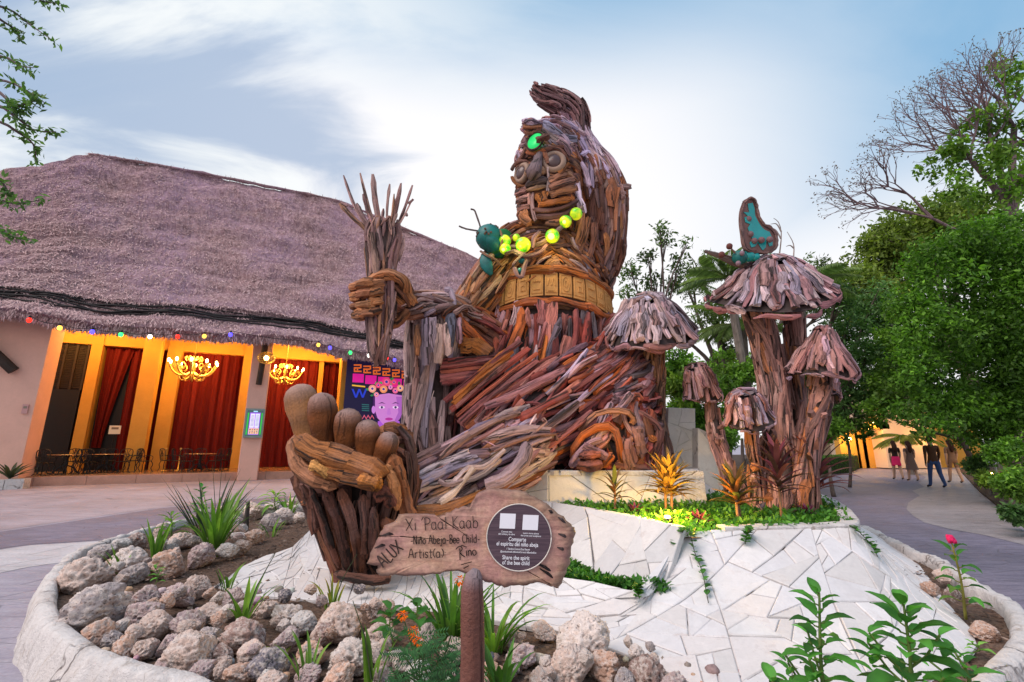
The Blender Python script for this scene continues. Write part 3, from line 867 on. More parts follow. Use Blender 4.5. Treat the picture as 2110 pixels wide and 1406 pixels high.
M_plain("cable_black", (0.02, 0.017, 0.018), 0.7, 0.2, var=0.3)
def M_curtain():
    m = N("curtain"); uv = m.coord("UV", (1, 1, 1)); pos = m.coord("Position", 1.0)
    n = m.noise(m.coord("UV", (60, 4, 1)), 1, 3, 0.5)
    c = m.mix(n, (0.095, 0.006, 0.005), (0.17, 0.010, 0.007))
    m.bsdf(c, 0.8, 0.2, m.bump(n, 0.2, 0.01)); MAT["curtain"] = m.mat
M_curtain()

hall = thing("thatched_hall", "open-fronted restaurant hall under a huge purplish-brown thatched roof", "building", F(5, 0, 0))
FLOOR_Z = 0.34
b = MB(); fbox(b, -9, 24, 0.55, 9.5, 0.0, FLOOR_Z); b.build("floor", MAT["tile_floor"], hall)
b = MB()
for i in range(22):
    fbox(b, -9 + i * 1.5 + .006, -9 + (i + 1) * 1.5 - .006, 0.30, 0.55, 0.0, FLOOR_Z - 0.02)
b.build("step", MAT["terracotta_step"], hall)
TOPZ = 6.6
def facade_col(pxl, pxr, pyb, d0, depth, mat, ztop=TOPZ, name="column", zb=0.0):
    s0, _ = FP(pxl, pyb, d0); s1, _ = FP(pxr, pyb, d0)
    b = MB(); fbox(b, s0, s1, d0, d0 + depth, zb, ztop); o = b.build(name, MAT[mat], hall)
    md = o.modifiers.new("b", 'BEVEL'); md.width = 0.03; md.segments = 2
    return s0, s1
# front columns
sA, _ = FP(40, 974, 0.0)
b = MB(); fbox(b, sA - 2.2, sA, 0.0, 1.1, 0, TOPZ); b.build("column", MAT["stucco_pink"], hall)
sB0, sB1 = facade_col(487, 529, 991, 0.0, 0.7, "stucco_pink")
# inner wall plane
DI = 4.6
def SI(px, py=930, d=DI): return FP(px, py, d)[0]
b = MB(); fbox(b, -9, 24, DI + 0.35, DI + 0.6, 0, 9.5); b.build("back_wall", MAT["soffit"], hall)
def pil(pxl, pxr, d, depth, py=925, zt=TOPZ, mat="stucco_orange"):
    s0, s1 = FP(pxl, py, d)[0], FP(pxr, py, d)[0]
    b = MB(); fbox(b, s0, s1, d, d + depth, FLOOR_Z, zt); b.build("pilaster", MAT[mat], hall)
    return s0, s1
pil(145, 170, DI - .5, .7)
pil(312, 343, DI - .5, .7)
pil(258, 296, DI - 1.4, .6, 930)
pil(642, 652, DI - .3, .5, 925)
pil(690, 716, 1.2, 1.5, 935)
pil(478, 500, DI - .5, .7)
pil(-40, 20, DI - .5, .7)
# lintel beam above the openings, lit from below
sL0, zl = FP(215, 712, DI - .4)
b = MB(); fbox(b, -9, 24, DI - .45, DI + .3, 6.0, 7.2); b.build("lintel", MAT["stucco_orange"], hall)
b = MB(); fbox(b, -9, 24, 0.05, 0.62, 6.05, 6.6); b.build("front_beam", MAT["stucco_pink"], hall)
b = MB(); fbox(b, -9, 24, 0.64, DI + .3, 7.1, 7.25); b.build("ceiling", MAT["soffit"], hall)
# curtains with real folds
def curtain(pxl, pxr, d, z0, z1, tie=None, name="curtain", py=925):
    s0, s1 = FP(pxl, py, d)[0], FP(pxr, py, d)[0]
    n = max(40, int((s1 - s0) * 26)); ph = random.uniform(0, 9)
    def fn(a, c):
        z = lerp(z0, z1, c)
        if tie is not None:
            w = 1.0 if c > 0.98 else (0.30 + 0.70 * max(0, (c - 0.0)) ** 1.3)
            a2 = tie + (a - tie) * w
        else: a2 = a
        s = lerp(s0, s1, a2)
        fold = 0.09 * math.sin(a * (s1 - s0) * 15 + ph + 0.4 * math.sin(c * 3)) + 0.04 * math.sin(a * (s1 - s0) * 37 + ph)
        return F(s, d + fold, z)
    b = MB(); b.grid(fn, n, 16, uvscale=((s1 - s0), z1 - z0)); return b.build(name, MAT["curtain"], hall, smooth=True)
curtain(345, 482, DI - .1, FLOOR_Z + .02, 6.02)
curtain(530, 642, DI - .1, FLOOR_Z + .02, 6.02)
curtain(182, 240, DI - .1, FLOOR_Z + 1.0, 6.02, tie=0.15)
curtain(236, 262, DI - .05, FLOOR_Z + .02, 6.02)
curtain(292, 314, DI - .1, FLOOR_Z + .02, 6.02)
curtain(652, 700, DI + .1, FLOOR_Z + .02, 6.02)
# dark doorway with louvred panel above
s0, s1 = SI(48), SI(146)
b = MB(); fbox(b, s0, s1, DI - .35, DI - .25, FLOOR_Z, 3.9); b.build("door", MAT["black_door"], hall)
b = MB()
for k in range(26):
    z = 3.98 + k * .078
    fbox(b, s0, s1, DI - .30, DI - .22, z, z + .045)
fbox(b, s0, s1, DI - .2, DI - .16, 3.9, 6.0)
for k in range(5):
    s = lerp(s0, s1, k / 4); fbox(b, s - .04, s + .04, DI - .36, DI - .30, 3.9, 6.0)
b.build("louvre_panel", MAT["dark_timber"], hall)
s0, s1 = SI(170), SI(182)
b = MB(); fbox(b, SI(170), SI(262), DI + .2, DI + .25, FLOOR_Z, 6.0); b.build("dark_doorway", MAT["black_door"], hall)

# --- the roof: eave curve, ridge curve, hip on the right
def roofpts():
    ev = [(-10, -1.1, 5.55), (-4, -1.2, 5.65), (2, -1.25, 5.75), (8, -1.25, 5.62), (13, -1.2, 5.45), (18, -1.1, 5.25), (25, -0.6, 5.0)]
    return [F(*p) for p in ev]
# eave from the photograph: its lower edge, at one metre in front of the columns
ev_px = [(-420, 560), (-200, 603), (0, 633), (90, 648), (200, 668), (330, 682), (480, 692), (600, 700), (700, 716), (840, 742), (1000, 770), (1180, 800), (1330, 826)]
EV = []
for x, y in ev_px:
    s, z = FP(x, y, -1.2); EV.append(F(s, -1.2, z))
RG_D = 7.5
rg_px = [(-700, 440), (-300, 395), (0, 357), (110, 340), (182, 322), (300, 341), (420, 362), (560, 390), (700, 420)]
RGp = []
for x, y in rg_px:
    s, z = FP(x, y, RG_D); RGp.append(F(s, RG_D, z))
# the hip comes down from the ridge's end to the far eave corner
hip_px = [(800, 462, 6.2), (900, 503, 4.9), (1000, 548, 3.6), (1150, 640, 1.6), (1330, 800, -0.9)]
HIP = []
for x, y, d in hip_px:
    s, z = FP(x, y, d); HIP.append(F(s, d, z))
eave = Vs(catmull([tuple(p) for p in EV], 121))
upper = Vs(catmull([tuple(p) for p in RGp + HIP], 121))
def roof_pt(a, c, lift=0.0):
    i = a * 120; k = min(int(i), 119); t = i - k
    e = eave[k].lerp(eave[k + 1], t); u = upper[k].lerp(upper[k + 1], t)
    q = e.lerp(u, c)
    sag = -0.045 * (u - e).length * math.sin(math.pi * c)
    nv = -E2 * 0.75 + Vector((0, 0, 0.65))
    lump = 0.30 * noise.noise(Vector((q.x * .4, q.y * .4, q.z * .6))) + 0.12 * noise.noise(q * 1.5) + 0.05 * noise.noise(q * 4.5) + 0.09 * (1 - ((c * 8 + .25 * noise.noise(q * .5)) % 1.0))
    return q + nv * (sag + lump + lift)
b = MB()
C0 = 0.13
b.grid(lambda a, c: roof_pt(a, lerp(C0, 1, c), 0.05), 170, 70, uvscale=(34, 16))
# thick lower edge of the upper layer
b.grid(lambda a, c: roof_pt(a, C0, 0.05) + (Vector((0, 0, -1)) * 0.28 + E2 * 0.25) * c, 170, 2, uvscale=(34, 1))
roof = b.build("thatch_roof", MAT["thatch"], hall, smooth=True)
b = MB()
b.grid(lambda a, c: roof_pt(a, c * (C0 + .03), -0.14 + 0.10 * (1 - c)), 170, 12, uvscale=(34, 3))
b.grid(lambda a, c: roof_pt(a, 0, -0.04) + Vector((0, 0, -0.30 * c)) + E2 * (0.42 * c), 170, 4, uvscale=(34, 1.5))
b.build("eave_thatch", MAT["thatch"], roof, smooth=True)
b = MB()
b.grid(lambda a, c: roof_pt(a, 0, -0.04) + Vector((0, 0, -0.30 + 2.6 * c)) + E2 * (0.42 + 3.6 * c), 60, 2)
b.build("soffit", MAT["soffit"], hall)
# back slope so that the roof is closed
b = MB()
b.grid(lambda a, c: roof_pt(a, 1.0, .05) + (E2 * 8 + Vector((0, 0, -9))) * c, 170, 4, uvscale=(34, 12))
b.build("back_slope", MAT["thatch"], roof, smooth=True)
# ridge cap
rp = [p + Vector((0, 0, .06)) + (-E2 * .75 + Vector((0, 0, .65))) * .06 for p in Vs(catmull([tuple(p) for p in RGp[4:] + HIP], 60))]
b = MB(); b.tube(rp, [0.10 + .06 * noise.noise(p * 2.5) for p in rp], 8, wob=.35); b.build("ridge_cap", MAT["thatch"], roof, smooth=True)
# loose straw over the thatch and a fringe along both edges
def straw(name, n, fn, parent):
    cen = np.empty((n, 3)); dr = np.empty((n, 3)); nm = np.empty((n, 3)); L = np.empty(n)
    for i in range(n):
        c, d, nv, l = fn(); cen[i] = c; dr[i] = d; nm[i] = nv; L[i] = l
    o = leaves(name, cen, dr, nm, L, 0.02 + L * 0.035, leaf_cols(n, (0.24, 0.135, 0.14), (0.62, 0.43, 0.42), 0.3), parent, "straw", 0.1)
    o["kind"] = "stuff"; return o
NV = (-E2 * .75 + Vector((0, 0, .65)))
def st_roof():
    a = random.uniform(0.12, 1); c = random.uniform(C0, 1) ** 1.1
    q = roof_pt(a, max(c, C0), 0.06)
    d = (eave[int(a * 119)] - upper[int(a * 119)]).normalized() + E1 * random.uniform(-.9, .9) + NV * random.uniform(0, .35)
    return q, d, NV, random.uniform(.12, .34)
def st_eave():
    a = random.uniform(0.1, 1); q = roof_pt(a, 0, -0.06) + E2 * random.uniform(0, .35) + Vector((0, 0, random.uniform(-.28, 0.02)))
    d = Vector((0, 0, -1)) - E2 * random.uniform(-.2, .6) + E1 * random.uniform(-.5, .5)
    return q, d, -E2, random.uniform(.08, .26)
def st_mid():
    a = random.uniform(0.1, 1); q = roof_pt(a, C0, 0.04) + E2 * random.uniform(0, .2) + Vector((0, 0, random.uniform(-.25, 0)))
    d = Vector((0, 0, -1)) - E2 * random.uniform(-.2, .6) + E1 * random.uniform(-.6, .6)
    return q, d, -E2, random.uniform(.08, .24)
def st_low():
    a = random.uniform(0.1, 1); c = random.uniform(0, C0 + .02); q = roof_pt(a, c, -0.10 + 0.10 * (1 - c / .16))
    d = (eave[int(a * 119)] - upper[int(a * 119)]).normalized() + E1 * random.uniform(-.7, .7) + NV * random.uniform(0, .3)
    return q, d, NV, random.uniform(.12, .34)
def st_ridge():
    i = random.randrange(len(rp) - 1); q = rp[i].lerp(rp[i + 1], random.random()) + Vector((0, 0, random.uniform(-.1, .05)))
    return q, -E2 * random.uniform(-.3, 1) + E1 * random.uniform(-1, 1) + Vector((0, 0, random.uniform(-.6, .25))), NV, random.uniform(.12, .34)
straw("straw", 3200, st_ridge, roof)
straw("straw", 9000, st_low, roof)
straw("straw", 34000, st_roof, roof); straw("straw_fringe", 7000, st_eave, roof); straw("straw_fringe", 4000, st_mid, roof)
# dark cables strung under the upper layer
for k in range(7):
    b = MB()
    pts = [roof_pt(i / 40, C0 - 0.012 - 0.008 * k + 0.006 * math.sin(i * .5 + k), 0.0 + .02 * (k % 3)) + Vector((0, 0, -.06 * math.sin(i * .9 + k * 2))) for i in range(4, 41)]
    b.tube(pts, 0.035, 5); b.build("cable", MAT["cable_black"], hall)

# --- diagonal brace poles on the columns
b = MB(); s, z = FP(-8, 730, -0.35); s2, z2 = FP(26, 764, -0.2)
b.tube([F(s - 2.2, -.9, z + 2.3), F(s2, -.12, z2)], .17, 10); b.build("brace_pole", MAT["dark_timber"], hall)
b = MB(); s, z = FP(549, 706, -.2); s2, z2 = FP(533, 793, -.12)
b.tube([F(s, -.5, z + .2), F(s2, -.12, z2)], .12, 10); b.build("brace_pole", MAT["dark_timber"], hall)

# --- lighting inside: chandeliers hang from the ceiling
M_glow("bulb_warm", (1.0, 0.62, 0.18), 30)
M_plain("gilt_metal", (0.62, 0.40, 0.10), 0.35, 0.5, metal=0.6, var=0.2)
def point(name, loc, energy, col, r=0.1, parent=None):
    l = bpy.data.lights.new(name, 'POINT'); l.energy = energy; l.color = col; l.shadow_soft_size = r
    o = bpy.data.objects.new(name, l); o.location = loc; COL.objects.link(o)
    if parent: adopt(o, parent)
    return o
WARM = (1.0, 0.50, 0.12)
def chandelier(px, py, d, wpx, label, top_py):
    s, z = FP(px, py, d); c = F(s, d, z); sc = wpx / 2 * (c.y / ray(px, py)[1] / FPX)
    t = thing("chandelier", label, "chandelier", c, "gilt chandeliers in the hall")
    b = MB(); b.lathe([(.02, -.62), (.09, -.55), (.04, -.45), (.10, -.3), (.06, -.1), (.12, .05), (.05, .25), (.08, .42), (.02, .6)], 10, c); 
    b.v = [tuple(c + (Vector(v) - c) * sc) for v in b.v]; b.build("stem", MAT["gilt_metal"], t, smooth=True)
    b = MB(); b.tube([c + Vector((0, 0, .55 * sc)), F(s, d, 7.1)], .02, 5); b.build("chain", MAT["gilt_metal"], t)
    for k in range(10):
        a = 2 * math.pi * k / 10 + .2; h = Vector((math.cos(a), math.sin(a), 0))
        b = MB()
        pr = [(.08, -.25), (.35, -.42), (.68, -.30), (.86, -.02), (.92, .12)]
        b.tube(catmull([tuple(c + (h * r + Vector((0, 0, zz))) * sc) for r, zz in pr], 12), .035 * sc, 5)
        pr = [(.80, -.1), (.62, .12), (.45, .02), (.50, -.16), (.64, -.13)]
        b.tube(catmull([tuple(c + (h * r + Vector((0, 0, zz))) * sc) for r, zz in pr], 12), .026 * sc, 5)
        pr = [(.06, .30), (.24, .46), (.36, .38), (.30, .27)]
        b.tube(catmull([tuple(c + (h * r + Vector((0, 0, zz))) * sc) for r, zz in pr], 9), .026 * sc, 5)
        pr = [(.07, -.42), (.34, -.62), (.5, -.46), (.38, -.36)]
        b.tube(catmull([tuple(c + (h * r + Vector((0, 0, zz))) * sc) for r, zz in pr], 9), .026 * sc, 5)
        arm = b.build("arm", MAT["gilt_metal"], t, smooth=True)
        if k % 1 == 0:
            b = MB(); q = c + (h * .92 + Vector((0, 0, .2))) * sc
            b.ball(q, (.05 * sc, .05 * sc, .09 * sc), 8, 6); b.build("bulb", MAT["bulb_warm"], arm, smooth=True)
    point("chandelier_light", c + Vector((0, 0, .25)), 520, WARM, .35, t)
chandelier(398, 756, 2.6, 92, "gilt chandelier with lit bulbs in the bay beside the menu column", 690)
chandelier(588, 768, 2.6, 74, "gilt chandelier with lit bulbs behind the tall wooden toes", 700)
for (px, py, d, e) in ((215, 740, 2.2, 330), (95, 740, 2.6, 200), (668, 760, 2.4, 220)):
    s, z = FP(px, py, d)
    t = thing("pendant_lamp", {215: "small warm pendant lamp over the dining tables", 95: "small warm pendant lamp before the black door", 668: "small warm pendant lamp by the bright poster"}[px], "lamp", F(s, d, 6.9), "small warm lamps under the hall ceiling")
    b = MB(); b.lathe([(.03, .1), (.16, .0), (.17, -.12), (.15, -.12)], 12, F(s, d, 6.95)); b.build("lamp_shade", MAT["dark_timber"], t)
    b = MB(); b.ball(F(s, d, 6.78), .08, 8, 6); b.build("bulb", MAT["bulb_warm"], t, smooth=True)
    point("lamp_light", F(s, d, 6.6), e, WARM, .2, t)
# round woven lamp at the column
s, z = FP(549, 738, -.45); c = F(s, -.45, z)
t = thing("woven_lamp", "round glowing woven lamp hanging at the menu column", "lamp", c)
b = MB()
for k in range(9):
    a = math.pi * k / 9
    b.tube([c + Vector((math.cos(a) * math.cos(q), math.sin(a) * math.cos(q), math.sin(q) * .72)) * .36 for q in [i * math.pi / 10 for i in range(21)]], .012, 4)
for k in range(5):
    h = (-.6 + .3 * k); r = math.sqrt(1 - h * h)
    b.tube([c + Vector((math.cos(q) * r, math.sin(q) * r, h * .72)) * .36 for q in [i * math.pi / 8 for i in range(17)]], .012, 4)
b.build("lamp_shade", MAT["gilt_metal"], t)
b = MB(); b.ball(c, .10, 10, 8); b.build("bulb", MAT["bulb_warm"], t, smooth=True)
b = MB(); b.tube([c + Vector((0, 0, .26)), c + Vector((0, 0, 1.2))], .012, 4); b.build("cord", MAT["cable_black"], t)
point("lamp_light", c + Vector((0, -.0, .0)), 40, WARM, .1, t)

# --- string of coloured bulbs under the eave
bulbs = [(60, 660, 'red'), (123, 676, 'amber'), (190, 684, 'blue'), (249, 690, 'green'), (309, 694, 'white'), (366, 694, 'red'), (421, 693, 'amber'), (475, 690, 'blue'),
         (656, 711, 'amber'), (680, 717, 'blue'), (722, 727, 'green'), (760, 733, 'white'), (797, 738, 'red'), (813, 742, 'blue')]
CB = {'red': (1, .02, .01), 'amber': (1, .5, .06), 'blue': (.08, .06, 1), 'green': (.03, .9, .15), 'white': (1, .95, .85)}
for k, v in CB.items(): M_glow("bulb_" + k, v, 3.0, tuple(q * .2 for q in v))
sl = thing("string_lights", "string of coloured bulbs hanging under the thatch eave", "string lights", F(6, -.7, 6))
bp = []
for x, y, cname in bulbs:
    s, z = FP(x, y, -1.5); bp.append((F(s, -1.5, z), cname))
b = MB(); wire = []
for i in range(len(bp) - 1):
    for k in range(6):
        t_ = k / 6; q = bp[i][0].lerp(bp[i + 1][0], t_) + Vector((0, 0, .16 - .10 * math.sin(math.pi * t_))); wire.append(q)
b.tube(wire, .012, 4); b.build("wire", MAT["cable_black"], sl)
for q, cname in bp:
    b = MB(); b.lathe([(.02, .16), (.035, .15), (.035, .07), (.03, .06)], 8, q); k = b.build("socket", MAT["cable_black"], sl)
    b = MB(); b.ball(q, (.075, .075, .09), 10, 8); b.build("bulb", MAT["bulb_" + cname], sl, smooth=True)
    k["label"] = "black socket"

# --- lit menu case on the column
s, z0 = FP(500, 902, -.1); s1, z1 = FP(547, 843, -.1)
mc = thing("menu_case", "lit menu display case hanging on the pink column", "menu case", F((s + s1) / 2, -.1, z0))
M_plain("case_frame", (0.22, 0.26, 0.24), 0.4, 0.5, metal=.4)
def M_menu():
    m = N("menu_screen"); c = m.attr(); m.bsdf(c, .3, .3, emit=c, estr=.55); MAT["menu_screen"] = m.mat
M_menu()
b = MB(); fbox(b, s, s1, -.16, 0, z0, z1); b.build("case", MAT["case_frame"], mc)
W_, H_ = s1 - s, z1 - z0
def mrect(bb, a0, a1, c0, c1, col, lay=0): fbox(bb, s + a0 * W_, s + a1 * W_, -.166 - .004 * lay, -.160, z0 + c0 * H_, z0 + c1 * H_, col)
b = MB(); mrect(b, .08, .92, .06, .94, (.05, .10, .10)); mrect(b, .12, .19, .1, .85, (.03, .5, .05), 1); mrect(b, .83, .9, .1, .85, (.03, .5, .05), 1)
mrect(b, .24, .78, .10, .86, (.35, .12, .8), 1); mrect(b, .28, .50, .34, .82, (.85, .8, .95), 2); mrect(b, .54, .75, .34, .82, (.8, .8, .95), 2)
mrect(b, .26, .77, .12, .32, (.95, .6, .4), 2)
for i in range(9):
    for j in range(2): mrect(b, .31 + .26 * j, .47 + .25 * j, .40 + i * .043, .418 + i * .043, (.25, .25, .35), 3)
for i in range(3):
    for j in range(4): mrect(b, .29 + .12 * j, .37 + .12 * j, .14 + i * .06, .18 + i * .06, (.5, .15, .08) if (i + j) % 2 else (.12, .12, .15), 3)
mrect(b, .40, .62, .88, .92, (.4, .75, .95), 2)
b.build("menu_sheet", MAT["menu_screen"], mc)
# small framed notice, switch and plaque
for (px, py, w, h, d, nm, lab, colr) in ((237, 886, .42, .38, DI - .6, "notice_board", "small white notice on a stand by the drawn curtain", (.8, .76, .62)),
                                        (52, 843, .16, .34, -.02, "notice_plate", "small red and white notice plate on the pink column corner", (.55, .3, .28))):
    s, z = FP(px, py, d); t = thing(nm, lab, "notice", F(s, d, z))
    b = MB(); fbox(b, s - w / 2, s + w / 2, d - .03, d, z - h / 2, z + h / 2, colr); fbox(b, s - w * .3, s + w * .3, d - .036, d - .03, z + h * .05, z + h * .3, (.25, .2, .15))
    b.build("plate", MAT["straw"], t)
    if nm == "notice_board":
        b = MB(); b.tube([F(s, d, z - h / 2), F(s, d, FLOOR_Z)], .02, 6); b.lathe([(.18, 0), (.16, .03), (.03, .04)], 12, F(s, d, FLOOR_Z)); b.build("stand", MAT["black_metal"], t)

# --- poster: a banner made to glow, with a stylised portrait under a wreath of flowers
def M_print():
    m = N("banner_print"); c = m.attr(); m.bsdf(c, .45, .3, emit=c, estr=.5); MAT["banner_print"] = m.mat  # print colours also emit, since the eave leaves this wall dark
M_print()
PD = 0.9
_, zt = FP(720, 722, PD); sp0, zb = FP(706, 962, PD); sp1, _ = FP(850, 962, PD)
sp0, _ = FP(700, 940, PD)
po = thing("poster", "tall banner with added glow and a purple-toned portrait under a crown of flowers", "poster", F((sp0 + sp1) / 2, PD, FLOOR_Z))
zb = 0.9
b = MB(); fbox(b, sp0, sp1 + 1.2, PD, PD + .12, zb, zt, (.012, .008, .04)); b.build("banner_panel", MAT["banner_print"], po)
def pp(px, py): return FP(px, py, PD)
lay = [0]
def poly(bb, pix, col):
    lay[0] += 1; d = PD - .003 - .0016 * lay[0]
    bb.add([F(*(lambda q: (q[0], d, q[1]))(pp(x, y))) for x, y in pix], [tuple(range(len(pix)))], col)
def disc(bb, x, y, r, col, n=14, ry=None): poly(bb, [(x + r * math.cos(2 * math.pi * k / n), y + (ry or r) * math.sin(2 * math.pi * k / n)) for k in range(n)], col)
ar = MB()
for k in range(6):      # a row of orange meander glyphs, pink blocks beneath
    x = 729 + k * 19.6; y = 751 + k * 2.7
    for (a, c, w, h) in ((0, 0, 16, 3), (13, 0, 3, 8), (0, 6, 14, 3), (0, 6, 3, 9), (0, 13, 16, 3), (6, 9.5, 3, 3)):
        poly(ar, [(x + a, y + c), (x + a + w, y + c), (x + a + w, y + c + h), (x + a, y + c + h)], (.85, .17, .03))
    x = 727 + k * 26; y = 770 + k * 3.4
    if k < 5: poly(ar, [(x, y), (x + 23, y + 1), (x + 22, y + 19), (x - 1, y + 18)], (.75, .01, .32))
poly(ar, [(725, 793), (752, 796), (752, 799), (725, 796)], (.9, .5, .05))
for x0_, y0_ in ((724, 802), (826, 812)):
    for k in range(4):
        a, c = x0_ + k * 7, y0_ + (0 if k % 2 == 0 else 18); a2, c2 = a + 7, y0_ + (18 if k % 2 == 0 else 0)
        poly(ar, [(a, c), (a + 4, c), (a2 + 4, c2), (a2, c2)], (.02, .05, .6))
for k in range(4): poly(ar, [(745, 833 + k * 4), (760, 834 + k * 4), (760, 836 + k * 4), (745, 835 + k * 4)], (.03, .14, .14))
for x0_ in (746, 814):
    for k in range(3): poly(ar, [(x0_ + k * 8, 862), (x0_ + 4 + k * 8, 855), (x0_ + 8 + k * 8, 862), (x0_ + 8 + k * 8, 865), (x0_ + 4 + k * 8, 858), (x0_ + k * 8, 865)], (.75, .12, .2))
poly(ar, [(768, 812), (834, 812), (834, 850), (828, 862), (774, 862), (767, 850)], (.05, .01, .10))     # hair
poly(ar, [(778, 868), (822, 868), (826, 892), (846, 905), (852, 970), (752, 970), (758, 905), (776, 892)], (.42, .10, .62))
poly(ar, [(752, 970), (758, 912), (785, 898), (800, 906), (816, 898), (846, 912), (852, 970)], (.10, .03, .5))
for sg in (0, 1):
    disc(ar, 769 if not sg else 829, 845, 4, (.62, .22, .70), ry=8)
poly(ar, [(772, 815), (800, 811), (829, 816), (829, 846), (824, 862), (814, 874), (801, 878), (788, 874), (777, 862), (772, 846)], (.62, .22, .62))
poly(ar, [(815, 818), (829, 818), (829, 846), (824, 862), (814, 874), (808, 876), (820, 850)], (.42, .12, .50))
for cx in (786, 814):
    disc(ar, cx, 840, 6, (.92, .70, .9), ry=2.8); disc(ar, cx, 840, 2.6, (.05, .02, .12))
    poly(ar, [(cx - 8, 833), (cx, 829), (cx + 8, 833), (cx, 831.5)], (.10, .02, .14))
poly(ar, [(798, 842), (803, 842), (805, 854), (800, 856), (796, 854)], (.55, .18, .6))
disc(ar, 800.5, 864, 8, (.45, .03, .30), ry=3)
for (x, y, r) in ((762, 806, 7), (776, 800, 9), (830, 806, 8), (822, 798, 8), (790, 792, 8), (808, 790, 8), (836, 812, 6), (770, 815, 6)):
    for k in range(4):
        a = random.uniform(0, 6.28); poly(ar, [(x, y), (x + r * math.cos(a - .4), y + r * math.sin(a - .4)), (x + 1.5 * r * math.cos(a), y + 1.5 * r * math.sin(a)), (x + r * math.cos(a + .4), y + r * math.sin(a + .4))], jit((.04, .28, .08), .3))
for (x, y, r, cl) in ((766, 802, 8, (.9, .35, .25)), (789, 803, 8, (.9, .3, .12)), (795, 788, 9, (.85, .06, .20)), (813, 806, 6, (.85, .12, .3)), (823, 801, 7, (.9, .38, .22)), (778, 795, 6, (.8, .05, .2)), (803, 799, 5, (.8, .2, .45)), (810, 789, 6, (.8, .05, .15)), (774, 814, 5, (.9, .25, .35))):
    disc(ar, x, y, r, cl); disc(ar, x, y, r * .62, tuple(min(1, q * 1.25 + .08) for q in cl)); disc(ar, x, y, r * .33, (.05, .05, .35))
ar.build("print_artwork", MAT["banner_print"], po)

# --- tables and chairs of black cast iron
def make_chair():
    t = thing("iron_chair", "black cast iron dining chair", "chair", (0, 0, 0), "iron chairs in the hall")
    b = MB(); b.lathe([(.02, 0), (.20, 0), (.215, .015), (.20, .03), (.02, .03)], 14, (0, 0, .44)); b.build("seat", MAT["black_metal"], t)
    for sx in (-1, 1):
        for sy in (-1, 1):
            b = MB(); b.tube(catmull([(.15 * sx, .15 * sy, .45), (.20 * sx, .20 * sy, .3), (.16 * sx, .17 * sy, .15), (.23 * sx, .23 * sy, 0)], 8), .016, 6); b.build("leg", MAT["black_metal"], t)
    b = MB()
    b.tube(catmull([(-.18, .17, .45), (-.22, .22, .7), (-.19, .25, .92), (0, .27, .97), (.19, .25, .92), (.22, .22, .7), (.18, .17, .45)], 22), .016, 6)
    for k in (-1, 0, 1): b.tube(catmull([(k * .06, .18, .45), (k * .10, .23, .65), (k * .05, .25, .8), (k * .11, .265, .94)], 10), .011, 5)
    for k in (-1, 1): b.tube(catmull([(0, .24, .72), (k * .08, .24, .78), (k * .1, .24, .7), (k * .03, .235, .62)], 9), .010, 5)
    b.build("backrest", MAT["black_metal"], t)
    for k in (-1, 1):
        b = MB(); b.tube(catmull([(k * .21, .21, .68), (k * .25, .0, .68), (k * .23, -.14, .62), (k * .17, -.15, .46)], 10), .013, 5); b.build("armrest", MAT["black_metal"], t)
    return t
def make_table():
    t = thing("iron_table", "black cast iron dining table", "table", (0, 0, 0), "iron tables in the hall")
    b = MB(); b.lathe([(.02, 0), (.62, 0), (.64, .012), (.62, .028), (.02, .03)], 28, (0, 0, .73)); b.build("table_top", MAT["tile_floor"], t)
    b = MB(); b.lathe([(.07, .1), (.045, .2), (.06, .4), (.04, .6), (.09, .73)], 10, (0, 0, 0)); b.build("pedestal", MAT["black_metal"], t, smooth=True)
    for k in range(4):
        a = k * math.pi / 2 + .4; h = Vector((math.cos(a), math.sin(a), 0))
        b = MB(); b.tube(catmull([tuple(h * .04 + Vector((0, 0, .32))), tuple(h * .2 + Vector((0, 0, .26))), tuple(h * .32 + Vector((0, 0, .08))), tuple(h * .45 + Vector((0, 0, .015)))], 9), .024, 6); b.build("foot", MAT["black_metal"], t)
    return t
def copy_tree(o, parent=None):
    c = o.copy(); COL.objects.link(c)
    if parent is not None:
        c.parent = parent; c.matrix_parent_inverse = o.matrix_parent_inverse.copy()
    for ch in list(o.children):
        if ch.name in bpy.data.objects: copy_tree(ch, c)
    return c
def place(proto, first, loc, rz, label):
    o = proto if first else copy_tree(proto)
    o.location = loc; o.rotation_euler.z = rz; o["label"] = label; return o
ch0, tb0 = make_chair(), make_table()
fa = math.atan2(E1.y, E1.x)
groups = [(138, 930, 1.9, "the table nearest the black door"), (222, 928, 2.4, "the middle table by the drawn curtain"), (412, 932, 1.8, "the table under the large chandelier")]
first = True; nth = 0
for gi, (px, py, d, wh) in enumerate(groups):
    s, _ = FP(px, py + 20, d); c = F(s, d, FLOOR_Z)
    place(tb0, gi == 0, c, fa, "round black cast iron table, " + wh)
    for k in range(5):
        a = fa + .5 + k * 2 * math.pi / 5; h = Vector((math.cos(a), math.sin(a), 0))
        side = ["far right", "far", "far left", "near left", "near right"][k]
        q = c + h * random.uniform(.78, .92)
        place(ch0, first, q, a - math.pi / 2 + random.uniform(-.3, .3), "black iron chair on the %s side of %s" % (side, wh)); first = False
for i, (px, d, lab) in enumerate(((300, 2.0, "black cast iron chair apart beside the orange pillar"), (345, 2.6, "black cast iron chair by the foot of the red curtain"))):
    s, _ = FP(px, 945, d); place(ch0, False, F(s, d, FLOOR_Z), fa + 1.2 + i, lab)
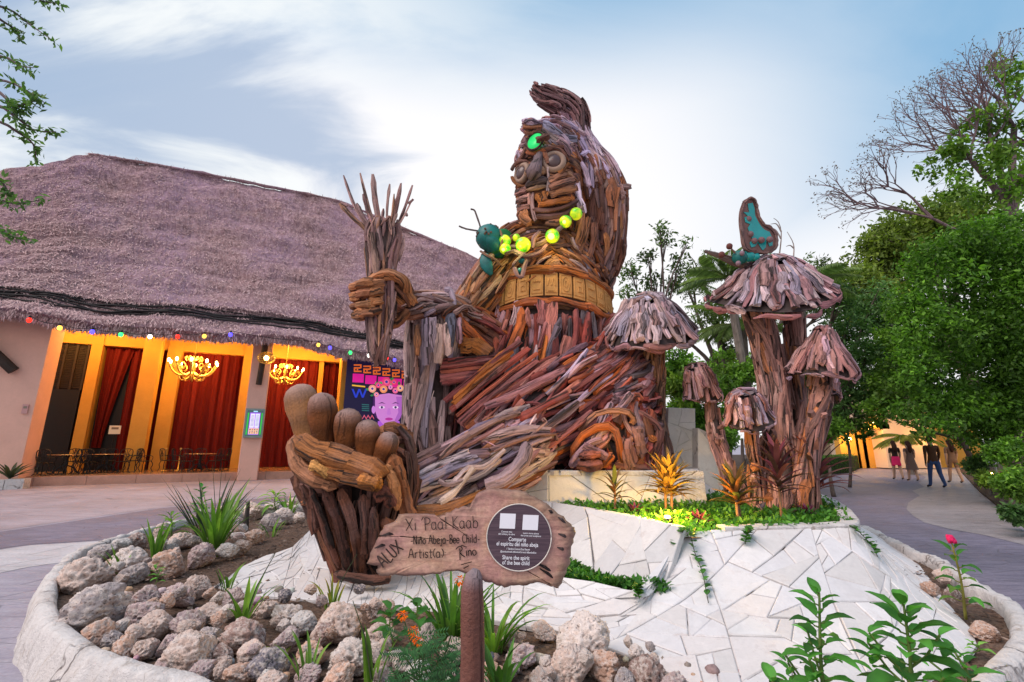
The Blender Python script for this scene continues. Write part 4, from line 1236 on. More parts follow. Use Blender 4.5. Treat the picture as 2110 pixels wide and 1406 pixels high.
# brass rope posts
for i, px in enumerate((342, 371)):
    s, z = FP(px, 938, 2.9); t = thing("rope_post", ["slim brass post by the orange pilaster", "slim brass post behind the iron table"][i], "rope post", F(s, 2.9, FLOOR_Z), "brass posts in the hall")
    b = MB(); b.lathe([(.14, 0), (.14, .02), (.025, .04), (.022, .9), (.04, .93), (.045, .97), (.02, 1.0)], 10, F(s, 2.9, FLOOR_Z)); b.build("post", MAT["gilt_metal"], t, smooth=True)
# spiky potted plant and stone trough at the column's foot
s, z = FP(20, 990, -.6)
tr = thing("stone_trough", "low grey stone trough at the foot of the pink column", "planter", F(s, -.6, 0))
b = MB()
for i in range(7):
    fbox(b, s - 3 + i * .5, s - 3 + i * .5 + .48, -.9, -.4, 0, .33 + random.uniform(-.02, .02))
b.build("trough_stones", MAT["plaster_white"], tr)
# ================================================================== DRIFTWOOD
RED = [(.34, .10, .078), (.27, .078, .06), (.40, .14, .085), (.36, .16, .14), (.20, .065, .058), (.46, .16, .06), (.32, .14, .13), (.42, .20, .16)]
SLATE = [(.10, .085, .10), (.075, .065, .075), (.14, .12, .135)]
GREY = [(.44, .34, .33), (.36, .27, .26), (.50, .40, .36), (.35, .29, .33), (.28, .20, .18), (.40, .28, .23), (.22, .15, .14)]
TAN = [(.50, .265, .125), (.40, .205, .10), (.31, .155, .08), (.55, .345, .20), (.26, .13, .08), (.46, .20, .075)]
BROWN = [(.24, .12, .075), (.18, .09, .06), (.30, .145, .075), (.13, .07, .052)]
MAUVE = [(.40, .27, .29), (.34, .22, .25), (.46, .33, .34), (.30, .20, .21), (.37, .30, .37), (.28, .16, .15)]
ORANGE = [(.44, .18, .06), (.40, .145, .055), (.48, .22, .08)]

class Tube:
    """a body swept along a spine; spine rows (px, py, Y, half width in photo pixels, depth ratio)"""
    def __init__(s, rows, up=None, raw=False):
        if raw: pts = [tuple(r[0]) + (r[1], r[2]) for r in rows]
        else: pts = [tuple(P(r[0], r[1], r[2])) + (max(r[3] - 5, r[3] * .6) * mpp(r[1], r[2]), max(r[3] - 5, r[3] * .6) * mpp(r[1], r[2]) * (r[4] if len(r) > 4 else 0.8)) for r in rows]
        s.n = 40; s.k = catmull(pts, s.n + 1)
        s.c = [Vector(q[:3]) for q in s.k]; s.a = [max(q[3], .01) for q in s.k]; s.b = [max(q[4], .01) for q in s.k]
        s.L = sum((s.c[i + 1] - s.c[i]).length for i in range(s.n))
        s.fr = []
        for i in range(s.n + 1):
            t = (s.c[min(i + 1, s.n)] - s.c[max(i - 1, 0)]).normalized()
            d = Vector(up) if up is not None else Vector((0, 1, 0))
            d = d - t * d.dot(t)
            if d.length < .05: d = Vector((0, 0, 1)) - t * t.z
            d.normalize(); s.fr.append((t, d, t.cross(d)))
    def at(s, u, th):
        x = min(max(u, 0), 1) * s.n; i = min(int(x), s.n - 1); f = x - i
        c = s.c[i].lerp(s.c[i + 1], f); a = lerp(s.a[i], s.a[i + 1], f); b = lerp(s.b[i], s.b[i + 1], f)
        _, d, l = s.fr[i]; _, d2, l2 = s.fr[i + 1]; d = d.lerp(d2, f); l = l.lerp(l2, f)
        return c + l * (math.cos(th) * a) + d * (math.sin(th) * b)
    def nrm(s, u, th):
        e = .01
        q = (s.at(min(u + e, 1), th) - s.at(max(u - e, 0), th)).cross(s.at(u, th + .03) - s.at(u, th - .03))
        if q.length < 1e-9: return Vector((0, -1, 0))
        q.normalize(); x = min(max(u, 0), 1) * s.n; c = s.c[int(round(x))]
        return q if q.dot(s.at(u, th) - c) > 0 else -q
    def rad(s, u): i = int(round(min(max(u, 0), 1) * s.n)); return (s.a[i] + s.b[i]) / 2
    def core(s, name, parent, shrink=.93, mat="driftwood", col=(.055, .032, .026)):
        b = MB(); vs = []; m = 22
        for i in range(s.n + 1):
            for k in range(m):
                th = 2 * math.pi * k / m; q = s.at(i / s.n, th); vs.append(s.c[i] + (q - s.c[i]) * shrink)
        fs = [(i * m + k, i * m + (k + 1) % m, (i + 1) * m + (k + 1) % m, (i + 1) * m + k) for i in range(s.n) for k in range(m)]
        fs += [tuple(range(m)), tuple(range(s.n * m, (s.n + 1) * m))]
        b.add(vs, fs, col); return b.build(name, MAT[mat], parent, smooth=True)

def stick(pts, nrms, w, h, col, sides=7, ends=(.55, .55), knots=True, tip_col=None):
    """one weathered piece of wood: split faces, uneven, broken ends"""
    n = len(pts); b = MB(); rad = []
    g_ = sum(col) / 3; sv = max(0, 1 - (max(col) - min(col)) / max(col) * 1.5); vv = .68 + .30 * sv
    col = tuple(max(.005, (g_ + (x - g_) * 1.2) * vv * q) for x, q in zip(col, (1.10 - .07 * sv, .88 + .08 * sv, .95 + .02 * sv)))
    ph = random.uniform(0, 9); amp = random.uniform(.05, .20)
    for i in range(n):
        t = i / (n - 1); e = 1.0
        if i == 0: e = ends[0]
        elif i == n - 1: e = ends[1]
        rad.append(w * .56 * e * (1 + amp * math.sin(t * random.uniform(5, 8) + ph) + random.uniform(-.09, .09)))
    cols = [tuple(x * (1 + .16 * math.sin(ph + 5 * i / n)) for x in col) for i in range(n)]
    side_prof = [random.choice((.72, .85, 1.0, 1.0, 1.12, 1.2)) for _ in range(sides)]
    b.tube(pts, rad, sides, cols, flat=h / w, nrm=nrms, wob=.07, round_end=.1, prof=side_prof, jag=.55)
    return b
class Wood:
    """keeps every piece with its size in view, so that the largest become objects of their own and the rest are joined"""
    def __init__(s): s.items = []
    def add(s, parent, b, size): s.items.append((size, parent, b))
    def flush(s, limit, name="wood_piece"):
        s.items.sort(key=lambda q: -q[0])
        rest = {}
        for k, (sz, par, b) in enumerate(s.items):
            if k < limit: b.build(name, MAT["driftwood"], par)
            else: rest.setdefault(par.name, (par, []))[1].append(b)
        for par, bs in rest.values():
            m = MB()
            for b in bs:
                o = len(m.v); m.v += b.v; m.c += b.c; m.uv += b.uv; m.m += b.m; m.f += [[o + i for i in f] for f in b.f]
            q = m.build("driftwood", MAT["driftwood"], par); q["kind"] = "stuff"
        s.items = []
CAMP = Vector((0, 0, CAM_H))
def view_size(pts, w, nrm):
    c = pts[len(pts) // 2]; v = CAMP - c; d = v.length
    f = max(0.0, nrm.dot(v / d)); L = sum((Vector(pts[i + 1]) - Vector(pts[i])).length for i in range(len(pts) - 1))
    return L * w * (f + .02) / (d * d)
def clad(wood, tube, parent, pal, ln, w, h, du_dth=(1, 0), u=(0, 1), th=(0, 2 * math.pi), cover=1.25, lift=.3, curl=.15, seg=6, ends=(.8, .8), flow=None, arcs=None, jitter=.35):
    """lay pieces of wood over a tube along a flow direction (du, dth) in metres"""
    rows_u = [u[0] + (u[1] - u[0]) * .5]
    area = 0.0; M = 24
    for i in range(M):
        uu = lerp(u[0], u[1], (i + .5) / M); area += tube.rad(uu) * (th[1] - th[0]) * tube.L * (u[1] - u[0]) / M
    w *= .68; ln *= .92; n = int(area / (ln * w) * cover)
    g = (math.sqrt(5) - 1) / 2
    for i in range(n):
        # evenly spread (golden-ratio) seeds; more of them where the tube is thick
        for _ in range(8):
            uu = lerp(u[0], u[1], random.random() if _ else ((i + .5) / n))
            if random.random() < tube.rad(uu) / max(tube.a): break
        tt = lerp(th[0], th[1], (i * g) % 1.0)
        fd = flow(uu, tt) if flow else du_dth
        L = ln * random.uniform(.45, 1.4); W = w * random.choice((.6, .8, .9, 1.0, 1.15, 1.45, 1.8)); H = h * random.uniform(.6, 1.2)
        ang = random.gauss(0, jitter * .35)
        fx = fd[0] * math.cos(ang) - fd[1] * math.sin(ang); fy = fd[0] * math.sin(ang) + fd[1] * math.cos(ang)
        pts, nr = [], []
        bend = random.uniform(-curl, curl); lf = lift * H * random.uniform(-.4, 2.2)
        for k in range(seg):
            s = (k / (seg - 1) - .5) * L; b2 = bend * L * (4 * (s / L) ** 2 - .33)
            u2 = uu + (fx * s - fy * b2) / tube.L
            t2 = tt + (fy * s + fx * b2) / max(tube.rad(uu), .12)
            u2 = min(max(u2, .001), .999)
            q = tube.at(u2, t2); nn = tube.nrm(u2, t2)
            pts.append(q + nn * lf); nr.append(nn)
        col = jit(random.choice(pal), .2)
        b = stick(pts, nr, W, H, col, ends=(random.choice((.35, .7, .9, .95)), random.choice((.35, .7, .9, .95))))
        wood.add(parent, b, view_size(pts, W, nr[seg // 2]))
        if i % 2 == 0:            # a splinter or broken twig caught between the larger pieces
            u3, t3 = uu + random.uniform(-.5, .5) * ln / tube.L, tt + random.uniform(-.5, .5) * w / max(tube.rad(uu), .12) * 3
            L3 = ln * random.uniform(.25, .6); a3 = ang + random.gauss(0, .35); gx = fd[0] * math.cos(a3) - fd[1] * math.sin(a3); gy = fd[0] * math.sin(a3) + fd[1] * math.cos(a3)
            pts, nr = [], []
            for k in range(4):
                s3 = (k / 3 - .5) * L3; u2 = min(max(u3 + gx * s3 / tube.L, .001), .999); t2 = t3 + gy * s3 / max(tube.rad(uu), .12)
                nn = tube.nrm(u2, t2); pts.append(tube.at(u2, t2) + nn * (H * random.uniform(.35, .75))); nr.append(nn)
            W3 = w * random.uniform(.16, .34); b = stick(pts, nr, W3, W3 * .8, jit(random.choice(pal), .45), sides=5, ends=(.5, .3)); wood.add(parent, b, view_size(pts, W3, nr[1]))
def rod(wood, parent, pix, w, col, h=None, nrm=None, n=9, ends=(.85, .85), sides=8):
    """a single hand-placed piece through photo points (px, py, Y), w in photo pixels"""
    pts = Vs(catmull([tuple(P(*p)) for p in pix], n))
    m = mpp(pix[len(pix) // 2][1], pix[len(pix) // 2][2])
    nn = Vector(nrm) if nrm is not None else Vector((-.15, -.95, .25)).normalized()
    b = stick(pts, [nn] * n, w * m, (h if h is not None else w * .8) * m, jit(col, .12), sides=sides, ends=ends)
    wood.add(parent, b, view_size(pts, w * m, Vector((0, -1, 0))) * 3)

# ---------------------------------------------------------------- the seated figure
fig = thing("wooden_sculpture", "giant seated figure assembled from driftwood on the white platform", "sculpture", (0.4, 7.6, PT_Z))
wood = Wood()
PI = math.pi
FRONT = (PI * .92, PI * 2.08)      # the half turned to the path
# robe, lower body
robe_t = Tube([(1128, 585, 8.2, 120, .72), (1128, 640, 8.2, 126, .72), (1122, 700, 8.1, 138, .7), (1110, 770, 8.0, 168, .62), (1100, 850, 7.95, 205, .56), (1092, 920, 7.9, 232, .52), (1090, 992, 7.9, 240, .5)])
robe = robe_t.core("robe", fig)
def robe_flow(u, t):
    side = math.cos(t)
    return (1.0, -.55 * side * max(0, u - .25) * 1.6)
clad(wood, robe_t, robe, RED + RED + MAUVE[:3] + SLATE + ORANGE[:1], .75, .14, .10, th=FRONT, u=(.30, .60), cover=1.7, flow=robe_flow, curl=.06, lift=.55)
clad(wood, robe_t, robe, RED + RED + MAUVE[:2] + SLATE[:1], .8, .12, .09, th=FRONT, u=(.5, 1.0), cover=1.9, flow=lambda u, t: (.75, -.75 * math.cos(t) - .35), curl=.08, lift=.5)
clad(wood, robe_t, robe, RED + SLATE, .9, .2, .1, th=(0, PI), u=(.1, 1), cover=.9)
# vertical strips under the belt, one by one
cols_strip = [RED[0], MAUVE[1], RED[2], MAUVE[3], RED[0], RED[1], RED[5], MAUVE[0], RED[0], SLATE[0], RED[5], RED[0], SLATE[1], RED[3], RED[0], SLATE[2], RED[1], RED[5], MAUVE[3], RED[4], RED[0]]
for i, cc in enumerate(cols_strip):
    x = 1012 + i * 11.6; y0 = 640 + 22 * ((x - 1128) / 120) ** 2; ln_ = random.uniform(70, 125)
    k = (x - 1128) / 128; Y = 8.2 - .80 * math.sqrt(max(0.02, 1 - k * k)) - .06
    x2 = 1128 + (x - 1128) * 1.10
    rod(wood, robe, [(x, y0 + 8, Y), (x + random.uniform(-2, 2), y0 + ln_ * .5, Y - .03), (x2 + random.uniform(-4, 4), y0 + ln_, Y - .10)], random.uniform(12, 17), cc, nrm=Vector((k, -1, .1)))
# chest
chest_t = Tube([(1128, 625, 8.2, 118, .72), (1124, 590, 8.2, 122, .72), (1125, 555, 8.25, 120, .72), (1140, 520, 8.3, 108, .7), (1150, 495, 8.3, 84, .7), (1150, 470, 8.3, 52, .8)])
chest = chest_t.core("chest", fig)
clad(wood, chest_t, chest, TAN + TAN + GREY[:2] + BROWN + SLATE[:1], .50, .085, .07, th=FRONT, cover=2.0, flow=lambda u, t: (-.55, .85 * (1 if math.cos(t) > -.15 else -1)), curl=.1, lift=.6)
clad(wood, chest_t, chest, TAN + BROWN, .6, .16, .08, th=(0, PI), cover=.9)
# belt: carved tiles between two rope-like rims
M_plain("carved_tile", (.52, .255, .08), .7, .3, var=.35, scale=5, bump=.5)
belt = None
bt = Tube([(1128, 595, 8.2, 126, .74), (1128, 612, 8.2, 130, .74), (1128, 640, 8.2, 133, .74), (1128, 662, 8.2, 131, .74)])
belt = bt.core("belt", fig, 1.0, col=(.12, .06, .035))
def belt_pt(th, c, out=0.0):
    # the belt dips at the sides
    q = bt.at(c, th); n = bt.nrm(c, th); q = q + n * out
    q.z += .24 * math.sin(-th) ** 2 - .16
    return q
NT = 15
for i in range(NT):
    a0, a1 = PI + (PI * i / NT) + .012, PI + (PI * (i + 1) / NT) - .012
    b = MB()
    b.grid(lambda s, r: belt_pt(lerp(a0, a1, s), lerp(.22, .78, r), .045), 4, 3)
    edge = [(0, 0), (1, 0), (1, 1), (0, 1)]
    for e in range(4):
        (s0, r0), (s1, r1) = edge[e], edge[(e + 1) % 4]
        b.grid(lambda s, r: belt_pt(lerp(a0, a1, lerp(s0, s1, s)), lerp(.22, .78, lerp(r0, r1, s)), .045 * (1 - r)), 4, 1)
    tile = b.build("carved_tile", MAT["carved_tile"], belt)
    # relief: a frame and a simple carved motif
    b = MB(); kind = i % 4
    def bp_(s, r, o=.05): return belt_pt(lerp(a0, a1, s), lerp(.22, .78, r), o)
    b.tube([bp_(.1, .12), bp_(.9, .12), bp_(.9, .88), bp_(.1, .88), bp_(.1, .12)], .008, 5, nrm=Vector((0, -1, 0)))
    if kind == 0:
        b.tube([bp_(.5 + .28 * math.cos(q), .5 + .28 * math.sin(q)) for q in [k * PI / 6 for k in range(13)]], .009, 5)
        b.tube([bp_(.5 + .12 * math.cos(q), .5 + .12 * math.sin(q)) for q in [k * PI / 4 for k in range(9)]], .009, 5)
    elif kind == 1:
        b.tube([bp_(.25, .3), bp_(.75, .3), bp_(.75, .7), bp_(.4, .7), bp_(.4, .5), bp_(.58, .5)], .010, 5)
    elif kind == 2:
        for q in (.3, .5, .7): b.ball(bp_(q, .42), .022, 6, 4)
        b.tube([bp_(.25, .72), bp_(.75, .72)], .012, 5)
    else:
        b.tube(catmull([tuple(bp_(.2, .6)), tuple(bp_(.38, .3)), tuple(bp_(.5, .6)), tuple(bp_(.66, .3)), tuple(bp_(.8, .6))], 14), .010, 5)
        b.tube([bp_(.25, .8), bp_(.75, .8)], .010, 5)
    b.build("carved_relief", MAT["carved_tile"], tile)
for c_, w_, cl in ((.10, 13, ORANGE[0]), (.03, 9, TAN[1]), (.93, 12, ORANGE[1]), (.99, 8, BROWN[0])):
    for k in range(6):
        t0 = PI * .98 + k * PI * 1.04 / 6; pts = [belt_pt(lerp(t0 - .06, t0 + PI * 1.04 / 6 + .06, q / 7), c_ + .03 * math.sin(q + k), .055) for q in range(8)]
        nr = [bt.nrm(.5, lerp(t0, t0 + PI / 6, q / 7)) for q in range(8)]
        b = stick(pts, nr, w_ * .0095, w_ * .008, jit(cl, .15), ends=(.6, .6)); wood.add(belt, b, view_size(pts, .1, nr[4]) * 2)
# neck
neck_t = Tube([(1140, 520, 8.1, 52, .9), (1140, 480, 8.1, 53, .9), (1138, 440, 8.1, 55, .9)])
neck = neck_t.core("neck", fig)
clad(wood, neck_t, neck, TAN + BROWN + GREY[:2], .55, .12, .07, th=(PI * .8, PI * 2.2), cover=1.7, curl=.04)

# head
head_t = Tube([(1120, 484, 8.05, 22, .9), (1124, 470, 8.05, 52, .95), (1128, 448, 8.05, 66, .95), (1131, 415, 8.05, 69, .95), (1131, 380, 8.05, 70, .95), (1130, 345, 8.05, 71, .95), (1136, 312, 8.05, 66, .95), (1142, 284, 8.05, 54, .95), (1150, 262, 8.05, 30, .95)])
head = head_t.core("head", fig, .97, col=(.16, .085, .055))
clad(wood, head_t, head, TAN + BROWN + [(.32, .19, .14)], .34, .11, .05, th=(PI * .85, PI * 2.05), u=(.05, .62), cover=1.35, flow=lambda u, t: (.15, 1), lift=.3, curl=.08)
clad(wood, head_t, head, BROWN + MAUVE + TAN[:2], .34, .10, .06, th=(PI * .85, PI * 2.05), u=(.6, 1), cover=1.4, flow=lambda u, t: (.4, 1), lift=.3)
FN = Vector((-.45, -.88, .05)).normalized()
def HY(px, py, out=0.0):
    """distance of the face surface at a photo point"""
    k = min(max((px - 1131) / 72, -.97), .97); return 8.05 - .66 * math.sqrt(1 - k * k) - out
# eyes: pale ring, dark ball, heavy brow
M_plain("eye_ring", (.30, .19, .14), .6, .3, var=.2)
M_plain("eye_ball", (.085, .045, .045), .35, .5, var=.2)
for (x, y, r, rx) in ((1076, 358, 23, .80), (1141, 334, 25, .88)):
    k = (x - 1131) / 72; nrm = Vector((k * .9 - .25, -1 + abs(k) * .3, .05)).normalized(); c = P(x, y, HY(x, y, .02)); m_ = mpp(y, 7.4)
    b = MB(); b.lathe([(.0, -.06), (r * m_, -.06), (r * m_ * 1.03, .015), (r * m_ * .9, .05), (r * m_ * .66, .055), (r * m_ * .6, .03), (.0, .02)], 24, c, nrm); e = b.build("eye_socket", MAT["eye_ring"], head, smooth=True)
    b = MB(); Q = nrm.to_track_quat('Z', 'Y').to_matrix(); b.ball(c + nrm * .015, (r * m_ * .60, r * m_ * .66, .075), 16, 10, rot=Q); b.build("eye_ball", MAT["eye_ball"], head, smooth=True)
    for sg, w in ((1, 8), (-1, 6)):
        pts = [(x + rx * 1.22 * r * math.cos(q), y - sg * 1.12 * r * math.sin(q), HY(x, y, .03)) for q in [.25 + i * .52 for i in range(6)]]
        rod(wood, head, pts, w, BROWN[1] if sg > 0 else TAN[1])
# nose, lips
def lump(name, pix, prof, mat, parent, col, flat=.9, nrm=FN, sides=12):
    b = MB(); pts = Vs(catmull([tuple(P(*p)) for p in pix], len(prof)))
    b.tube(pts, prof, sides, col, flat=flat, nrm=nrm, round_end=.4, wob=.03); return b.build(name, MAT[mat], parent, smooth=True)
m7 = mpp(360, 7.4)
lump("nose", [(1112, 318, HY(1112, 318, .04)), (1106, 338, HY(1106, 338, .14)), (1099, 354, HY(1100, 354, .26)), (1098, 362, HY(1099, 360, .2))], [8 * m7, 10 * m7, 15 * m7, 17 * m7, 14 * m7], "driftwood", head, (.15, .10, .11))
for (x, y) in ((1088, 356), (1116, 352)): lump("nostril", [(x - 5, y + 3, HY(x, y, .12)), (x + 5, y - 2, HY(x, y, .14))], [7 * m7, 10 * m7, 8 * m7], "driftwood", head, (.26, .14, .085))
lump("upper_lip", [(1082, 386, HY(1082, 386, .03)), (1096, 375, HY(1096, 375, .14)), (1112, 371, HY(1112, 371, .12)), (1129, 370, HY(1129, 370, .02))], [3 * m7, 8 * m7, 12 * m7, 11 * m7, 9 * m7, 4 * m7], "driftwood", head, (.075, .042, .04), .8)
lump("lower_lip", [(1085, 393, HY(1085, 393, .04)), (1100, 388, HY(1100, 388, .13)), (1114, 385, HY(1114, 385, .11)), (1125, 384, HY(1125, 384, .03))], [3 * m7, 5 * m7, 6 * m7, 5 * m7, 3 * m7], "driftwood", head, (.36, .19, .10), .8)
# cheek and jaw boards
for pix, w, cl in (([(1131, 372, 0), (1150, 362, 0), (1164, 358, 0)], 13, (.40, .22, .13)), ([(1131, 388, 0), (1155, 378, 0), (1184, 370, 0)], 17, (.44, .24, .15)), ([(1134, 402, 0), (1158, 394, 0), (1184, 388, 0)], 12, TAN[1]),
                   ([(1106, 398, 0), (1110, 408, 0), (1113, 418, 0)], 12, ORANGE[2]), ([(1122, 394, 0), (1121, 404, 0), (1121, 414, 0)], 13, ORANGE[2]), ([(1090, 400, 0), (1092, 412, 0), (1093, 422, 0)], 11, (.42, .26, .20)),
                   ([(1062, 400, 0), (1073, 394, 0), (1084, 392, 0)], 13, (.34, .20, .17)), ([(1064, 416, 0), (1076, 410, 0), (1088, 408, 0)], 12, (.40, .25, .20)), ([(1067, 430, 0), (1080, 425, 0), (1092, 424, 0)], 10, (.36, .21, .16)),
                   ([(1110, 421, 0), (1140, 417, 0), (1174, 410, 0)], 15, ORANGE[0]), ([(1098, 432, 0), (1125, 434, 0), (1160, 428, 0), (1188, 414, 0)], 12, BROWN[1]), ([(1106, 446, 0), (1130, 448, 0), (1160, 443, 0), (1182, 430, 0)], 12, BROWN[3]),
                   ([(1098, 398, 0), (1096, 420, 0), (1100, 446, 0), (1104, 456, 0)], 8, GREY[4]), ([(1078, 436, 0), (1080, 450, 0), (1092, 462, 0)], 18, TAN[1]), ([(1124, 460, 0), (1150, 458, 0), (1176, 448, 0)], 12, TAN[2]),
                   ([(1129, 345, 0), (1130, 370, 0), (1128, 400, 0)], 5, GREY[2]), ([(1150, 356, 0), (1158, 346, 0), (1170, 336, 0)], 11, ORANGE[2]), ([(1086, 312, 0), (1100, 316, 0), (1122, 308, 0)], 10, ORANGE[1]),
                   ([(1082, 306, 0), (1110, 310, 0), (1140, 304, 0), (1168, 302, 0)], 8, BROWN[1]), ([(1106, 322, 0), (1102, 330, 0), (1098, 342, 0)], 8, GREY[3]), ([(1120, 316, 0), (1126, 326, 0), (1130, 336, 0)], 9, BROWN[2]),
                   ([(1084, 290, 0), (1082, 302, 0), (1078, 316, 0), (1068, 332, 0)], 9, BROWN[0]), ([(1150, 290, 0), (1164, 300, 0), (1176, 318, 0)], 12, MAUVE[3])):
    rod(wood, head, [(x, y, HY(x, y, .05)) for x, y, _ in pix], w, cl, h=w * .55, nrm=Vector((pix[1][0] / 72 - 1131 / 72 - .1, -1, .05)))
# third eye: green glass disc in a wooden rim
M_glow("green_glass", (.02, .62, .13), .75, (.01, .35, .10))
c = P(1103, 292, HY(1103, 292, .10)); nrm = Vector((-.55, -.83, .05)).normalized()
b = MB(); b.lathe([(.0, -.03), (.165, -.03), (.165, .015), (.0, .03)], 22, c, nrm); b.build("glass_disc", MAT["green_glass"], head, smooth=True)
b = MB(); Qm = nrm.to_track_quat('Z', 'Y')
b.tube([c + Qm @ Vector((math.cos(q) * .175, math.sin(q) * .175, .01)) for q in [i * PI / 10 for i in range(21)]], .022, 6, BROWN[3]); b.build("disc_rim", MAT["driftwood"], head, smooth=True)
rod(wood, head, [(1106, 288, HY(1106, 288, .2)), (1116, 284, HY(1116, 284, .2)), (1128, 280, HY(1128, 280, .16))], 14, BROWN[3], h=12)
rod(wood, head, [(1082, 285, HY(1085, 285, .06)), (1084, 294, HY(1085, 290, .04)), (1082, 300, HY(1085, 300, .04))], 9, MAUVE[3])

# hair: a long mantle of grey wood from brow to shoulder
hair_t = Tube([(1146, 252, 8.25, 26, 1.2), (1166, 268, 8.3, 36, 1.2), (1182, 300, 8.35, 36, 1.3), (1202, 340, 8.4, 42, 1.35), (1222, 380, 8.4, 52, 1.35), (1234, 420, 8.45, 54, 1.3), (1238, 470, 8.45, 50, 1.25), (1240, 520, 8.45, 42, 1.2), (1238, 560, 8.4, 30, 1.1), (1232, 596, 8.4, 20, 1.0)])
hair = hair_t.core("hair", fig, .95)
LAV = [(.62, .53, .62), (.52, .46, .60), (.66, .56, .60), (.46, .37, .44), (.56, .44, .48)]
clad(wood, hair_t, hair, LAV + LAV + MAUVE[:2], .80, .085, .065, th=(PI * .75, PI * 2.35), u=(0, .48), cover=2.0, curl=.10, lift=.6)
clad(wood, hair_t, hair, BROWN + TAN[:3] + GREY[4:] + [(.26, .16, .13)], .55, .11, .075, th=(PI * .75, PI * 2.35), u=(.44, 1), cover=2.0, curl=.06, lift=.55)
clad(wood, hair_t, hair, BROWN + LAV[:1], .7, .16, .08, th=(PI * .3, PI * .8), cover=1.0)
for pix, w, cl in (([(1236, 384, 7.85), (1246, 376, 7.85), (1254, 390, 7.85)], 26, (.30, .17, .11)), ([(1262, 380, 7.9), (1276, 384, 7.9), (1300, 385, 7.95)], 11, GREY[4]), ([(1190, 330, 7.78), (1205, 350, 7.8), (1214, 384, 7.8)], 12, LAV[0]),
                   ([(1198, 320, 7.75), (1212, 312, 7.78), (1222, 330, 7.8), (1236, 368, 7.85)], 10, LAV[1]), ([(1272, 382, 7.9), (1278, 400, 7.9), (1280, 410, 7.9)], 18, (.36, .24, .20)),
                   ([(1190, 300, 7.75), (1184, 350, 7.75), (1190, 400, 7.72), (1204, 440, 7.72)], 13, LAV[2]), ([(1200, 440, 7.7), (1190, 490, 7.65), (1172, 530, 7.6)], 13, TAN[0]), ([(1212, 450, 7.72), (1206, 490, 7.68), (1190, 530, 7.62)], 12, TAN[1]),
                   ([(1224, 460, 7.74), (1222, 500, 7.7), (1208, 545, 7.66)], 12, BROWN[0]), ([(1168, 500, 7.62), (1190, 530, 7.6), (1214, 560, 7.62)], 18, SLATE[2])):
    rod(wood, hair, pix, w, cl, h=w * .6)
# forelock reaching over the brow, and the plume on top
fl_t = Tube([(1078, 260, 7.45, 9, 1), (1092, 262, 7.45, 17, 1), (1108, 264, 7.48, 11, 1), (1130, 266, 7.6, 17, 1), (1160, 276, 7.8, 24, 1), (1190, 296, 8.0, 26, 1)])
fl = fl_t.core("forelock", fig)
clad(wood, fl_t, fl, LAV + MAUVE, .40, .08, .06, cover=1.8, curl=.08)
for pix, w, cl in (([(1077, 254, 7.4), (1095, 250, 7.38), (1115, 252, 7.4), (1135, 258, 7.5)], 8, MAUVE[3]), ([(1078, 262, 7.38), (1098, 263, 7.35), (1116, 262, 7.4)], 10, TAN[2]), ([(1082, 272, 7.38), (1096, 274, 7.36), (1112, 266, 7.4)], 12, BROWN[0]),
                   ([(1116, 266, 7.42), (1136, 282, 7.45), (1158, 296, 7.5), (1178, 296, 7.6)], 15, (.45, .36, .32)), ([(1118, 256, 7.42), (1140, 268, 7.45), (1162, 284, 7.52), (1186, 288, 7.65)], 16, (.36, .37, .48)), ([(1140, 252, 7.6), (1164, 262, 7.65), (1190, 284, 7.75), (1212, 318, 7.85)], 14, LAV[1])):
    rod(wood, fl, pix, w, cl)
pl_t = Tube([(1196, 282, 8.1, 15, 1), (1188, 246, 8.05, 24, .8), (1168, 222, 8.0, 28, .7), (1140, 208, 7.95, 25, .7), (1115, 194, 7.9, 18, .7), (1100, 182, 7.88, 9, .8)])
pl = pl_t.core("plume", fig)
clad(wood, pl_t, pl, [(.20, .12, .115), (.26, .155, .14), (.16, .10, .10), (.30, .20, .19)], .45, .06, .05, cover=2.2, curl=.06, lift=.8)
for k in range(9):
    x = 1098 + random.uniform(-4, 16); y = 184 + random.uniform(-2, 12)
    rod(wood, pl, [(x + 26, y + 16, 7.85), (x + 12, y + 7, 7.84), (x - random.uniform(0, 6), y - random.uniform(0, 9), 7.84)], random.uniform(4, 7), (.20, .13, .125), ends=(.8, .3))

# near arm: shoulder, upper arm, forearm resting on the raised knee
sh_t = Tube([(1062, 520, 8.0, 34, .9), (1030, 552, 7.85, 42, .9), (996, 596, 7.65, 40, .9), (966, 636, 7.45, 36, .9), (946, 664, 7.3, 30, .9)])
arm = sh_t.core("arm", fig)
clad(wood, sh_t, arm, TAN + TAN + [(.44, .34, .24), (.50, .38, .24)] + BROWN[:1], .75, .10, .075, cover=1.7, curl=.05, lift=.5)
fa_t = Tube([(972, 664, 7.3, 32, .9), (930, 640, 7.0, 30, .9), (880, 630, 6.75, 28, .9), (845, 630, 6.55, 24, .9), (815, 622, 6.45, 26, .9)])
fore = fa_t.core("forearm", fig)
clad(wood, fa_t, fore, GREY + TAN[:3] + BROWN[:2], .6, .09, .065, cover=1.8, curl=.08, lift=.5)
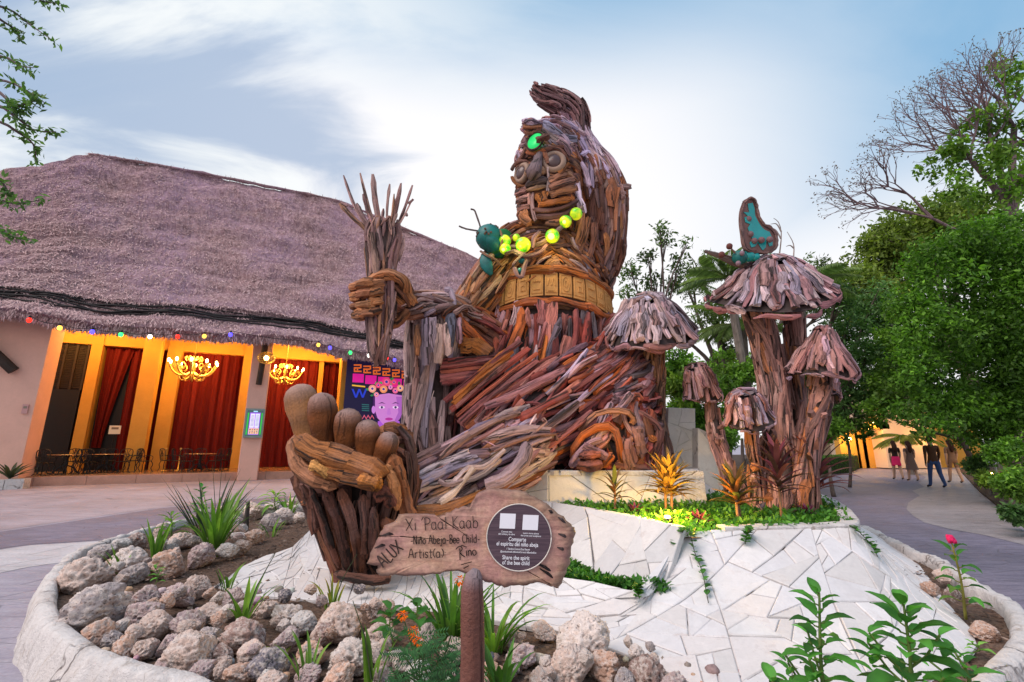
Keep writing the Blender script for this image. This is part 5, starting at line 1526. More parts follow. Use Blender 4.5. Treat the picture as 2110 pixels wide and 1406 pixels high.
# hand gripping the bundle of sticks
hd_t = Tube([(838, 632, 6.5, 22, .9), (818, 612, 6.42, 34, .9), (800, 596, 6.38, 38, .8), (786, 586, 6.36, 26, .8)])
hand = hd_t.core("hand", fig, .9)
clad(wood, hd_t, hand, TAN + BROWN, .36, .10, .08, cover=1.4, curl=.1)
HT = [(.36, .185, .085), (.43, .235, .115), (.30, .155, .08), (.48, .28, .15)]
for k, (y, w) in enumerate(((588, 19), (608, 19), (628, 18), (647, 17))):
    rod(wood, hand, [(754, y + 5, 6.52), (731, y + 6, 6.36), (732, y + 3, 6.12), (742, y + 1, 6.04)], w, jit(HT[k], .2), h=w, n=9, ends=(.8, .95), sides=9)
    rod(wood, hand, [(738, y + 1, 6.03), (752, y - 2, 5.99), (768, y - 3, 5.99)], w * 1.05, jit(HT[(k + 1) % 4], .2), h=w, n=6, ends=(.9, .9), sides=9)
    rod(wood, hand, [(764, y - 3, 6.0), (776, y - 5, 6.0), (790 - 2 * k, y - 6, 6.03)], w * .95, jit(HT[(k + 3) % 4], .2), h=w * .9, n=6, ends=(.9, .75), sides=9)
rod(wood, hand, [(842, 612, 6.38), (832, 582, 6.2), (806, 568, 6.1), (778, 572, 6.06), (752, 588, 6.06)], 22, HT[1], h=22, n=12, sides=10)
rod(wood, hand, [(840, 640, 6.36), (820, 664, 6.36), (790, 668, 6.36), (760, 664, 6.4)], 18, HT[2], h=18, sides=10)
rod(wood, hand, [(850, 625, 6.4), (836, 600, 6.3), (820, 590, 6.28)], 20, TAN[0], h=18)

# raised knee: shin with hanging strips
sn_t = Tube([(902, 626, 7.15, 42, .9), (900, 650, 7.1, 52, .9), (896, 700, 7.1, 52, .9), (890, 780, 7.1, 46, .9), (884, 860, 7.1, 43, .9), (880, 930, 7.1, 42, .9), (876, 990, 7.1, 46, .9)])
shin = sn_t.core("raised_shin", fig)
clad(wood, sn_t, shin, GREY + GREY + [(.30, .235, .205)] + TAN[3:4], 1.0, .15, .09, cover=1.8, curl=.04, lift=.5, u=(.05, 1))
clad(wood, sn_t, shin, GREY + BROWN[:1], .45, .11, .08, cover=1.2, u=(.0, .18), flow=lambda u, t: (.3, 1), curl=.2)
for (x, y, l, w, cl) in ((858, 672, 60, 14, TAN[0]), (876, 660, 90, 20, (.20, .17, .20)), (892, 655, 70, 15, GREY[3]), (905, 668, 80, 17, (.42, .33, .27)), (920, 664, 70, 16, GREY[2]), (930, 650, 62, 18, (.13, .15, .20)), (944, 656, 50, 14, MAUVE[1])):
    rod(wood, shin, [(x, y, 6.50 + .0015 * abs(x - 890)), (x + 1, y + l * .5, 6.48), (x + random.uniform(-4, 4), y + l, 6.52)], w, cl, h=w * .7)
for k in range(6):
    rod(wood, shin, [(835 + k * 20, 650 - 5 * (k % 2), 6.6), (850 + k * 18, 636 + 4 * (k % 3), 6.52), (880 + k * 16, 632, 6.55), (905 + k * 14, 640, 6.65)], 11, random.choice(GREY + BROWN[:1]))
# thigh cloth from knee to hip
th_t = Tube([(918, 648, 7.2, 42, .9), (960, 690, 7.45, 60, .8), (1010, 735, 7.65, 72, .7), (1060, 780, 7.75, 75, .6)])
thigh = th_t.core("thigh", fig)
clad(wood, th_t, thigh, RED + BROWN[:2] + ORANGE[:1], .8, .11, .08, cover=1.9, curl=.06, lift=.5)
rod(wood, thigh, [(950, 712, 6.85), (975, 708, 6.9), (1004, 726, 6.95)], 34, ORANGE[2], h=12); rod(wood, thigh, [(914, 655, 6.6), (926, 640, 6.6), (944, 650, 6.62), (952, 672, 6.7)], 11, RED[5])
rod(wood, thigh, [(948, 665, 6.75), (985, 700, 6.95), (1008, 726, 7.1)], 18, ORANGE[1])
for k in range(7):
    y = 742 + k * 7
    rod(wood, thigh, [(908, y + 6, 6.7), (950, y, 6.74), (1010, y - 8, 6.95), (1032, y - 14, 7.1)], 10, random.choice(RED))
# skirt folds running from knee to platform, diagonal
for k in range(26):
    x0, y0 = 912 + random.uniform(0, 24) + k * 3.2, 800 + k * 6.2; L = random.uniform(90, 170)
    rod(wood, robe, [(x0, y0 + 20, 6.70 - .003 * k), (x0 + L * .5, y0 - L * .28, 6.72), (x0 + L, y0 - L * .66, 6.80)], random.uniform(9, 14), random.choice(RED + ORANGE[:1] + MAUVE[:1]))

# outstretched leg: robed thigh, bare shin
lt_t = Tube([(1290, 735, 7.75, 52, .9), (1250, 775, 7.5, 74, .85), (1190, 815, 7.2, 84, .8), (1120, 860, 6.9, 84, .75), (1060, 900, 6.65, 74, .75), (1020, 925, 6.5, 56, .75)])
ltg = lt_t.core("outstretched_thigh", fig)
clad(wood, lt_t, ltg, RED + RED + MAUVE + SLATE[2:] + [(.36, .18, .17)], .80, .105, .085, cover=2.1, curl=.06, lift=.7, jitter=.45)
sh2_t = Tube([(1105, 905, 6.55, 66, .85), (1050, 930, 6.3, 72, .8), (980, 962, 5.95, 68, .8), (910, 995, 5.6, 60, .8), (850, 1024, 5.3, 52, .85), (805, 1046, 5.1, 48, .9)])
shin2 = sh2_t.core("outstretched_shin", fig)
clad(wood, sh2_t, shin2, GREY + MAUVE + [(.55, .46, .42), (.34, .29, .35), (.30, .18, .15)] + BROWN + TAN[3:4], .95, .10, .075, cover=2.0, curl=.05, lift=.6)
for pix, w, cl in (([(830, 1000, 5.0), (900, 962, 5.3), (965, 932, 5.55)], 16, (.52, .45, .42)), ([(822, 1012, 4.95), (880, 984, 5.15), (935, 955, 5.4)], 11, ORANGE[1]), ([(860, 1000, 5.0), (930, 965, 5.3), (985, 945, 5.5)], 20, (.33, .29, .34)), ([(830, 1022, 4.9), (900, 1000, 5.1), (985, 985, 5.4), (1030, 950, 5.6)], 12, (.48, .40, .33)),
                   ([(930, 1000, 5.15), (962, 965, 5.25), (1000, 962, 5.35), (1040, 928, 5.6)], 10, GREY[2]), ([(905, 1036, 4.95), (940, 1008, 5.1), (974, 966, 5.2)], 12, (.50, .42, .34)), ([(1000, 1000, 5.3), (1040, 985, 5.45), (1076, 950, 5.7), (1085, 920, 5.9)], 24, (.26, .20, .21)), ([(905, 990, 5.05), (925, 998, 5.05), (955, 990, 5.15)], 9, GREY[0]),
                   ([(990, 1020, 5.3), (1030, 1004, 5.45), (1066, 976, 5.65)], 16, BROWN[0]), ([(860, 1050, 4.85), (920, 1046, 5.0), (1000, 1014, 5.35)], 18, (.30, .15, .06)), ([(1000, 900, 6.0), (1024, 880, 6.05), (1048, 884, 6.1)], 26, (.28, .13, .13)), ([(1000, 838, 6.3), (1060, 815, 6.4), (1128, 780, 6.6), (1170, 762, 6.75)], 17, (.34, .18, .18)),
                   ([(1050, 872, 6.15), (1110, 842, 6.3), (1170, 812, 6.5)], 18, RED[0]), ([(1080, 905, 6.1), (1140, 870, 6.25), (1190, 830, 6.45)], 15, (.18, .13, .15)), ([(1110, 930, 6.15), (1170, 890, 6.3), (1220, 850, 6.5)], 14, RED[3])):
    rod(wood, shin2 if pix[0][2] < 6 else ltg, pix, w, cl)
# sleeve on the far side and the hand set down on the platform
sv_t = Tube([(1240, 672, 8.05, 40, .9), (1262, 720, 7.85, 52, .9), (1278, 780, 7.5, 60, .9), (1285, 840, 7.2, 62, .9), (1280, 890, 7.0, 60, .9)])
sleeve = sv_t.core("sleeve", fig)
clad(wood, sv_t, sleeve, RED + MAUVE + SLATE[:1], .6, .10, .08, cover=2.0, flow=lambda u, t: (.8, -.8), curl=.1, lift=.8)
h2_t = Tube([(1300, 838, 7.0, 34, .9), (1290, 870, 6.95, 66, .8), (1278, 915, 6.9, 80, .75), (1272, 950, 6.85, 84, .7), (1270, 985, 6.85, 82, .7)])
hand2 = h2_t.core("resting_hand", fig)
clad(wood, h2_t, hand2, BROWN + MAUVE[:4] + RED[:3] + TAN[:1], .45, .13, .09, cover=1.5, curl=.2, jitter=.8, lift=.5, th=(PI * .8, PI * 2.2))
for pix, w, cl in (([(1182, 955, 6.45), (1186, 915, 6.32), (1220, 886, 6.24), (1254, 878, 6.2), (1272, 894, 6.2), (1276, 925, 6.26), (1284, 962, 6.4)], 14, ORANGE[1]),
                   ([(1196, 888, 6.5), (1220, 858, 6.4), (1256, 846, 6.35), (1292, 848, 6.35), (1306, 862, 6.4), (1302, 874, 6.45)], 13, (.42, .24, .15)),
                   ([(1310, 850, 6.6), (1338, 864, 6.55), (1360, 888, 6.5), (1350, 930, 6.5), (1338, 966, 6.55)], 14, (.30, .15, .11)), ([(1176, 962, 6.4), (1190, 940, 6.3), (1212, 916, 6.25), (1240, 905, 6.22)], 12, MAUVE[3]),
                   ([(1222, 908, 6.28), (1236, 892, 6.26), (1246, 878, 6.3)], 16, (.42, .30, .29)), ([(1232, 924, 6.26), (1250, 904, 6.24), (1258, 890, 6.28)], 11, (.40, .22, .19)), ([(1204, 918, 6.24), (1230, 930, 6.2), (1254, 944, 6.2)], 13, MAUVE[1]),
                   ([(1196, 940, 6.24), (1216, 938, 6.2), (1238, 936, 6.2)], 18, (.34, .15, .11)), ([(1190, 958, 6.24), (1215, 960, 6.18), (1240, 956, 6.2)], 17, (.26, .12, .085)), ([(1244, 962, 6.24), (1256, 945, 6.2), (1262, 938, 6.22)], 15, ORANGE[1]),
                   ([(1310, 880, 6.4), (1316, 910, 6.36), (1322, 940, 6.4)], 22, (.28, .17, .13)), ([(1335, 900, 6.5), (1344, 906, 6.48), (1352, 904, 6.5)], 14, ORANGE[0]), ([(1290, 905, 6.34), (1292, 935, 6.3), (1300, 968, 6.36)], 24, (.24, .14, .12)), ([(1262, 856, 6.4), (1282, 838, 6.45), (1300, 812, 6.55)], 17, (.36, .25, .26)),
                   ([(1338, 925, 6.45), (1325, 950, 6.42), (1310, 972, 6.45)], 14, (.34, .15, .07)), ([(1270, 960, 6.36), (1300, 966, 6.34), (1340, 968, 6.42)], 16, BROWN[1])):
    rod(wood, hand2, pix, w, cl, sides=9)
# foot: sole of long dark strips, ball of the foot, five toes of polished timber
ft_t = Tube([(760, 1196, 4.86, 50, .6), (745, 1150, 4.88, 56, .55), (740, 1100, 4.9, 68, .5), (742, 1050, 4.92, 92, .45), (740, 1000, 4.95, 106, .42), (730, 950, 4.95, 116, .4), (724, 915, 4.97, 108, .4)])
foot = ft_t.core("foot", fig, .95, col=(.035, .022, .018))
DARK = [(.115, .058, .04), (.15, .075, .05), (.085, .045, .035), (.18, .09, .055)]
clad(wood, ft_t, foot, DARK, .85, .10, .085, th=(PI * .85, PI * 2.15), u=(.05, .72), cover=1.9, curl=.05, lift=.8)
clad(wood, ft_t, foot, DARK + BROWN, .5, .14, .09, th=(0, PI), cover=.9)
clad(wood, ft_t, foot, TAN[1:3] + BROWN, .45, .16, .10, th=(PI * .85, PI * 2.15), u=(.62, .98), cover=1.2, flow=lambda u, t: (.35, 1), curl=.15)
SOLE = [(.33, .165, .065), (.38, .185, .07), (.27, .13, .06), (.48, .22, .055)]
for pix, w, h, cl in (([(612, 905, 4.6), (650, 928, 4.45), (710, 946, 4.4), (770, 968, 4.42), (790, 985, 4.5)], 44, 26, SOLE[0]), ([(608, 900, 4.68), (604, 930, 4.55), (622, 965, 4.48), (660, 990, 4.42), (695, 1002, 4.42)], 24, 22, (.32, .18, .10)),
                     ([(648, 962, 4.42), (690, 975, 4.36), (740, 988, 4.36), (784, 996, 4.42)], 30, 22, SOLE[1]), ([(740, 988, 4.32), (762, 994, 4.31), (785, 1000, 4.36)], 24, 20, SOLE[3]), ([(642, 956, 4.36), (660, 966, 4.33), (680, 978, 4.36)], 20, 14, (.46, .29, .11)),
                     ([(806, 940, 4.6), (826, 985, 4.55), (836, 1040, 4.6), (846, 1075, 4.7)], 26, 22, SOLE[2]), ([(795, 960, 4.52), (812, 1000, 4.48), (818, 1050, 4.52)], 24, 20, (.40, .22, .10)), ([(775, 1015, 4.45), (800, 1020, 4.45), (815, 1040, 4.5)], 26, 20, (.20, .09, .06)),
                     ([(640, 1005, 4.55), (662, 1060, 4.55), (682, 1120, 4.6), (700, 1170, 4.65)], 16, 16, DARK[1]), ([(668, 1010, 4.48), (690, 1060, 4.5), (706, 1120, 4.55), (720, 1180, 4.62)], 17, 16, DARK[0]), ([(700, 1012, 4.45), (722, 1070, 4.48), (735, 1130, 4.55), (742, 1180, 4.62)], 18, 16, DARK[3]),
                     ([(748, 1020, 4.45), (752, 1080, 4.48), (752, 1150, 4.58)], 18, 16, DARK[1]), ([(770, 1045, 4.45), (772, 1100, 4.5), (770, 1160, 4.58)], 20, 16, DARK[2]), ([(795, 1070, 4.5), (800, 1110, 4.55), (806, 1150, 4.6)], 22, 18, DARK[3]),
                     ([(692, 1182, 4.6), (730, 1190, 4.55), (775, 1196, 4.55), (805, 1192, 4.62)], 20, 20, (.15, .085, .06))):
    rod(wood, foot, pix, w, cl, h=h, n=12, sides=10, ends=(.5, .5))
toes = [((640, 915), (628, 850), (614, 800), 33, 4.72), ((668, 915), (664, 860), (662, 822), 30, 4.70), ((713, 938), (716, 890), (718, 848), 27, 4.68), ((757, 958), (757, 910), (757, 872), 25, 4.66), ((778, 975), (793, 930), (806, 896), 22, 4.64)]
for k, (p0, p1, p2, r, Y) in enumerate(toes):
    pts = Vs(catmull([tuple(P(p0[0], p0[1], Y + .05)), tuple(P(p1[0], p1[1], Y)), tuple(P(p2[0], p2[1], Y - .03))], 12)); m_ = mpp(870, Y)
    prof = [.72, .8, .84, .88, .92, .98, 1.02, 1.04, 1.02, .94, .74, .40]; up = (pts[-1] - pts[-2]).normalized()
    pts[-3] = pts[-4] + up * r * m_ * .45; pts[-2] = pts[-4] + up * r * m_ * .80; pts[-1] = pts[-4] + up * r * m_ * 1.0
    b = MB(); cl = []
    for i in range(12):
        t = i / 11; a = (.19, .06, .018) if k not in (0,) else (.34, .14, .04); c2 = (.30, .21, .20)
        f = max(0, min(1, (t - .70) / .2)); cl.append(tuple(lerp(x * (1 + .3 * math.sin(i * 1.3 + k)), y, f * .7) for x, y in zip(a, c2)))
    b.tube(pts, [q * r * m_ for q in prof], 18, cl, round_end=.25, wob=.012, nrm=Vector((0, -1, 0))); b.build("toe", MAT["wood_polished"], fig, smooth=True)
wood.flush(292)

# ---------------------------------------------------------------- bundle of sticks in the hand
tb = thing("stick_bundle", "upright bundle of grey driftwood sticks gripped in the raised hand", "stick bundle", P(788, 760, 6.25))
core_t = Tube([(786, 752, 6.2, 8, 1), (786, 720, 6.2, 18, 1), (786, 660, 6.22, 22, 1), (788, 600, 6.22, 22, 1), (788, 540, 6.22, 25, 1), (790, 490, 6.22, 34, .9), (792, 460, 6.22, 26, .9)])
core = core_t.core("bundle_core", tb)
w2 = Wood()
BG = [(.33, .235, .22), (.28, .18, .165), (.40, .29, .26), (.36, .25, .20), (.24, .15, .13), (.44, .27, .16)]
clad(w2, core_t, core, BG, .75, .07, .055, cover=2.0, curl=.04, lift=.7, u=(0, 1))
tips = [(708, 362, 6), (742, 357, 6), (768, 360, 9), (803, 380, 5), (826, 378, 9), (850, 382, 7), (700, 420, 7), (775, 405, 4), (812, 400, 5), (836, 428, 4), (735, 420, 9), (760, 440, 7), (790, 430, 6), (850, 410, 4), (748, 400, 7), (818, 440, 8)]
for (x, y, w) in tips:
    bx = 788 + (x - 780) * .38; Y = 6.2 + random.uniform(-.12, .12)
    rod(w2, core, [(788 + (x - 780) * .22, 540, Y), (bx, 480, Y), (lerp(bx, x, .55) + random.uniform(-3, 3), lerp(480, y, .5), Y), (x, y, Y + random.uniform(-.05, .05))], w, random.choice(BG), n=11, ends=(1.0, .5))
for (x0, y0, x1, y1) in ((810, 425, 824, 396), (842, 420, 852, 411), (838, 440, 838, 446), (716, 425, 703, 418)):
    rod(w2, core, [(x0, y0, 6.2), (x1, y1, 6.2)], 5, BG[1], n=4)
w2.flush(200)

# ---------------------------------------------------------------- necklace of glass balls
def M_bead():
    m = N("bead_lime"); v = m.coord("Position", 1.0); n_ = m.noise(v, 7.0, 2, .5)
    c = m.mix(m.ramp(n_, [(.38, 0.0), (.62, 1.0)]), (.05, .42, .012), (.72, .74, .02)); m.bsdf(c, .15, .5, emit=c, estr=.5); MAT["bead_lime"] = m.mat
M_bead()
M_glow("bead_lit", (.95, .80, .12), 3.2, (.6, .6, .1))
M_plain("bead_teal", (.005, .16, .14), .25, .5, var=.2)
nk = thing("necklace", "necklace of glowing lime glass balls around the wooden neck", "necklace", P(1110, 520, 7.4))
beads = [(1187, 441, 13, 7.42, 0), (1165, 457, 13, 7.36, 0), (1138, 487, 15, 7.28, 1), (1078, 505, 16, 7.22, 0), (1040, 497, 13, 7.38, 0), (1041, 513, 12, 7.34, 0), (1064, 490, 8, 7.5, 0)]
cord = []
for k, (x, y, r, Y, lit) in enumerate(beads):
    q = P(x, y, Y); b = MB(); b.ball(q, r * mpp(y, Y), 16, 12); b.build("bead", MAT["bead_lime"], nk, smooth=True)
    if lit or k in (1, 5):
        b = MB(); b.ball(q + Vector((-.03, -r * mpp(y, Y) * .8, -.05)), r * mpp(y, Y) * (.45 if lit else .28), 10, 8); b.build("bulb", MAT["bead_lit"], nk, smooth=True)
point("necklace_light", P(1136, 496, 7.02), 7, (1, .78, .16), .06, nk)
point("necklace_light", P(1060, 515, 7.05), 4, (.8, .9, .16), .06, nk)
b = MB(); b.tube(catmull([tuple(P(*q)) for q in ((1200, 428, 7.5), (1176, 450, 7.45), (1152, 472, 7.38), (1118, 500, 7.32), (1078, 510, 7.3), (1044, 508, 7.42), (1030, 490, 7.6))], 30), .045, 7, (.24, .15, .11), wob=.2); b.build("cord", MAT["driftwood"], nk, smooth=True)
w3 = Wood(); pen = MB(); pen.ball(P(1075, 537, 7.25), (.06, .06, .06), 10, 8); pen_o = pen.build("pendant_bead", MAT["bead_teal"], nk, smooth=True)
b = MB(); b.ball(P(1072, 559, 7.2), (.06, .06, .06), 10, 8); b.build("pendant_bead", MAT["bead_teal"], nk, smooth=True)
for pix, w in (([(1060, 520, 7.22), (1082, 528, 7.18), (1112, 520, 7.2), (1126, 506, 7.24)], 9), ([(1056, 548, 7.2), (1066, 535, 7.16), (1082, 522, 7.18)], 7), ([(1060, 552, 7.15), (1066, 568, 7.12), (1076, 570, 7.12), (1080, 552, 7.15), (1086, 536, 7.2)], 7), ([(1098, 512, 7.2), (1100, 492, 7.25), (1112, 478, 7.35)], 9), ([(1040, 524, 7.3), (1060, 518, 7.24), (1078, 524, 7.2)], 8)):
    rod(w3, pen_o, pix, w, (.26, .17, .15))
w3.flush(20, "twig")

# ---------------------------------------------------------------- green bee on the shoulder
M_plain("bee_teal", (.004, .12, .115), .5, .4, var=.6, scale=7, bump=.5)
M_plain("bee_green", (.008, .15, .04), .5, .4, var=.6, scale=8, bump=.5)
bee = thing("glass_bee", "shiny green bee with wire feelers perched on the wooden shoulder", "bee figure", P(1020, 540, 7.5))
c = P(1008, 490, 7.45); m_ = mpp(490, 7.45)
b = MB(); b.ball(c, (28 * m_, 26 * m_, 28 * m_), 18, 12, wob=.02); b.build("head", MAT["bee_teal"], bee, smooth=True)
for i in range(4):
    b = MB(); q = P(1013 + i * 4, 503 + i * 6, 7.47 + .04 * i); r = (28 - i * 2.2) * m_; b.ball(q, (r, r, r * .62), 16, 10, rot=Matrix.Rotation(.7, 3, 'Y')); b.build("body_ring", MAT["bee_green" if i % 2 else "bee_teal"], bee, smooth=True)
for pix, w, mt in (([(998, 524, 7.30), (1002, 545, 7.28), (1012, 566, 7.30)], [7, 12, 13, 10, 4], "bee_teal"), ([(1030, 478, 7.6), (1046, 486, 7.65), (1058, 494, 7.7)], [8, 13, 12, 8, 4], "bee_green")):
    b = MB(); b.tube(catmull([tuple(P(*q)) for q in pix], 5), [q * m_ for q in w], 10, flat=.25, nrm=Vector((-.3, -.9, .2)), round_end=.5); b.build("wing", MAT[mt], bee, smooth=True)
for pix in ([(990, 468, 7.4), (984, 450, 7.38), (978, 434, 7.38), (970, 431, 7.38)], [(984, 476, 7.38), (966, 473, 7.36), (955, 470, 7.36), (946, 466, 7.36)]):
    b = MB(); b.tube(catmull([tuple(P(*q)) for q in pix], 9), .016, 5, (.09, .06, .055), wob=.15); b.build("feeler", MAT["driftwood"], bee)
for i in range(16):
    a = random.uniform(0, 6.28); z = random.uniform(-.4, .9); r = math.sqrt(1 - min(.95, z * z)); n_ = Vector((math.cos(a) * r, -abs(math.sin(a)) * r, z))
    b = MB(); b.ball(c + n_ * 27 * m_, .022, 6, 4, (.12, .07, .05)); b.build("stud", MAT["driftwood"], bee)
w3 = Wood(); lg = MB(); lg.tube(catmull([tuple(P(*q)) for q in ((990, 518, 7.3), (1006, 528, 7.22), (1022, 536, 7.24), (1030, 546, 7.3))], 8), .022, 5, (.20, .10, .06)); lg.build("leg", MAT["driftwood"], bee)
lg = MB(); lg.tube(catmull([tuple(P(*q)) for q in ((1030, 476, 7.35), (1036, 492, 7.3), (1032, 508, 7.3))], 8), .022, 5, (.26, .13, .05)); lg.build("leg", MAT["driftwood"], bee)
# ================================================================== WOODEN MUSHROOMS
def mushroom(label, apex, cen, rim_px, Y, stems, r_top=.25, pal=LAV, tilt=(0, 0), bulge=.5, n=30, rim_col=MAUVE, stem_pal=None, droop=0.0, lean=.3, expo=1.0, name="wooden_mushroom"):
    stem_pal = stem_pal or STEMG
    base = P(*stems[0][-1][:3])
    t = thing(name, label, "wooden mushroom", base, "wooden mushrooms beside the seated figure")
    A = P(apex[0], apex[1], Y - lean); C = P(cen[0], cen[1], Y); m_ = mpp(cen[1], Y); Rr = (rim_px - 9) * m_
    ax = (A - C); H = ax.length; ax.normalize()
    d = Vector((0, 1, 0)) - ax * ax.y; d.normalize(); l = ax.cross(d)
    seeds = [random.uniform(0, 6.28) for _ in range(4)]; ks = min(1.0, Rr / .75)
    def S(u, th, out=0.0):
        r = lerp(r_top, 1.0, u ** expo) * (1 - bulge * .12 * math.sin(u * 2 * PI)) if u > 0 else 0
        r *= Rr * (1 + .05 * math.sin(3 * th + seeds[0]) + .035 * math.sin(7 * th + seeds[1]))
        z = H * (1 - u) + H * .08 * math.sin(2 * th + seeds[2]) * u - droop * H * max(0, u - .8)
        nrm_ = (l * math.cos(th) + d * math.sin(th)) * .6 + ax * .6
        return C + (l * math.cos(th) + d * math.sin(th)) * r + ax * z + nrm_ * out
    b = MB(); b.grid(lambda a, c: S(c, a * 2 * PI, -.04), 28, 8, (.05, .032, .03), closed_u=True)
    # underside
    b.grid(lambda a, c: S(1, a * 2 * PI, -.05).lerp(C + ax * H * .12, c), 28, 4, (.10, .06, .04), closed_u=True)
    b.add([S(.02, a * 2 * PI / 12, -.03) for a in range(12)], [tuple(range(12))], (.2, .15, .16))
    cap = b.build("cap", MAT["driftwood"], t, smooth=True)
    w = Wood()
    for layer in range(2):
        nn = n if layer == 0 else int(n * .45)
        for k in range(nn):
            th = 2 * PI * (k + random.uniform(-.3, .3)) / nn + layer * .1
            u0 = random.uniform(0.0, .22) if layer == 0 else random.uniform(0.05, .5); u1 = random.uniform(.86, 1.03) if layer == 0 else min(1.0, u0 + random.uniform(.35, .6))
            dth = random.uniform(-.16, .16) + (.10 * math.sin(th * 2))
            pts = [S(lerp(u0, u1, q / 5), th + dth * q / 5 + .03 * math.sin(q * 1.7 + k), (.02 + .035 * layer + .02 * math.sin(q + k)) * ks) for q in range(6)]
            nr = [(p - C).normalized() for p in pts]
            wd = 2 * PI * Rr / nn * random.uniform(.55, 1.05) * (1 if layer == 0 else .75)
            wd = min(wd, .12 * (.4 + .6 * ks))
            bb = stick(pts, nr, wd, wd * random.uniform(.45, .8), jit(random.choice(pal), .2), ends=(.7, random.choice((.6, .9, 1.0))))
            w.add(cap, bb, view_size(pts, wd, nr[3]))
    for k in range(9):          # broken ends over the crown
        a = random.uniform(0, 6.28); e = a + random.uniform(.6, 1.6); q = [S(.03, a, .05 * ks), S(.005, a + .2, .06 * ks).lerp(C + ax * (H + .05 * ks), .6), S(.06, e, .05 * ks), S(.16, e, .05 * ks)]
        bb = stick(q, [ax] * 4, .11 * ks, .06 * ks, jit(random.choice(pal), .2)); w.add(cap, bb, .002)
    # rolled rim of long pieces
    nr_ = 17
    for k in range(nr_):
        t0 = 2 * PI * k / nr_ + random.uniform(-.12, .12); sp = 2 * PI / nr_ * random.uniform(.9, 1.7); o1 = random.uniform(-.06, .01); dr_ = random.uniform(-.05, .05)
        pts = [S(1.0 + dr_ * q / 5, t0 + sp * q / 5, (.015 + o1) * ks) - ax * (.015 - o1 + .02 * math.sin(q + k)) * ks for q in range(6)]
        bb = stick(pts, [(p - C).normalized() for p in pts], .06 * ks * random.uniform(.6, 1.6), .045 * ks, jit(random.choice(rim_col + pal[:2]), .2), ends=(.4, .5))
        w.add(cap, bb, view_size(pts, .06, (pts[3] - C).normalized()))
    for si, st in enumerate(stems):
        tt = Tube([(x, y, yy, hw, .95) for (x, y, yy, hw) in st])
        sc = tt.core("stem", t)
        clad(w, tt, sc, stem_pal, .65, .085, .045, cover=1.9, curl=.05, lift=.4)
        # flare of roots / knots
        for k in range(3):
            u = random.uniform(.2, .8); th = random.uniform(PI * 1.1, PI * 1.9); q = tt.at(u, th); nn_ = tt.nrm(u, th)
            bb = stick([q - nn_ * .03, q + nn_ * .02, q + nn_ * .06 + Vector((0, 0, .03))], [Vector((0, 0, 1))] * 3, .10, .09, jit(random.choice(stem_pal), .15)); w.add(sc, bb, .0005)
    w.flush(110)
    return t, S, C
GOLD = [(.30, .20, .14), (.25, .16, .11), (.20, .13, .10), (.34, .24, .17), (.28, .15, .08)]
STEMG = [(.36, .22, .18), (.42, .27, .21), (.26, .155, .125), (.46, .32, .27), (.42, .21, .10), (.19, .12, .105)]
LAVW = [(.42, .35, .38), (.34, .29, .33), (.48, .40, .40), (.32, .24, .25), (.44, .36, .36), (.36, .34, .41), (.26, .18, .17)]
PINK = [(.40, .26, .26), (.33, .20, .20), (.44, .31, .31), (.36, .22, .20), (.26, .15, .14), (.40, .30, .33)]
mushroom("grey wooden mushroom with a wide thatched cap beside the resting hand", (1332, 612), (1338, 690), 104, 7.2, [[(1348, 690, 7.2, 22), (1348, 760, 7.25, 22), (1347, 850, 7.3, 22), (1354, 920, 7.3, 28), (1360, 985, 7.3, 34)]], r_top=.30, pal=LAVW, n=54, stem_pal=GOLD, bulge=.3, lean=.28, expo=1.15)
mushroom("small tilted wooden mushroom leaning towards the white wall", (1432, 752), (1446, 815), 47, 6.9, [[(1462, 812, 6.9, 14), (1468, 860, 6.85, 15), (1478, 910, 6.7, 16), (1494, 955, 6.5, 15), (1510, 1010, 6.4, 17)]], r_top=.45, pal=PINK, n=24, bulge=-.5, lean=.16)
mushroom("small wooden mushroom with a bell cap in front of the tall trunks", (1532, 806), (1541, 866), 58, 5.7, [[(1546, 868, 5.7, 10), (1548, 920, 5.7, 11), (1556, 985, 5.75, 13), (1560, 1050, 5.75, 16)]], r_top=.42, pal=PINK + LAVW[:2], n=24, bulge=-.5, lean=.13)
big, S4, C4 = mushroom("largest wooden mushroom on two trunks with a butterfly on top", (1592, 534), (1592, 616), 128, 6.2,
    [[(1556, 635, 6.2, 28), (1574, 700, 6.15, 28), (1590, 780, 6.1, 28), (1596, 850, 6.0, 28), (1606, 930, 5.9, 30), (1612, 1000, 5.8, 32), (1612, 1062, 5.7, 38)], [(1632, 640, 6.4, 20), (1636, 720, 6.4, 18), (1638, 800, 6.4, 17), (1634, 880, 6.35, 18), (1626, 960, 6.2, 20)], [(1600, 930, 5.8, 10), (1580, 900, 5.9, 9), (1562, 960, 6.0, 10), (1556, 1040, 5.9, 12)]],
    r_top=.22, pal=LAVW + PINK[:3], n=60, stem_pal=STEMG, bulge=-.6, lean=.22, expo=1.1, rim_col=[(.40, .22, .21), (.44, .24, .23), (.36, .20, .20)])
mushroom("wooden mushroom with a pointed knotted cap beside the path", (1696, 676), (1695, 765), 73, 5.7, [[(1694, 760, 5.7, 20), (1688, 810, 5.7, 20), (1676, 880, 5.65, 19), (1664, 960, 5.6, 19), (1654, 1050, 5.55, 26)]], r_top=.16, pal=PINK, n=32, stem_pal=STEMG, bulge=.4, lean=.17, expo=1.15)
mushroom("little wooden mushroom cap peeping out behind the pointed one", (1712, 770), (1712, 818), 27, 6.3, [[(1708, 812, 6.3, 9), (1700, 850, 6.25, 10), (1682, 920, 6.1, 11), (1670, 1010, 5.9, 14)]], r_top=.5, pal=PINK, n=18, bulge=-.5, lean=-.1)
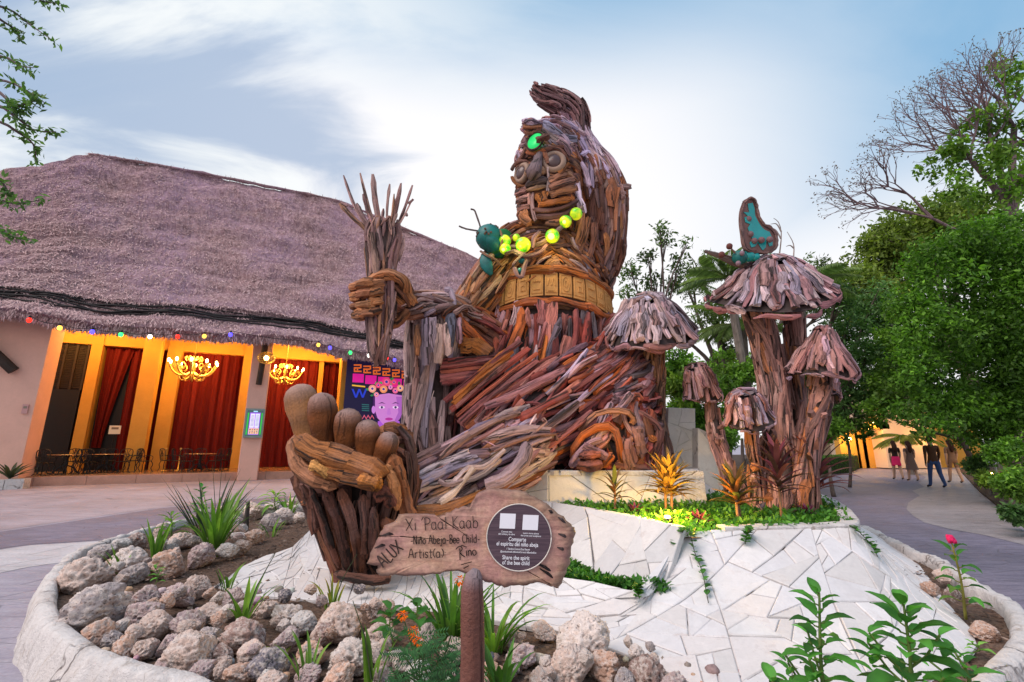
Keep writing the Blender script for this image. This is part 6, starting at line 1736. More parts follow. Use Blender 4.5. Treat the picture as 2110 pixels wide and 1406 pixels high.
# roots and stumps around the foot of the trunks
rt = thing("driftwood_stump", "dark tangled driftwood stump between the mushroom stems", "driftwood", P(1560, 1040, 5.9))
w = Wood()
kt = Tube([(1518, 990, 6.1, 14, 1), (1540, 1020, 6.0, 18, 1), (1566, 1045, 5.85, 22, 1), (1585, 1062, 5.75, 26, 1)]); kc = kt.core("stump", rt)
clad(w, kt, kc, BROWN + STEMG[:2] + SLATE[:1], .5, .11, .09, cover=1.8, curl=.2, jitter=.7, lift=.6)
w.flush(60)

# ---- butterfly on the largest cap
M_plain("teal_paint", (.002, .27, .27), .35, .5, var=.2, scale=5)
M_plain("rust_paint", (.17, .085, .075), .7, .3, var=.35, scale=8, bump=.4)
bf = thing("butterfly_figure", "teal and brown butterfly sculpture perched on the largest mushroom", "butterfly figure", P(1560, 545, 6.0))
YB = 5.95
wing_o = [(1532, 418), (1546, 408), (1556, 414), (1561, 432), (1564, 446), (1574, 462), (1586, 468), (1598, 480), (1601, 500), (1596, 514), (1580, 521), (1560, 520), (1540, 516), (1532, 502), (1529, 480), (1526, 456), (1527, 434)]
teal = [(1541, 420), (1551, 418), (1555, 430), (1556, 444), (1562, 456), (1568, 466), (1576, 474), (1586, 478), (1592, 492), (1592, 506), (1586, 508), (1580, 494), (1578, 510), (1572, 516), (1566, 508), (1562, 500), (1556, 508), (1548, 510), (1545, 500), (1551, 494), (1546, 482), (1541, 470), (1546, 462), (1536, 458), (1534, 448), (1542, 446), (1532, 437), (1544, 438)]
def plate(name, pix, Y, thk, mat, parent, lift=0.0, tiltx=.12):
    b = MB(); n_ = len(pix)
    pts = [P(x, y, Y - lift + tiltx * (x - 1560) / 60) for x, y in pix]
    b.prism(pts, [p + Vector((0, thk, 0)) for p in pts]); return b.build(name, MAT[mat], parent)
wing = plate("wing", Vs(catmull([(x, y, 0) for x, y in wing_o + wing_o[:1]], 52))[:-1] and [(p[0], p[1]) for p in catmull([(x, y, 0) for x, y in wing_o + wing_o[:1]], 52)[:-1]], YB, .06, "rust_paint", bf)
plate("wing_panel", teal, YB, .02, "teal_paint", wing, .012)
b = MB(); pr = [P(x, y, YB - .02 + .12 * (x - 1560) / 60) for x, y, _ in catmull([(x, y, 0) for x, y in wing_o + wing_o[:1]], 60)]
b.tube(pr, .02, 6, (.17, .09, .08), wob=.3); b.build("wing_rim", MAT["driftwood"], wing)
for x, y in ((1542, 452), (1546, 483), (1554, 497), (1569, 495), (1586, 494)):
    b = MB(); b.ball(P(x, y, YB - .03), .045, 10, 8, (.22, .12, .13)); b.build("knob", MAT["driftwood"], wing, smooth=True)
for i, (x, y, r) in enumerate(((1524, 531, 16), (1542, 528, 13), (1556, 530, 10))):
    b = MB(); b.ball(P(x, y, YB + .02), (r * .0068, r * .006, r * .0062), 14, 10); b.build(("head", "thorax", "abdomen")[i], MAT["teal_paint" if i else "bee_teal"], bf, smooth=True)
for x, y in ((1529, 522), (1521, 543)):
    b = MB(); b.ball(P(x, y, YB - .1), .035, 8, 6, (.3, .19, .24)); b.build("eye", MAT["driftwood"], bf, smooth=True)
for pix in (((1515, 522), (1508, 514), (1503, 508)), ((1508, 530), (1497, 527), (1487, 525))):
    b = MB(); b.tube([P(x, y, YB - .05) for x, y in pix], .012, 5, (.12, .06, .05)); f_ = b.build("feeler", MAT["driftwood"], bf)
    b = MB(); b.ball(P(pix[-1][0], pix[-1][1], YB - .05), .045, 8, 6, (.16, .05, .045)); b.build("feeler_ball", MAT["driftwood"], f_, smooth=True)
lg = thing("perch_log", "thin dark log sticking out under the butterfly", "log", P(1500, 535, 6.05))
w = Wood(); k0 = MB(); k0.tube([P(1452, 518, 6.0), P(1480, 527, 6.02), P(1510, 538, 6.05), P(1545, 552, 6.1)], [.02, .04, .06, .05], 8, (.13, .09, .085), wob=.15); k0.build("log", MAT["driftwood"], lg)
tw = thing("bare_twigs", "bare pale twigs standing up behind the butterfly", "twigs", P(1605, 545, 6.35))
for k, pix in enumerate((((1604, 540), (1608, 510), (1610, 480), (1604, 458), (1594, 450)), ((1609, 492), (1600, 476), (1592, 470)), ((1632, 560), (1636, 520), (1634, 500), (1622, 478)), ((1610, 478), (1600, 462), (1588, 462)), ((1636, 512), (1628, 506), (1620, 508)))):
    b = MB(); b.tube(catmull([tuple(P(x, y, 6.35)) for x, y in pix], 9), [.012 - .001 * q for q in range(9)], 5, (.30, .24, .22)); b.build("twig", MAT["bark"], tw)

# ================================================================== THE SIGN
sg_root = thing("wooden_sign", "carved wooden plank sign on a dark post in the rock bed", "sign", (P(975, 1300, 2.0).x, 2.03, .2))
YS = 1.98
SN = Vector((0, -1, .0)).normalized()
out_px = [(768, 1140), (782, 1112), (790, 1104), (786, 1100), (800, 1082), (818, 1072), (826, 1062), (848, 1060), (886, 1058), (902, 1066), (920, 1060), (940, 1050), (956, 1046), (970, 1042), (984, 1020), (1000, 1010), (1030, 1009), (1064, 1012), (1088, 1020), (1106, 1030), (1128, 1042), (1140, 1054), (1156, 1066), (1172, 1082), (1181, 1093), (1178, 1112), (1172, 1140), (1170, 1160), (1160, 1186), (1150, 1206), (1138, 1208), (1110, 1200), (1086, 1204), (1062, 1204), (1040, 1208), (1020, 1202), (1000, 1196), (980, 1190), (950, 1178), (910, 1180), (880, 1184), (840, 1186), (810, 1184), (796, 1186), (780, 1180), (782, 1166), (762, 1160)]
def sgp(px, py, out=0.0): return P(px, py, YS - out)
def M_signwood():
    m = N("sign_wood"); v = m.coord("Position", (1.2, 1, 7)); p = m.coord("Position", 1.0)
    n1 = m.noise(v, 5, 6, 0.62, 1.2); n2 = m.noise(p, 60, 4, 0.65); n3 = m.noise(p, 6, 4, 0.6)
    c = m.mix(m.ramp(n1, [(0.3, 0.0), (0.7, 1.0)]), (0.30, 0.15, 0.10), (0.50, 0.32, 0.22))
    c = m.mix(m.ramp(n3, [(0.42, 0.0), (0.66, 0.75)]), c, (0.35, 0.17, 0.16))
    c = m.mix(1.0, c, m.ramp(n2, [(0.25, 0.72), (0.75, 1.2)]), 'MULTIPLY')
    c = m.mix(1.0, c, m.attr(), 'MULTIPLY')
    m.bsdf(c, 0.6, 0.35, m.bump(m.math('ADD', m.math('MULTIPLY', n1, .6), m.math('MULTIPLY', n2, .4)), .55, .012)); MAT["sign_wood"] = m.mat
M_signwood()
# the board: rings from the ragged edge to the worn middle
op = [(p[0], p[1]) for p in catmull([(x, y, 0) for x, y in out_px + out_px[:1]], 150)[:-1]]
random.seed(3)
op = [(x + random.uniform(-2.2, 2.2), y + random.uniform(-2.2, 2.2)) for x, y in op]
cx_, cy_ = 985, 1118; nb = len(op)
b = MB(); vs, cl = [], []
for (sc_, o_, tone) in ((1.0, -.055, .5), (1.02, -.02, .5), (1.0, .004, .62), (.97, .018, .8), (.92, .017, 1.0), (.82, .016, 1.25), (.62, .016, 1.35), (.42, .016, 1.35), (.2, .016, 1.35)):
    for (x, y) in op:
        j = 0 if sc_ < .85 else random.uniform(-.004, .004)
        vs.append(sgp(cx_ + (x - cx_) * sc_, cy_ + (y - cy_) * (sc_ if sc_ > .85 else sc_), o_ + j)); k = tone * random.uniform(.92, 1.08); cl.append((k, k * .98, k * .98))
fs = [(r * nb + i, r * nb + (i + 1) % nb, (r + 1) * nb + (i + 1) % nb, (r + 1) * nb + i) for r in range(8) for i in range(nb)]
vs.append(sgp(cx_, cy_, .016)); cl.append((1.3, 1.3, 1.3)); fs += [(8 * nb + i, 8 * nb + (i + 1) % nb, len(vs) - 1) for i in range(nb)]
vs.append(sgp(cx_, cy_, -.055)); cl.append((.4, .4, .4)); fs += [((i + 1) % nb, i, len(vs) - 1) for i in range(nb)]
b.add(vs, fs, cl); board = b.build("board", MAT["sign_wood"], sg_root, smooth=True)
# deep splits on the right edge
for pix in (((1130, 1052), (1140, 1060)), ((1150, 1100), (1174, 1112)), ((1148, 1128), (1168, 1138)), ((1104, 1160), (1142, 1182)), ((1112, 1172), (1146, 1196)), ((1150, 1066), (1166, 1080)), ((786, 1104), (818, 1100)), ((772, 1130), (800, 1122))):
    b = MB(); b.tube([sgp(pix[0][0], pix[0][1], .019), sgp((pix[0][0] + pix[1][0]) / 2, (pix[0][1] + pix[1][1]) / 2 - 2, .021), sgp(pix[1][0], pix[1][1], .010)], [.002, .006, .003], 6, (.03, .018, .016), flat=.5, nrm=SN); b.build("split", MAT["driftwood"], board)
# post
pt = MB()
zp = P(975, 1174, 1.92).z
ps = [(0, .18), (0, .5), (.004, zp - .30), (.0, zp - .16), (-.002, zp - .07), (.004, zp - .023)]
xb = P(973, 1300, 1.92).x; vsn = []
pt.tube([(xb + q[0], 1.92, q[1]) for q in ps] + [(xb + .012, 1.925, zp)], [.049, .046, .044, .045, .043, .034, .015], 14, [(.14, .055, .04)] * 4 + [(.16, .07, .06), (.22, .16, .17), (.25, .2, .22)], wob=.04, round_end=.2)
pt.build("post", MAT["wood_polished"], sg_root, smooth=True)
# carved lettering as grooves burnt into the board: single-stroke letters
GL = {'X': [[(0, 0), (.7, 1)], [(0, 1), (.65, 0)]], 'i': [[(.15, 0), (.15, .6)], [(.15, .82), (.15, .86)]], "'": [[(.25, 1.05), (.05, .8)]], 'P': [[(.1, -.05), (.1, 1)], [(.0, .98), (.35, 1.0), (.6, .85), (.58, .6), (.35, .48), (.1, .45)]],
      'a': [[(.48, .5), (.25, .62), (.05, .42), (.05, .15), (.22, 0), (.42, .1), (.48, .3)], [(.48, .6), (.48, .1), (.55, 0)]], 'l': [[(.15, 1), (.15, 0)]], 'K': [[(.1, 0), (.1, 1)], [(.6, 1), (.12, .45), (.65, 0)]], 'b': [[(.08, 1), (.08, 0)], [(.08, .4), (.25, .58), (.48, .48), (.52, .22), (.38, 0), (.08, .05)]],
      'N': [[(.08, 0), (.1, 1), (.55, 0), (.58, 1)]], 'n': [[(.08, .6), (.08, 0)], [(.08, .4), (.25, .6), (.42, .5), (.44, 0)]], '~n': [[(.08, .6), (.08, 0)], [(.08, .4), (.25, .6), (.42, .5), (.44, 0)], [(.05, .78), (.18, .86), (.3, .78), (.44, .86)]], 'o': [[(.28, .58), (.08, .42), (.08, .15), (.28, 0), (.48, .15), (.48, .42), (.28, .58)]],
      'A': [[(0, 0), (.32, 1), (.64, 0)], [(.12, .36), (.52, .36)]], 'e': [[(.06, .32), (.46, .34), (.40, .55), (.2, .58), (.05, .35), (.1, .1), (.28, 0), (.48, .1)]], 'j': [[(.25, .6), (.25, -.15), (.12, -.3), (0, -.2)], [(.25, .82), (.25, .86)]], '-': [[(.05, .35), (.4, .35)]],
      'B': [[(.1, 0), (.1, 1)], [(.05, 1), (.45, .95), (.45, .62), (.1, .52), (.52, .42), (.5, .05), (.05, 0)]], 'C': [[(.58, .85), (.35, 1), (.1, .75), (.08, .3), (.28, 0), (.56, .12)]], 'h': [[(.08, 1), (.08, 0)], [(.08, .4), (.28, .58), (.44, .45), (.46, 0)]], 'd': [[(.5, 1), (.5, 0)], [(.5, .42), (.3, .58), (.08, .42), (.08, .14), (.26, 0), (.5, .12)]],
      'r': [[(.1, .6), (.1, 0)], [(.1, .38), (.25, .56), (.4, .55)]], 't': [[(.22, .9), (.22, .08), (.38, 0)], [(.02, .62), (.45, .62)]], 's': [[(.42, .5), (.22, .6), (.06, .46), (.38, .18), (.25, 0), (.04, .08)]], '(': [[(.3, 1), (.1, .7), (.08, .3), (.28, 0)]], ')': [[(.05, 1), (.25, .7), (.26, .3), (.08, 0)]], ':': [[(.15, .15), (.15, .2)], [(.15, .5), (.15, .55)]],
      'R': [[(.2, -.35), (.3, .9)], [(-.2, .85), (.2, 1.12), (.55, 1.05), (.6, .75), (.25, .5)], [(.25, .5), (.5, .2), (.85, -.05)]], 'L': [[(.1, 1), (.1, 0), (.55, .02)]], 'U': [[(.08, 1), (.08, .2), (.3, 0), (.52, .2), (.52, 1)]], '.': [[(.1, 0), (.1, .05)]]}
ADV = {'X': .8, 'i': .32, "'": .3, 'P': .72, 'a': .68, 'l': .34, 'K': .76, 'b': .66, 'N': .72, 'n': .56, '~n': .58, 'o': .6, 'A': .74, 'e': .58, 'j': .42, '-': .48, 'B': .64, 'C': .7, 'h': .58, 'd': .68, 'r': .48, 't': .5, 's': .52, '(': .38, ')': .36, ':': .36, ' ': .45, 'R': .95, 'L': .62, 'U': .68, '.': .25}
letters = MB()
def write(tokens, x, y, h, ang, wpx, stretch=1.0, col=(.045, .026, .02)):
    ca, sa = math.cos(ang), math.sin(ang); px = 0.0
    for tk in tokens:
        if tk != ' ':
            for st in GL[tk]:
                pts = []
                for k, (a, c) in enumerate(catmull([(q[0], q[1], 0) for q in st], max(3, len(st) * 4))[i][:2] for i in range(max(3, len(st) * 4))):
                    u_, v_ = (px + a) * h * stretch, c * h
                    pts.append(sgp(x + u_ * ca + v_ * sa, y + u_ * sa - v_ * ca, .0215))
                letters.tube(pts, wpx * mpp(1110, YS) / 2, 5, col, flat=.5, nrm=SN)
        px += ADV[tk]
def tok(s_): return ['~n' if ch == 'ñ' else ch for ch in s_]
write(tok("Xi 'Paal Kaab"), 837, 1094, 25, R(-2.5), 1.9, .80)
write(tok("-Niño Abeja-Bee Child-"), 846, 1122, 17.5, R(-1.5), 1.9, .68)
write(tok("Artist(a):"), 842, 1150, 19, R(-.5), 1.9, .86)
write(tok("Rino"), 944, 1148, 19, R(-6), 2.2, .85)
write(tok("ALUX"), 790, 1170, 26, R(-42), 2.8, .80)
for st in ([(944, 1128), (952, 1124), (962, 1128)], [(950, 1164), (964, 1160), (972, 1158)], [(955, 1172), (966, 1166)]):
    letters.tube([sgp(x, y, .0215) for x, y in st], .0018, 5, (.045, .026, .02), flat=.5, nrm=SN)
letters.build("lettering", MAT["driftwood"], board)
# the round plaque
cxp, cyp, rp_ = 1069.5, 1108, 66.5
def pq(px, py, o=.0): return sgp(px, py, .024 + o)
M_plain("plaque_rim", (.62, .56, .50), .4, .5, var=.2)
def M_plaque():
    m = N("plaque_face"); v = m.coord("Position", (3, 1, 90)); n = m.noise(v, 2.2, 4, .6)
    m.bsdf(m.mix(m.ramp(n, [(.3, 0.0), (.7, 1.0)]), (.045, .025, .038), (.115, .07, .085)), .35, .4); MAT["plaque_face"] = m.mat
M_plaque()
M_plain("print_white", (.78, .76, .80), .5, .3, var=.05, bump=0)
ring = [(cxp + rp_ * math.cos(2 * PI * k / 48), cyp + rp_ * 1.04 * math.sin(2 * PI * k / 48)) for k in range(48)]
b = MB(); b.prism([pq(x, y, .004) for x, y in ring], [pq(x, y, -.01) for x, y in ring]); plq = b.build("plaque", MAT["plaque_face"], sg_root)
b = MB(); b.tube([pq(x, y, .004) for x, y in ring + ring[:1]], .0022, 6); b.build("plaque_rim", MAT["plaque_rim"], plq, smooth=True)
for (x0, y0, x1, y1) in ((1030, 1058, 1063, 1090), (1077, 1061, 1110, 1093)):
    b = MB(); q = [(x0 + 1, y0), (x1, y0 + 1), (x1 - 2, y1), (x0 - 1, y1 - 1)]; b.prism([pq(x, y, .0055) for x, y in q], [pq(x, y, .0035) for x, y in q]); b.build("blank_card", MAT["print_white"], plq)
def text(s_, px, py, h_px, wpx, parent, ang=.04):
    cu = bpy.data.curves.new("plaque_text", 'FONT'); cu.body = s_; cu.align_x = 'CENTER'; cu.align_y = 'CENTER'; cu.size = 1.0; cu.extrude = .0; cu.offset = .012
    o = bpy.data.objects.new("plaque_text", cu); COL.objects.link(o)
    dg = bpy.context.evaluated_depsgraph_get(); me = bpy.data.meshes.new_from_object(o.evaluated_get(dg)); bpy.data.objects.remove(o)
    co = np.empty(len(me.vertices) * 3, np.float32); me.vertices.foreach_get("co", co); co = co.reshape(-1, 3)
    w0 = co[:, 0].max() - co[:, 0].min(); sx = wpx / w0; ca, sa = math.cos(ang), math.sin(ang)
    new = np.array([tuple(pq(px + (x * sx) * ca + (y * h_px) * sa, py + (x * sx) * sa - (y * h_px) * ca, .0052)) for x, y, z in co], np.float32)
    me.vertices.foreach_set("co", new.ravel()); me.update(); me.materials.clear(); me.materials.append(MAT["print_white"])
    return link("plaque_text", me, parent)
text("Comparte", 1066, 1112, 12, 36, plq); text("el espíritu del niño abeja", 1066, 1122, 12, 86, plq)
text("Share the spirit", 1063, 1150, 12, 56, plq); text("of the bee child", 1063, 1160.5, 12, 56, plq)
text("Conoce más\ndel artista y la obra", 1044, 1098.5, 5, 34, plq); text("Learn more about\nthe artist and sculpture", 1094, 1102, 5, 42, plq)
text("f  Sandos Caracol Eco Resort", 1068, 1132, 6, 48, plq); text("@sandoshotels #SandosCaracol #SandosEco", 1068, 1138, 5.5, 74, plq)
# ================================================================== ROCKS
def M_rock():
    m = N("limestone_rock"); oc = m.coord("Object", 1.0); inf = m.node("ShaderNodeObjectInfo")
    wv = m.node("ShaderNodeVectorMath", operation='ADD'); m.l.new(oc, wv.inputs[0])
    cx = m.node("ShaderNodeCombineXYZ"); m.l.new(m.math('MULTIPLY', inf.outputs["Random"], 37.0), cx.inputs[0]); m.l.new(m.math('MULTIPLY', inf.outputs["Random"], 11.0), cx.inputs[1]); m.l.new(cx.outputs[0], wv.inputs[1])
    v = wv.outputs[0]
    n1 = m.noise(v, 2.2, 6, .65, .4); n2 = m.noise(v, 8, 6, .7, .3); n3 = m.noise(v, 30, 4, .7)
    pit = m.voro(v, 7.5); pit2 = m.voro(v, 19)
    pm = m.math('MULTIPLY', m.ramp(pit, [(.12, 1.0), (.30, 0.0)]), m.ramp(n1, [(.42, 0.0), (.58, 1.0)]))
    pm2 = m.math('MULTIPLY', m.ramp(pit2, [(.15, 1.0), (.34, 0.0)]), m.ramp(n2, [(.45, 0.0), (.6, 1.0)]))
    c = m.mix(1.0, inf.outputs["Color"], m.ramp(n2, [(.25, .72), (.75, 1.3)]), 'MULTIPLY')
    c = m.mix(m.ramp(n1, [(.54, 0.0), (.70, .6)]), c, (.50, .31, .22))       # rusty crust
    c = m.mix(m.ramp(m.noise(v, 3.3, 5, .6), [(.46, 0.0), (.60, .75)]), c, (.70, .60, .55))   # chalky patches
    c = m.mix(m.ramp(n3, [(.3, .3), (.46, 0.0)]), c, (.18, .13, .12))
    dk = m.math('MAXIMUM', pm, m.math('MULTIPLY', pm2, .8))
    c = m.mix(m.math('MULTIPLY', dk, .8), c, (.09, .06, .05))
    h = m.math('SUBTRACT', m.math('ADD', m.math('MULTIPLY', n2, .7), m.math('MULTIPLY', n3, .3)), m.math('MULTIPLY', dk, 1.1))
    m.bsdf(c, .9, .15, m.bump(h, .6, .035)); MAT["limestone_rock"] = m.mat
M_rock()
def rock_mesh(i):
    bm = bmesh.new(); bmesh.ops.create_icosphere(bm, subdivisions=5, radius=1.0)
    o = Vector((i * 7.3, i * 3.1, i * 1.7)); rd = random.Random(i)
    planes = [(Vector((rd.gauss(0, 1), rd.gauss(0, 1), rd.gauss(0, 1))).normalized(), rd.uniform(.62, .92)) for _ in range(15)]
    for v in bm.verts:
        n_ = v.co.normalized(); q = n_ * 1.0
        r = 1 + .22 * noise.noise(q * 1.3 + o) + .14 * noise.noise(q * 2.9 + o) + .09 * noise.noise(q * 6 + o)
        for pn, pd in planes:         # broken faces
            dd = n_.dot(pn) * r
            if dd > pd: r *= lerp(1, pd / dd, .93)
        cell = noise.noise(q * 4.3 + o * 2); r -= .16 * max(0, cell - .15) * 2.8
        r -= .09 * max(0, noise.noise(q * 9 + o) - .1) * 2.5
        r += .05 * noise.noise(q * 16 + o)
        v.co = n_ * r
    me = bpy.data.meshes.new("rock"); bm.to_mesh(me); bm.free(); me.materials.append(MAT["limestone_rock"])
    me.polygons.foreach_set("use_smooth", [True] * len(me.polygons)); return me
RM = [rock_mesh(i) for i in range(14)]
RC = {'beige': (.68, .51, .44), 'grey': (.42, .36, .36), 'mauve': (.54, .40, .40), 'pale': (.76, .65, .60), 'rust': (.64, .40, .30), 'dark': (.20, .18, .21), 'white': (.74, .69, .66), 'brown': (.36, .24, .21)}
rocks = [(180, 1189, 118, 'beige'), (277, 1183, 72, 'grey'), (207, 1143, 58, 'grey'), (246, 1131, 46, 'white'), (270, 1158, 92, 'pale'), (351, 1166, 88, 'rust'), (413, 1150, 78, 'mauve'), (464, 1146, 46, 'white'), (502, 1135, 44, 'beige'), (374, 1115, 60, 'beige'), (281, 1119, 50, 'brown'),
         (522, 1108, 48, 'rust'), (557, 1077, 56, 'grey'), (526, 1053, 54, 'beige'), (584, 1065, 52, 'pale'), (623, 1053, 52, 'grey'), (604, 1040, 40, 'beige'), (655, 1050, 34, 'brown'), (438, 1106, 50, 'pale'), (482, 1090, 52, 'grey'), (330, 1128, 44, 'pale'), (400, 1128, 40, 'grey'), (230, 1162, 40, 'rust'), (330, 1100, 40, 'beige'), (560, 1052, 38, 'pale'), (470, 1060, 44, 'beige'), (420, 1072, 40, 'grey'),
         (172, 1240, 70, 'pale'), (203, 1262, 150, 'grey'), (304, 1228, 74, 'mauve'), (293, 1264, 98, 'mauve'), (374, 1226, 74, 'mauve'), (405, 1209, 62, 'beige'), (324, 1292, 90, 'beige'), (203, 1308, 88, 'rust'), (230, 1322, 56, 'grey'), (390, 1284, 92, 'mauve'), (432, 1266, 80, 'beige'), (479, 1230, 54, 'mauve'), (258, 1335, 78, 'rust'), (304, 1335, 62, 'beige'), (351, 1329, 66, 'mauve'),
         (390, 1351, 140, 'beige'), (432, 1313, 62, 'grey'), (506, 1310, 112, 'brown'), (518, 1343, 74, 'beige'), (549, 1255, 70, 'beige'), (588, 1234, 42, 'dark'), (592, 1271, 84, 'pale'), (625, 1284, 80, 'white'), (700, 1284, 130, 'beige'), (642, 1349, 86, 'rust'), (553, 1374, 108, 'dark'), (495, 1386, 84, 'rust'), (417, 1386, 74, 'mauve'), (638, 1389, 74, 'mauve'), (724, 1358, 120, 'pale'),
         (778, 1312, 86, 'beige'), (825, 1362, 96, 'pale'), (778, 1258, 66, 'beige'), (1052, 1315, 80, 'beige'), (1198, 1330, 150, 'pale'), (1172, 1373, 116, 'beige'), (1246, 1370, 104, 'rust'), (1331, 1386, 116, 'brown'), (1072, 1353, 84, 'mauve'), (860, 1388, 84, 'white'), (1285, 1404, 80, 'grey'), (1115, 1400, 80, 'beige'), (700, 1400, 90, 'rust'), (340, 1376, 66, 'mauve'), (590, 1320, 74, 'mauve'),
         (460, 1350, 60, 'brown'), (880, 1310, 76, 'grey'), (930, 1340, 80, 'beige'), (1010, 1390, 84, 'rust'), (780, 1400, 80, 'mauve'), (560, 1410, 90, 'beige'), (1390, 1415, 80, 'mauve'), (345, 1250, 46, 'rust'), (250, 1240, 44, 'beige'), (450, 1300, 44, 'rust'), (670, 1310, 60, 'brown'), (740, 1230, 30, 'dark'), (640, 1235, 36, 'beige'), (1920, 1225, 46, 'rust'), (1964, 1250, 36, 'brown'), (2028, 1300, 60, 'rust'), (1946, 1200, 40, 'beige'), (1120, 1300, 60, 'beige'), (985, 1300, 56, 'pale')]
_rd = random.Random(77)
for _ in range(78):
    if _ % 4: x_, y_ = _rd.uniform(150, 800), _rd.uniform(1225, 1406)
    else: x_, y_ = _rd.uniform(1040, 1360), _rd.uniform(1318, 1406)
    if y_ < 1240 + max(0, (x_ - 430)) * .05 + (60 if x_ > 1000 else 0) or y_ > 1255 + (x_ - 110) * .55: continue
    rocks.append((x_, y_, _rd.uniform(24, 46), _rd.choice(['beige', 'pale', 'rust', 'mauve', 'grey', 'white', 'beige', 'pale'])))
for _ in range(26):
    x_ = _rd.uniform(200, 640); y_ = 1200 - (x_ - 200) * .32 + _rd.uniform(-26, 14)
    rocks.append((x_, y_, _rd.uniform(20, 38), _rd.choice(['beige', 'pale', 'rust', 'mauve', 'grey', 'white'])))
CN = {'beige': "pitted beige limestone rock", 'grey': "rough grey limestone rock", 'mauve': "mauve-grey limestone rock", 'pale': "pale pitted limestone rock", 'rust': "rust-stained limestone rock", 'dark': "dark slate-grey rock", 'white': "chalk-white rounded rock", 'brown': "dull brown limestone rock"}
def where(x, y):
    if x > 1850: return "in the soil strip beside the pink-flowered plant"
    if x > 1090: return "beside the apron right of the sign post"
    if x > 840: return "around the foot of the sign post"
    if y < 1075: return "in the back row behind the grass clumps"
    if y < 1135 and x < 560: return "in the row around the tall grass clump"
    if y < 1200: return "in the band along the bark strip"
    if x < 360: return "heaped inside the curved planter rim"
    if x < 560: return "in the heap around the small grass tuft"
    return "in the heap left of the orange flowers"
used_l = {}
rd = random.Random(21)
for k, (x, y, w, cn) in enumerate(rocks):
    c = G(x, y, .30); m_ = mpp(y, c.y); r = w * m_ / 2 * (.80 if w > 62 else .88)
    c = G(x, y, .20 + r * .45)
    o = bpy.data.objects.new("rock", RM[rd.randrange(14)]); COL.objects.link(o)
    o.location = (c.x, c.y, .20 + r * rd.uniform(.35, .5) + (.10 * rd.random() if w < 47 else 0)); o.scale = (r * rd.uniform(1.0, 1.2), r * rd.uniform(.85, 1.1), r * rd.uniform(.72, .95)); o.rotation_euler = (rd.uniform(-.6, .6), rd.uniform(-.6, .6), rd.uniform(0, 6.3))
    cc = RC[cn]; f = rd.uniform(.85, 1.12); o.color = (cc[0] * f, cc[1] * f, cc[2] * f, 1)
    size = "large " if w > 95 else ("small " if w < 50 else "")
    lab = size + CN[cn] + " " + where(x, y)
    used_l[lab] = used_l.get(lab, 0) + 1
    tag(o, lab, "rock", "limestone rocks in the planter")
# tell apart rocks whose words came out the same: by their order from the left
same = {}
for o in [q for q in COL.objects if q.name.split('.')[0] == "rock"]: same.setdefault(o["label"], []).append(o)
ORD = ["leftmost", "second from left", "third from left", "fourth from left", "fifth from left", "sixth from left", "seventh from left", "eighth from left", "ninth from left", "tenth from left", "eleventh from left", "twelfth from left", "thirteenth from left", "fourteenth from left"]
for lab, os_ in same.items():
    if len(os_) > 1:
        os_.sort(key=lambda q: q.location.x / q.location.y)
        for i, o in enumerate(os_): o["label"] = lab + ", " + (ORD[i] if i < len(os_) - 1 else "rightmost")
# pebbles filling the gaps
for k in range(0): pass
pb = MB()
for _ in range(420):
    t_ = rd.random(); x = rd.uniform(-3.6, 1.4); y = rd.uniform(1.9, 4.6)
    if not inside(rim_xy, x, y): continue
    if x > -1.9 and y > 3.2: continue
    r = rd.uniform(.012, .05); cc = rd.choice(list(RC.values()))
    pb.ball((x, y, .2 + r * .3), (r, r * .8, r * .7), 7, 5, tuple(q * rd.uniform(.7, 1.0) for q in cc), rot=Matrix.Rotation(rd.uniform(0, 6), 3, 'Z'), wob=.15)
M_plain("pebble", (1, 1, 1)); 
def M_peb():
    m = N("pebble_stone"); v = m.coord("Position", 1.0); n_ = m.noise(v, 40, 4, .6)
    m.bsdf(m.mix(1.0, m.attr(), m.ramp(n_, [(.3, .7), (.7, 1.2)]), 'MULTIPLY'), .9, .15, m.bump(n_, .6, .02)); MAT["pebble_stone"] = m.mat
M_peb()
tag(pb.build("gravel", MAT["pebble_stone"], smooth=True), "small loose stones between the limestone rocks", "gravel", kind="stuff")

# ================================================================== PLANTS
GR = [(.13, .26, .035), (.09, .20, .03), (.18, .32, .05), (.07, .15, .028)]
def blade(b, root, tip_dir, L, w, bend, col, n=7, fold=.25, tipcol=None):
    """a strap leaf that leaves upward and arches over"""
    d = Vector(tip_dir); d.z = 0
    d = d.normalized() if d.length > 1e-6 else Vector((1, 0, 0)); s = Vector((-d.y, d.x, 0)); up = Vector((0, 0, 1))
    vs, cl = [], []; p = Vector(root); ang = math.atan2(max(tip_dir[2], .02), math.hypot(tip_dir[0], tip_dir[1]))
    for i in range(n + 1):
        t = i / n; wd = w * (min(1, .55 + 1.6 * t) if t < .3 else 1.0) * (1 - max(0, (t - .55) / .45) ** 1.6)
        q = d * math.cos(ang) + up * math.sin(ang); nn = up * math.cos(ang) - d * math.sin(ang)
        vs += [p - s * wd / 2 + nn * wd * fold, p - nn * 0, p + s * wd / 2 + nn * wd * fold]
        c = col if tipcol is None else tuple(lerp(x, y, t * t) for x, y in zip(col, tipcol)); cl += [c] * 3
        p = p + q * (L / n); ang -= bend / n * (.35 + 1.3 * t)
    fs = [(i * 3 + k, (i + 1) * 3 + k, (i + 1) * 3 + k + 1, i * 3 + k + 1) for i in range(n) for k in (0, 1)]
    b.add(vs, fs, cl)
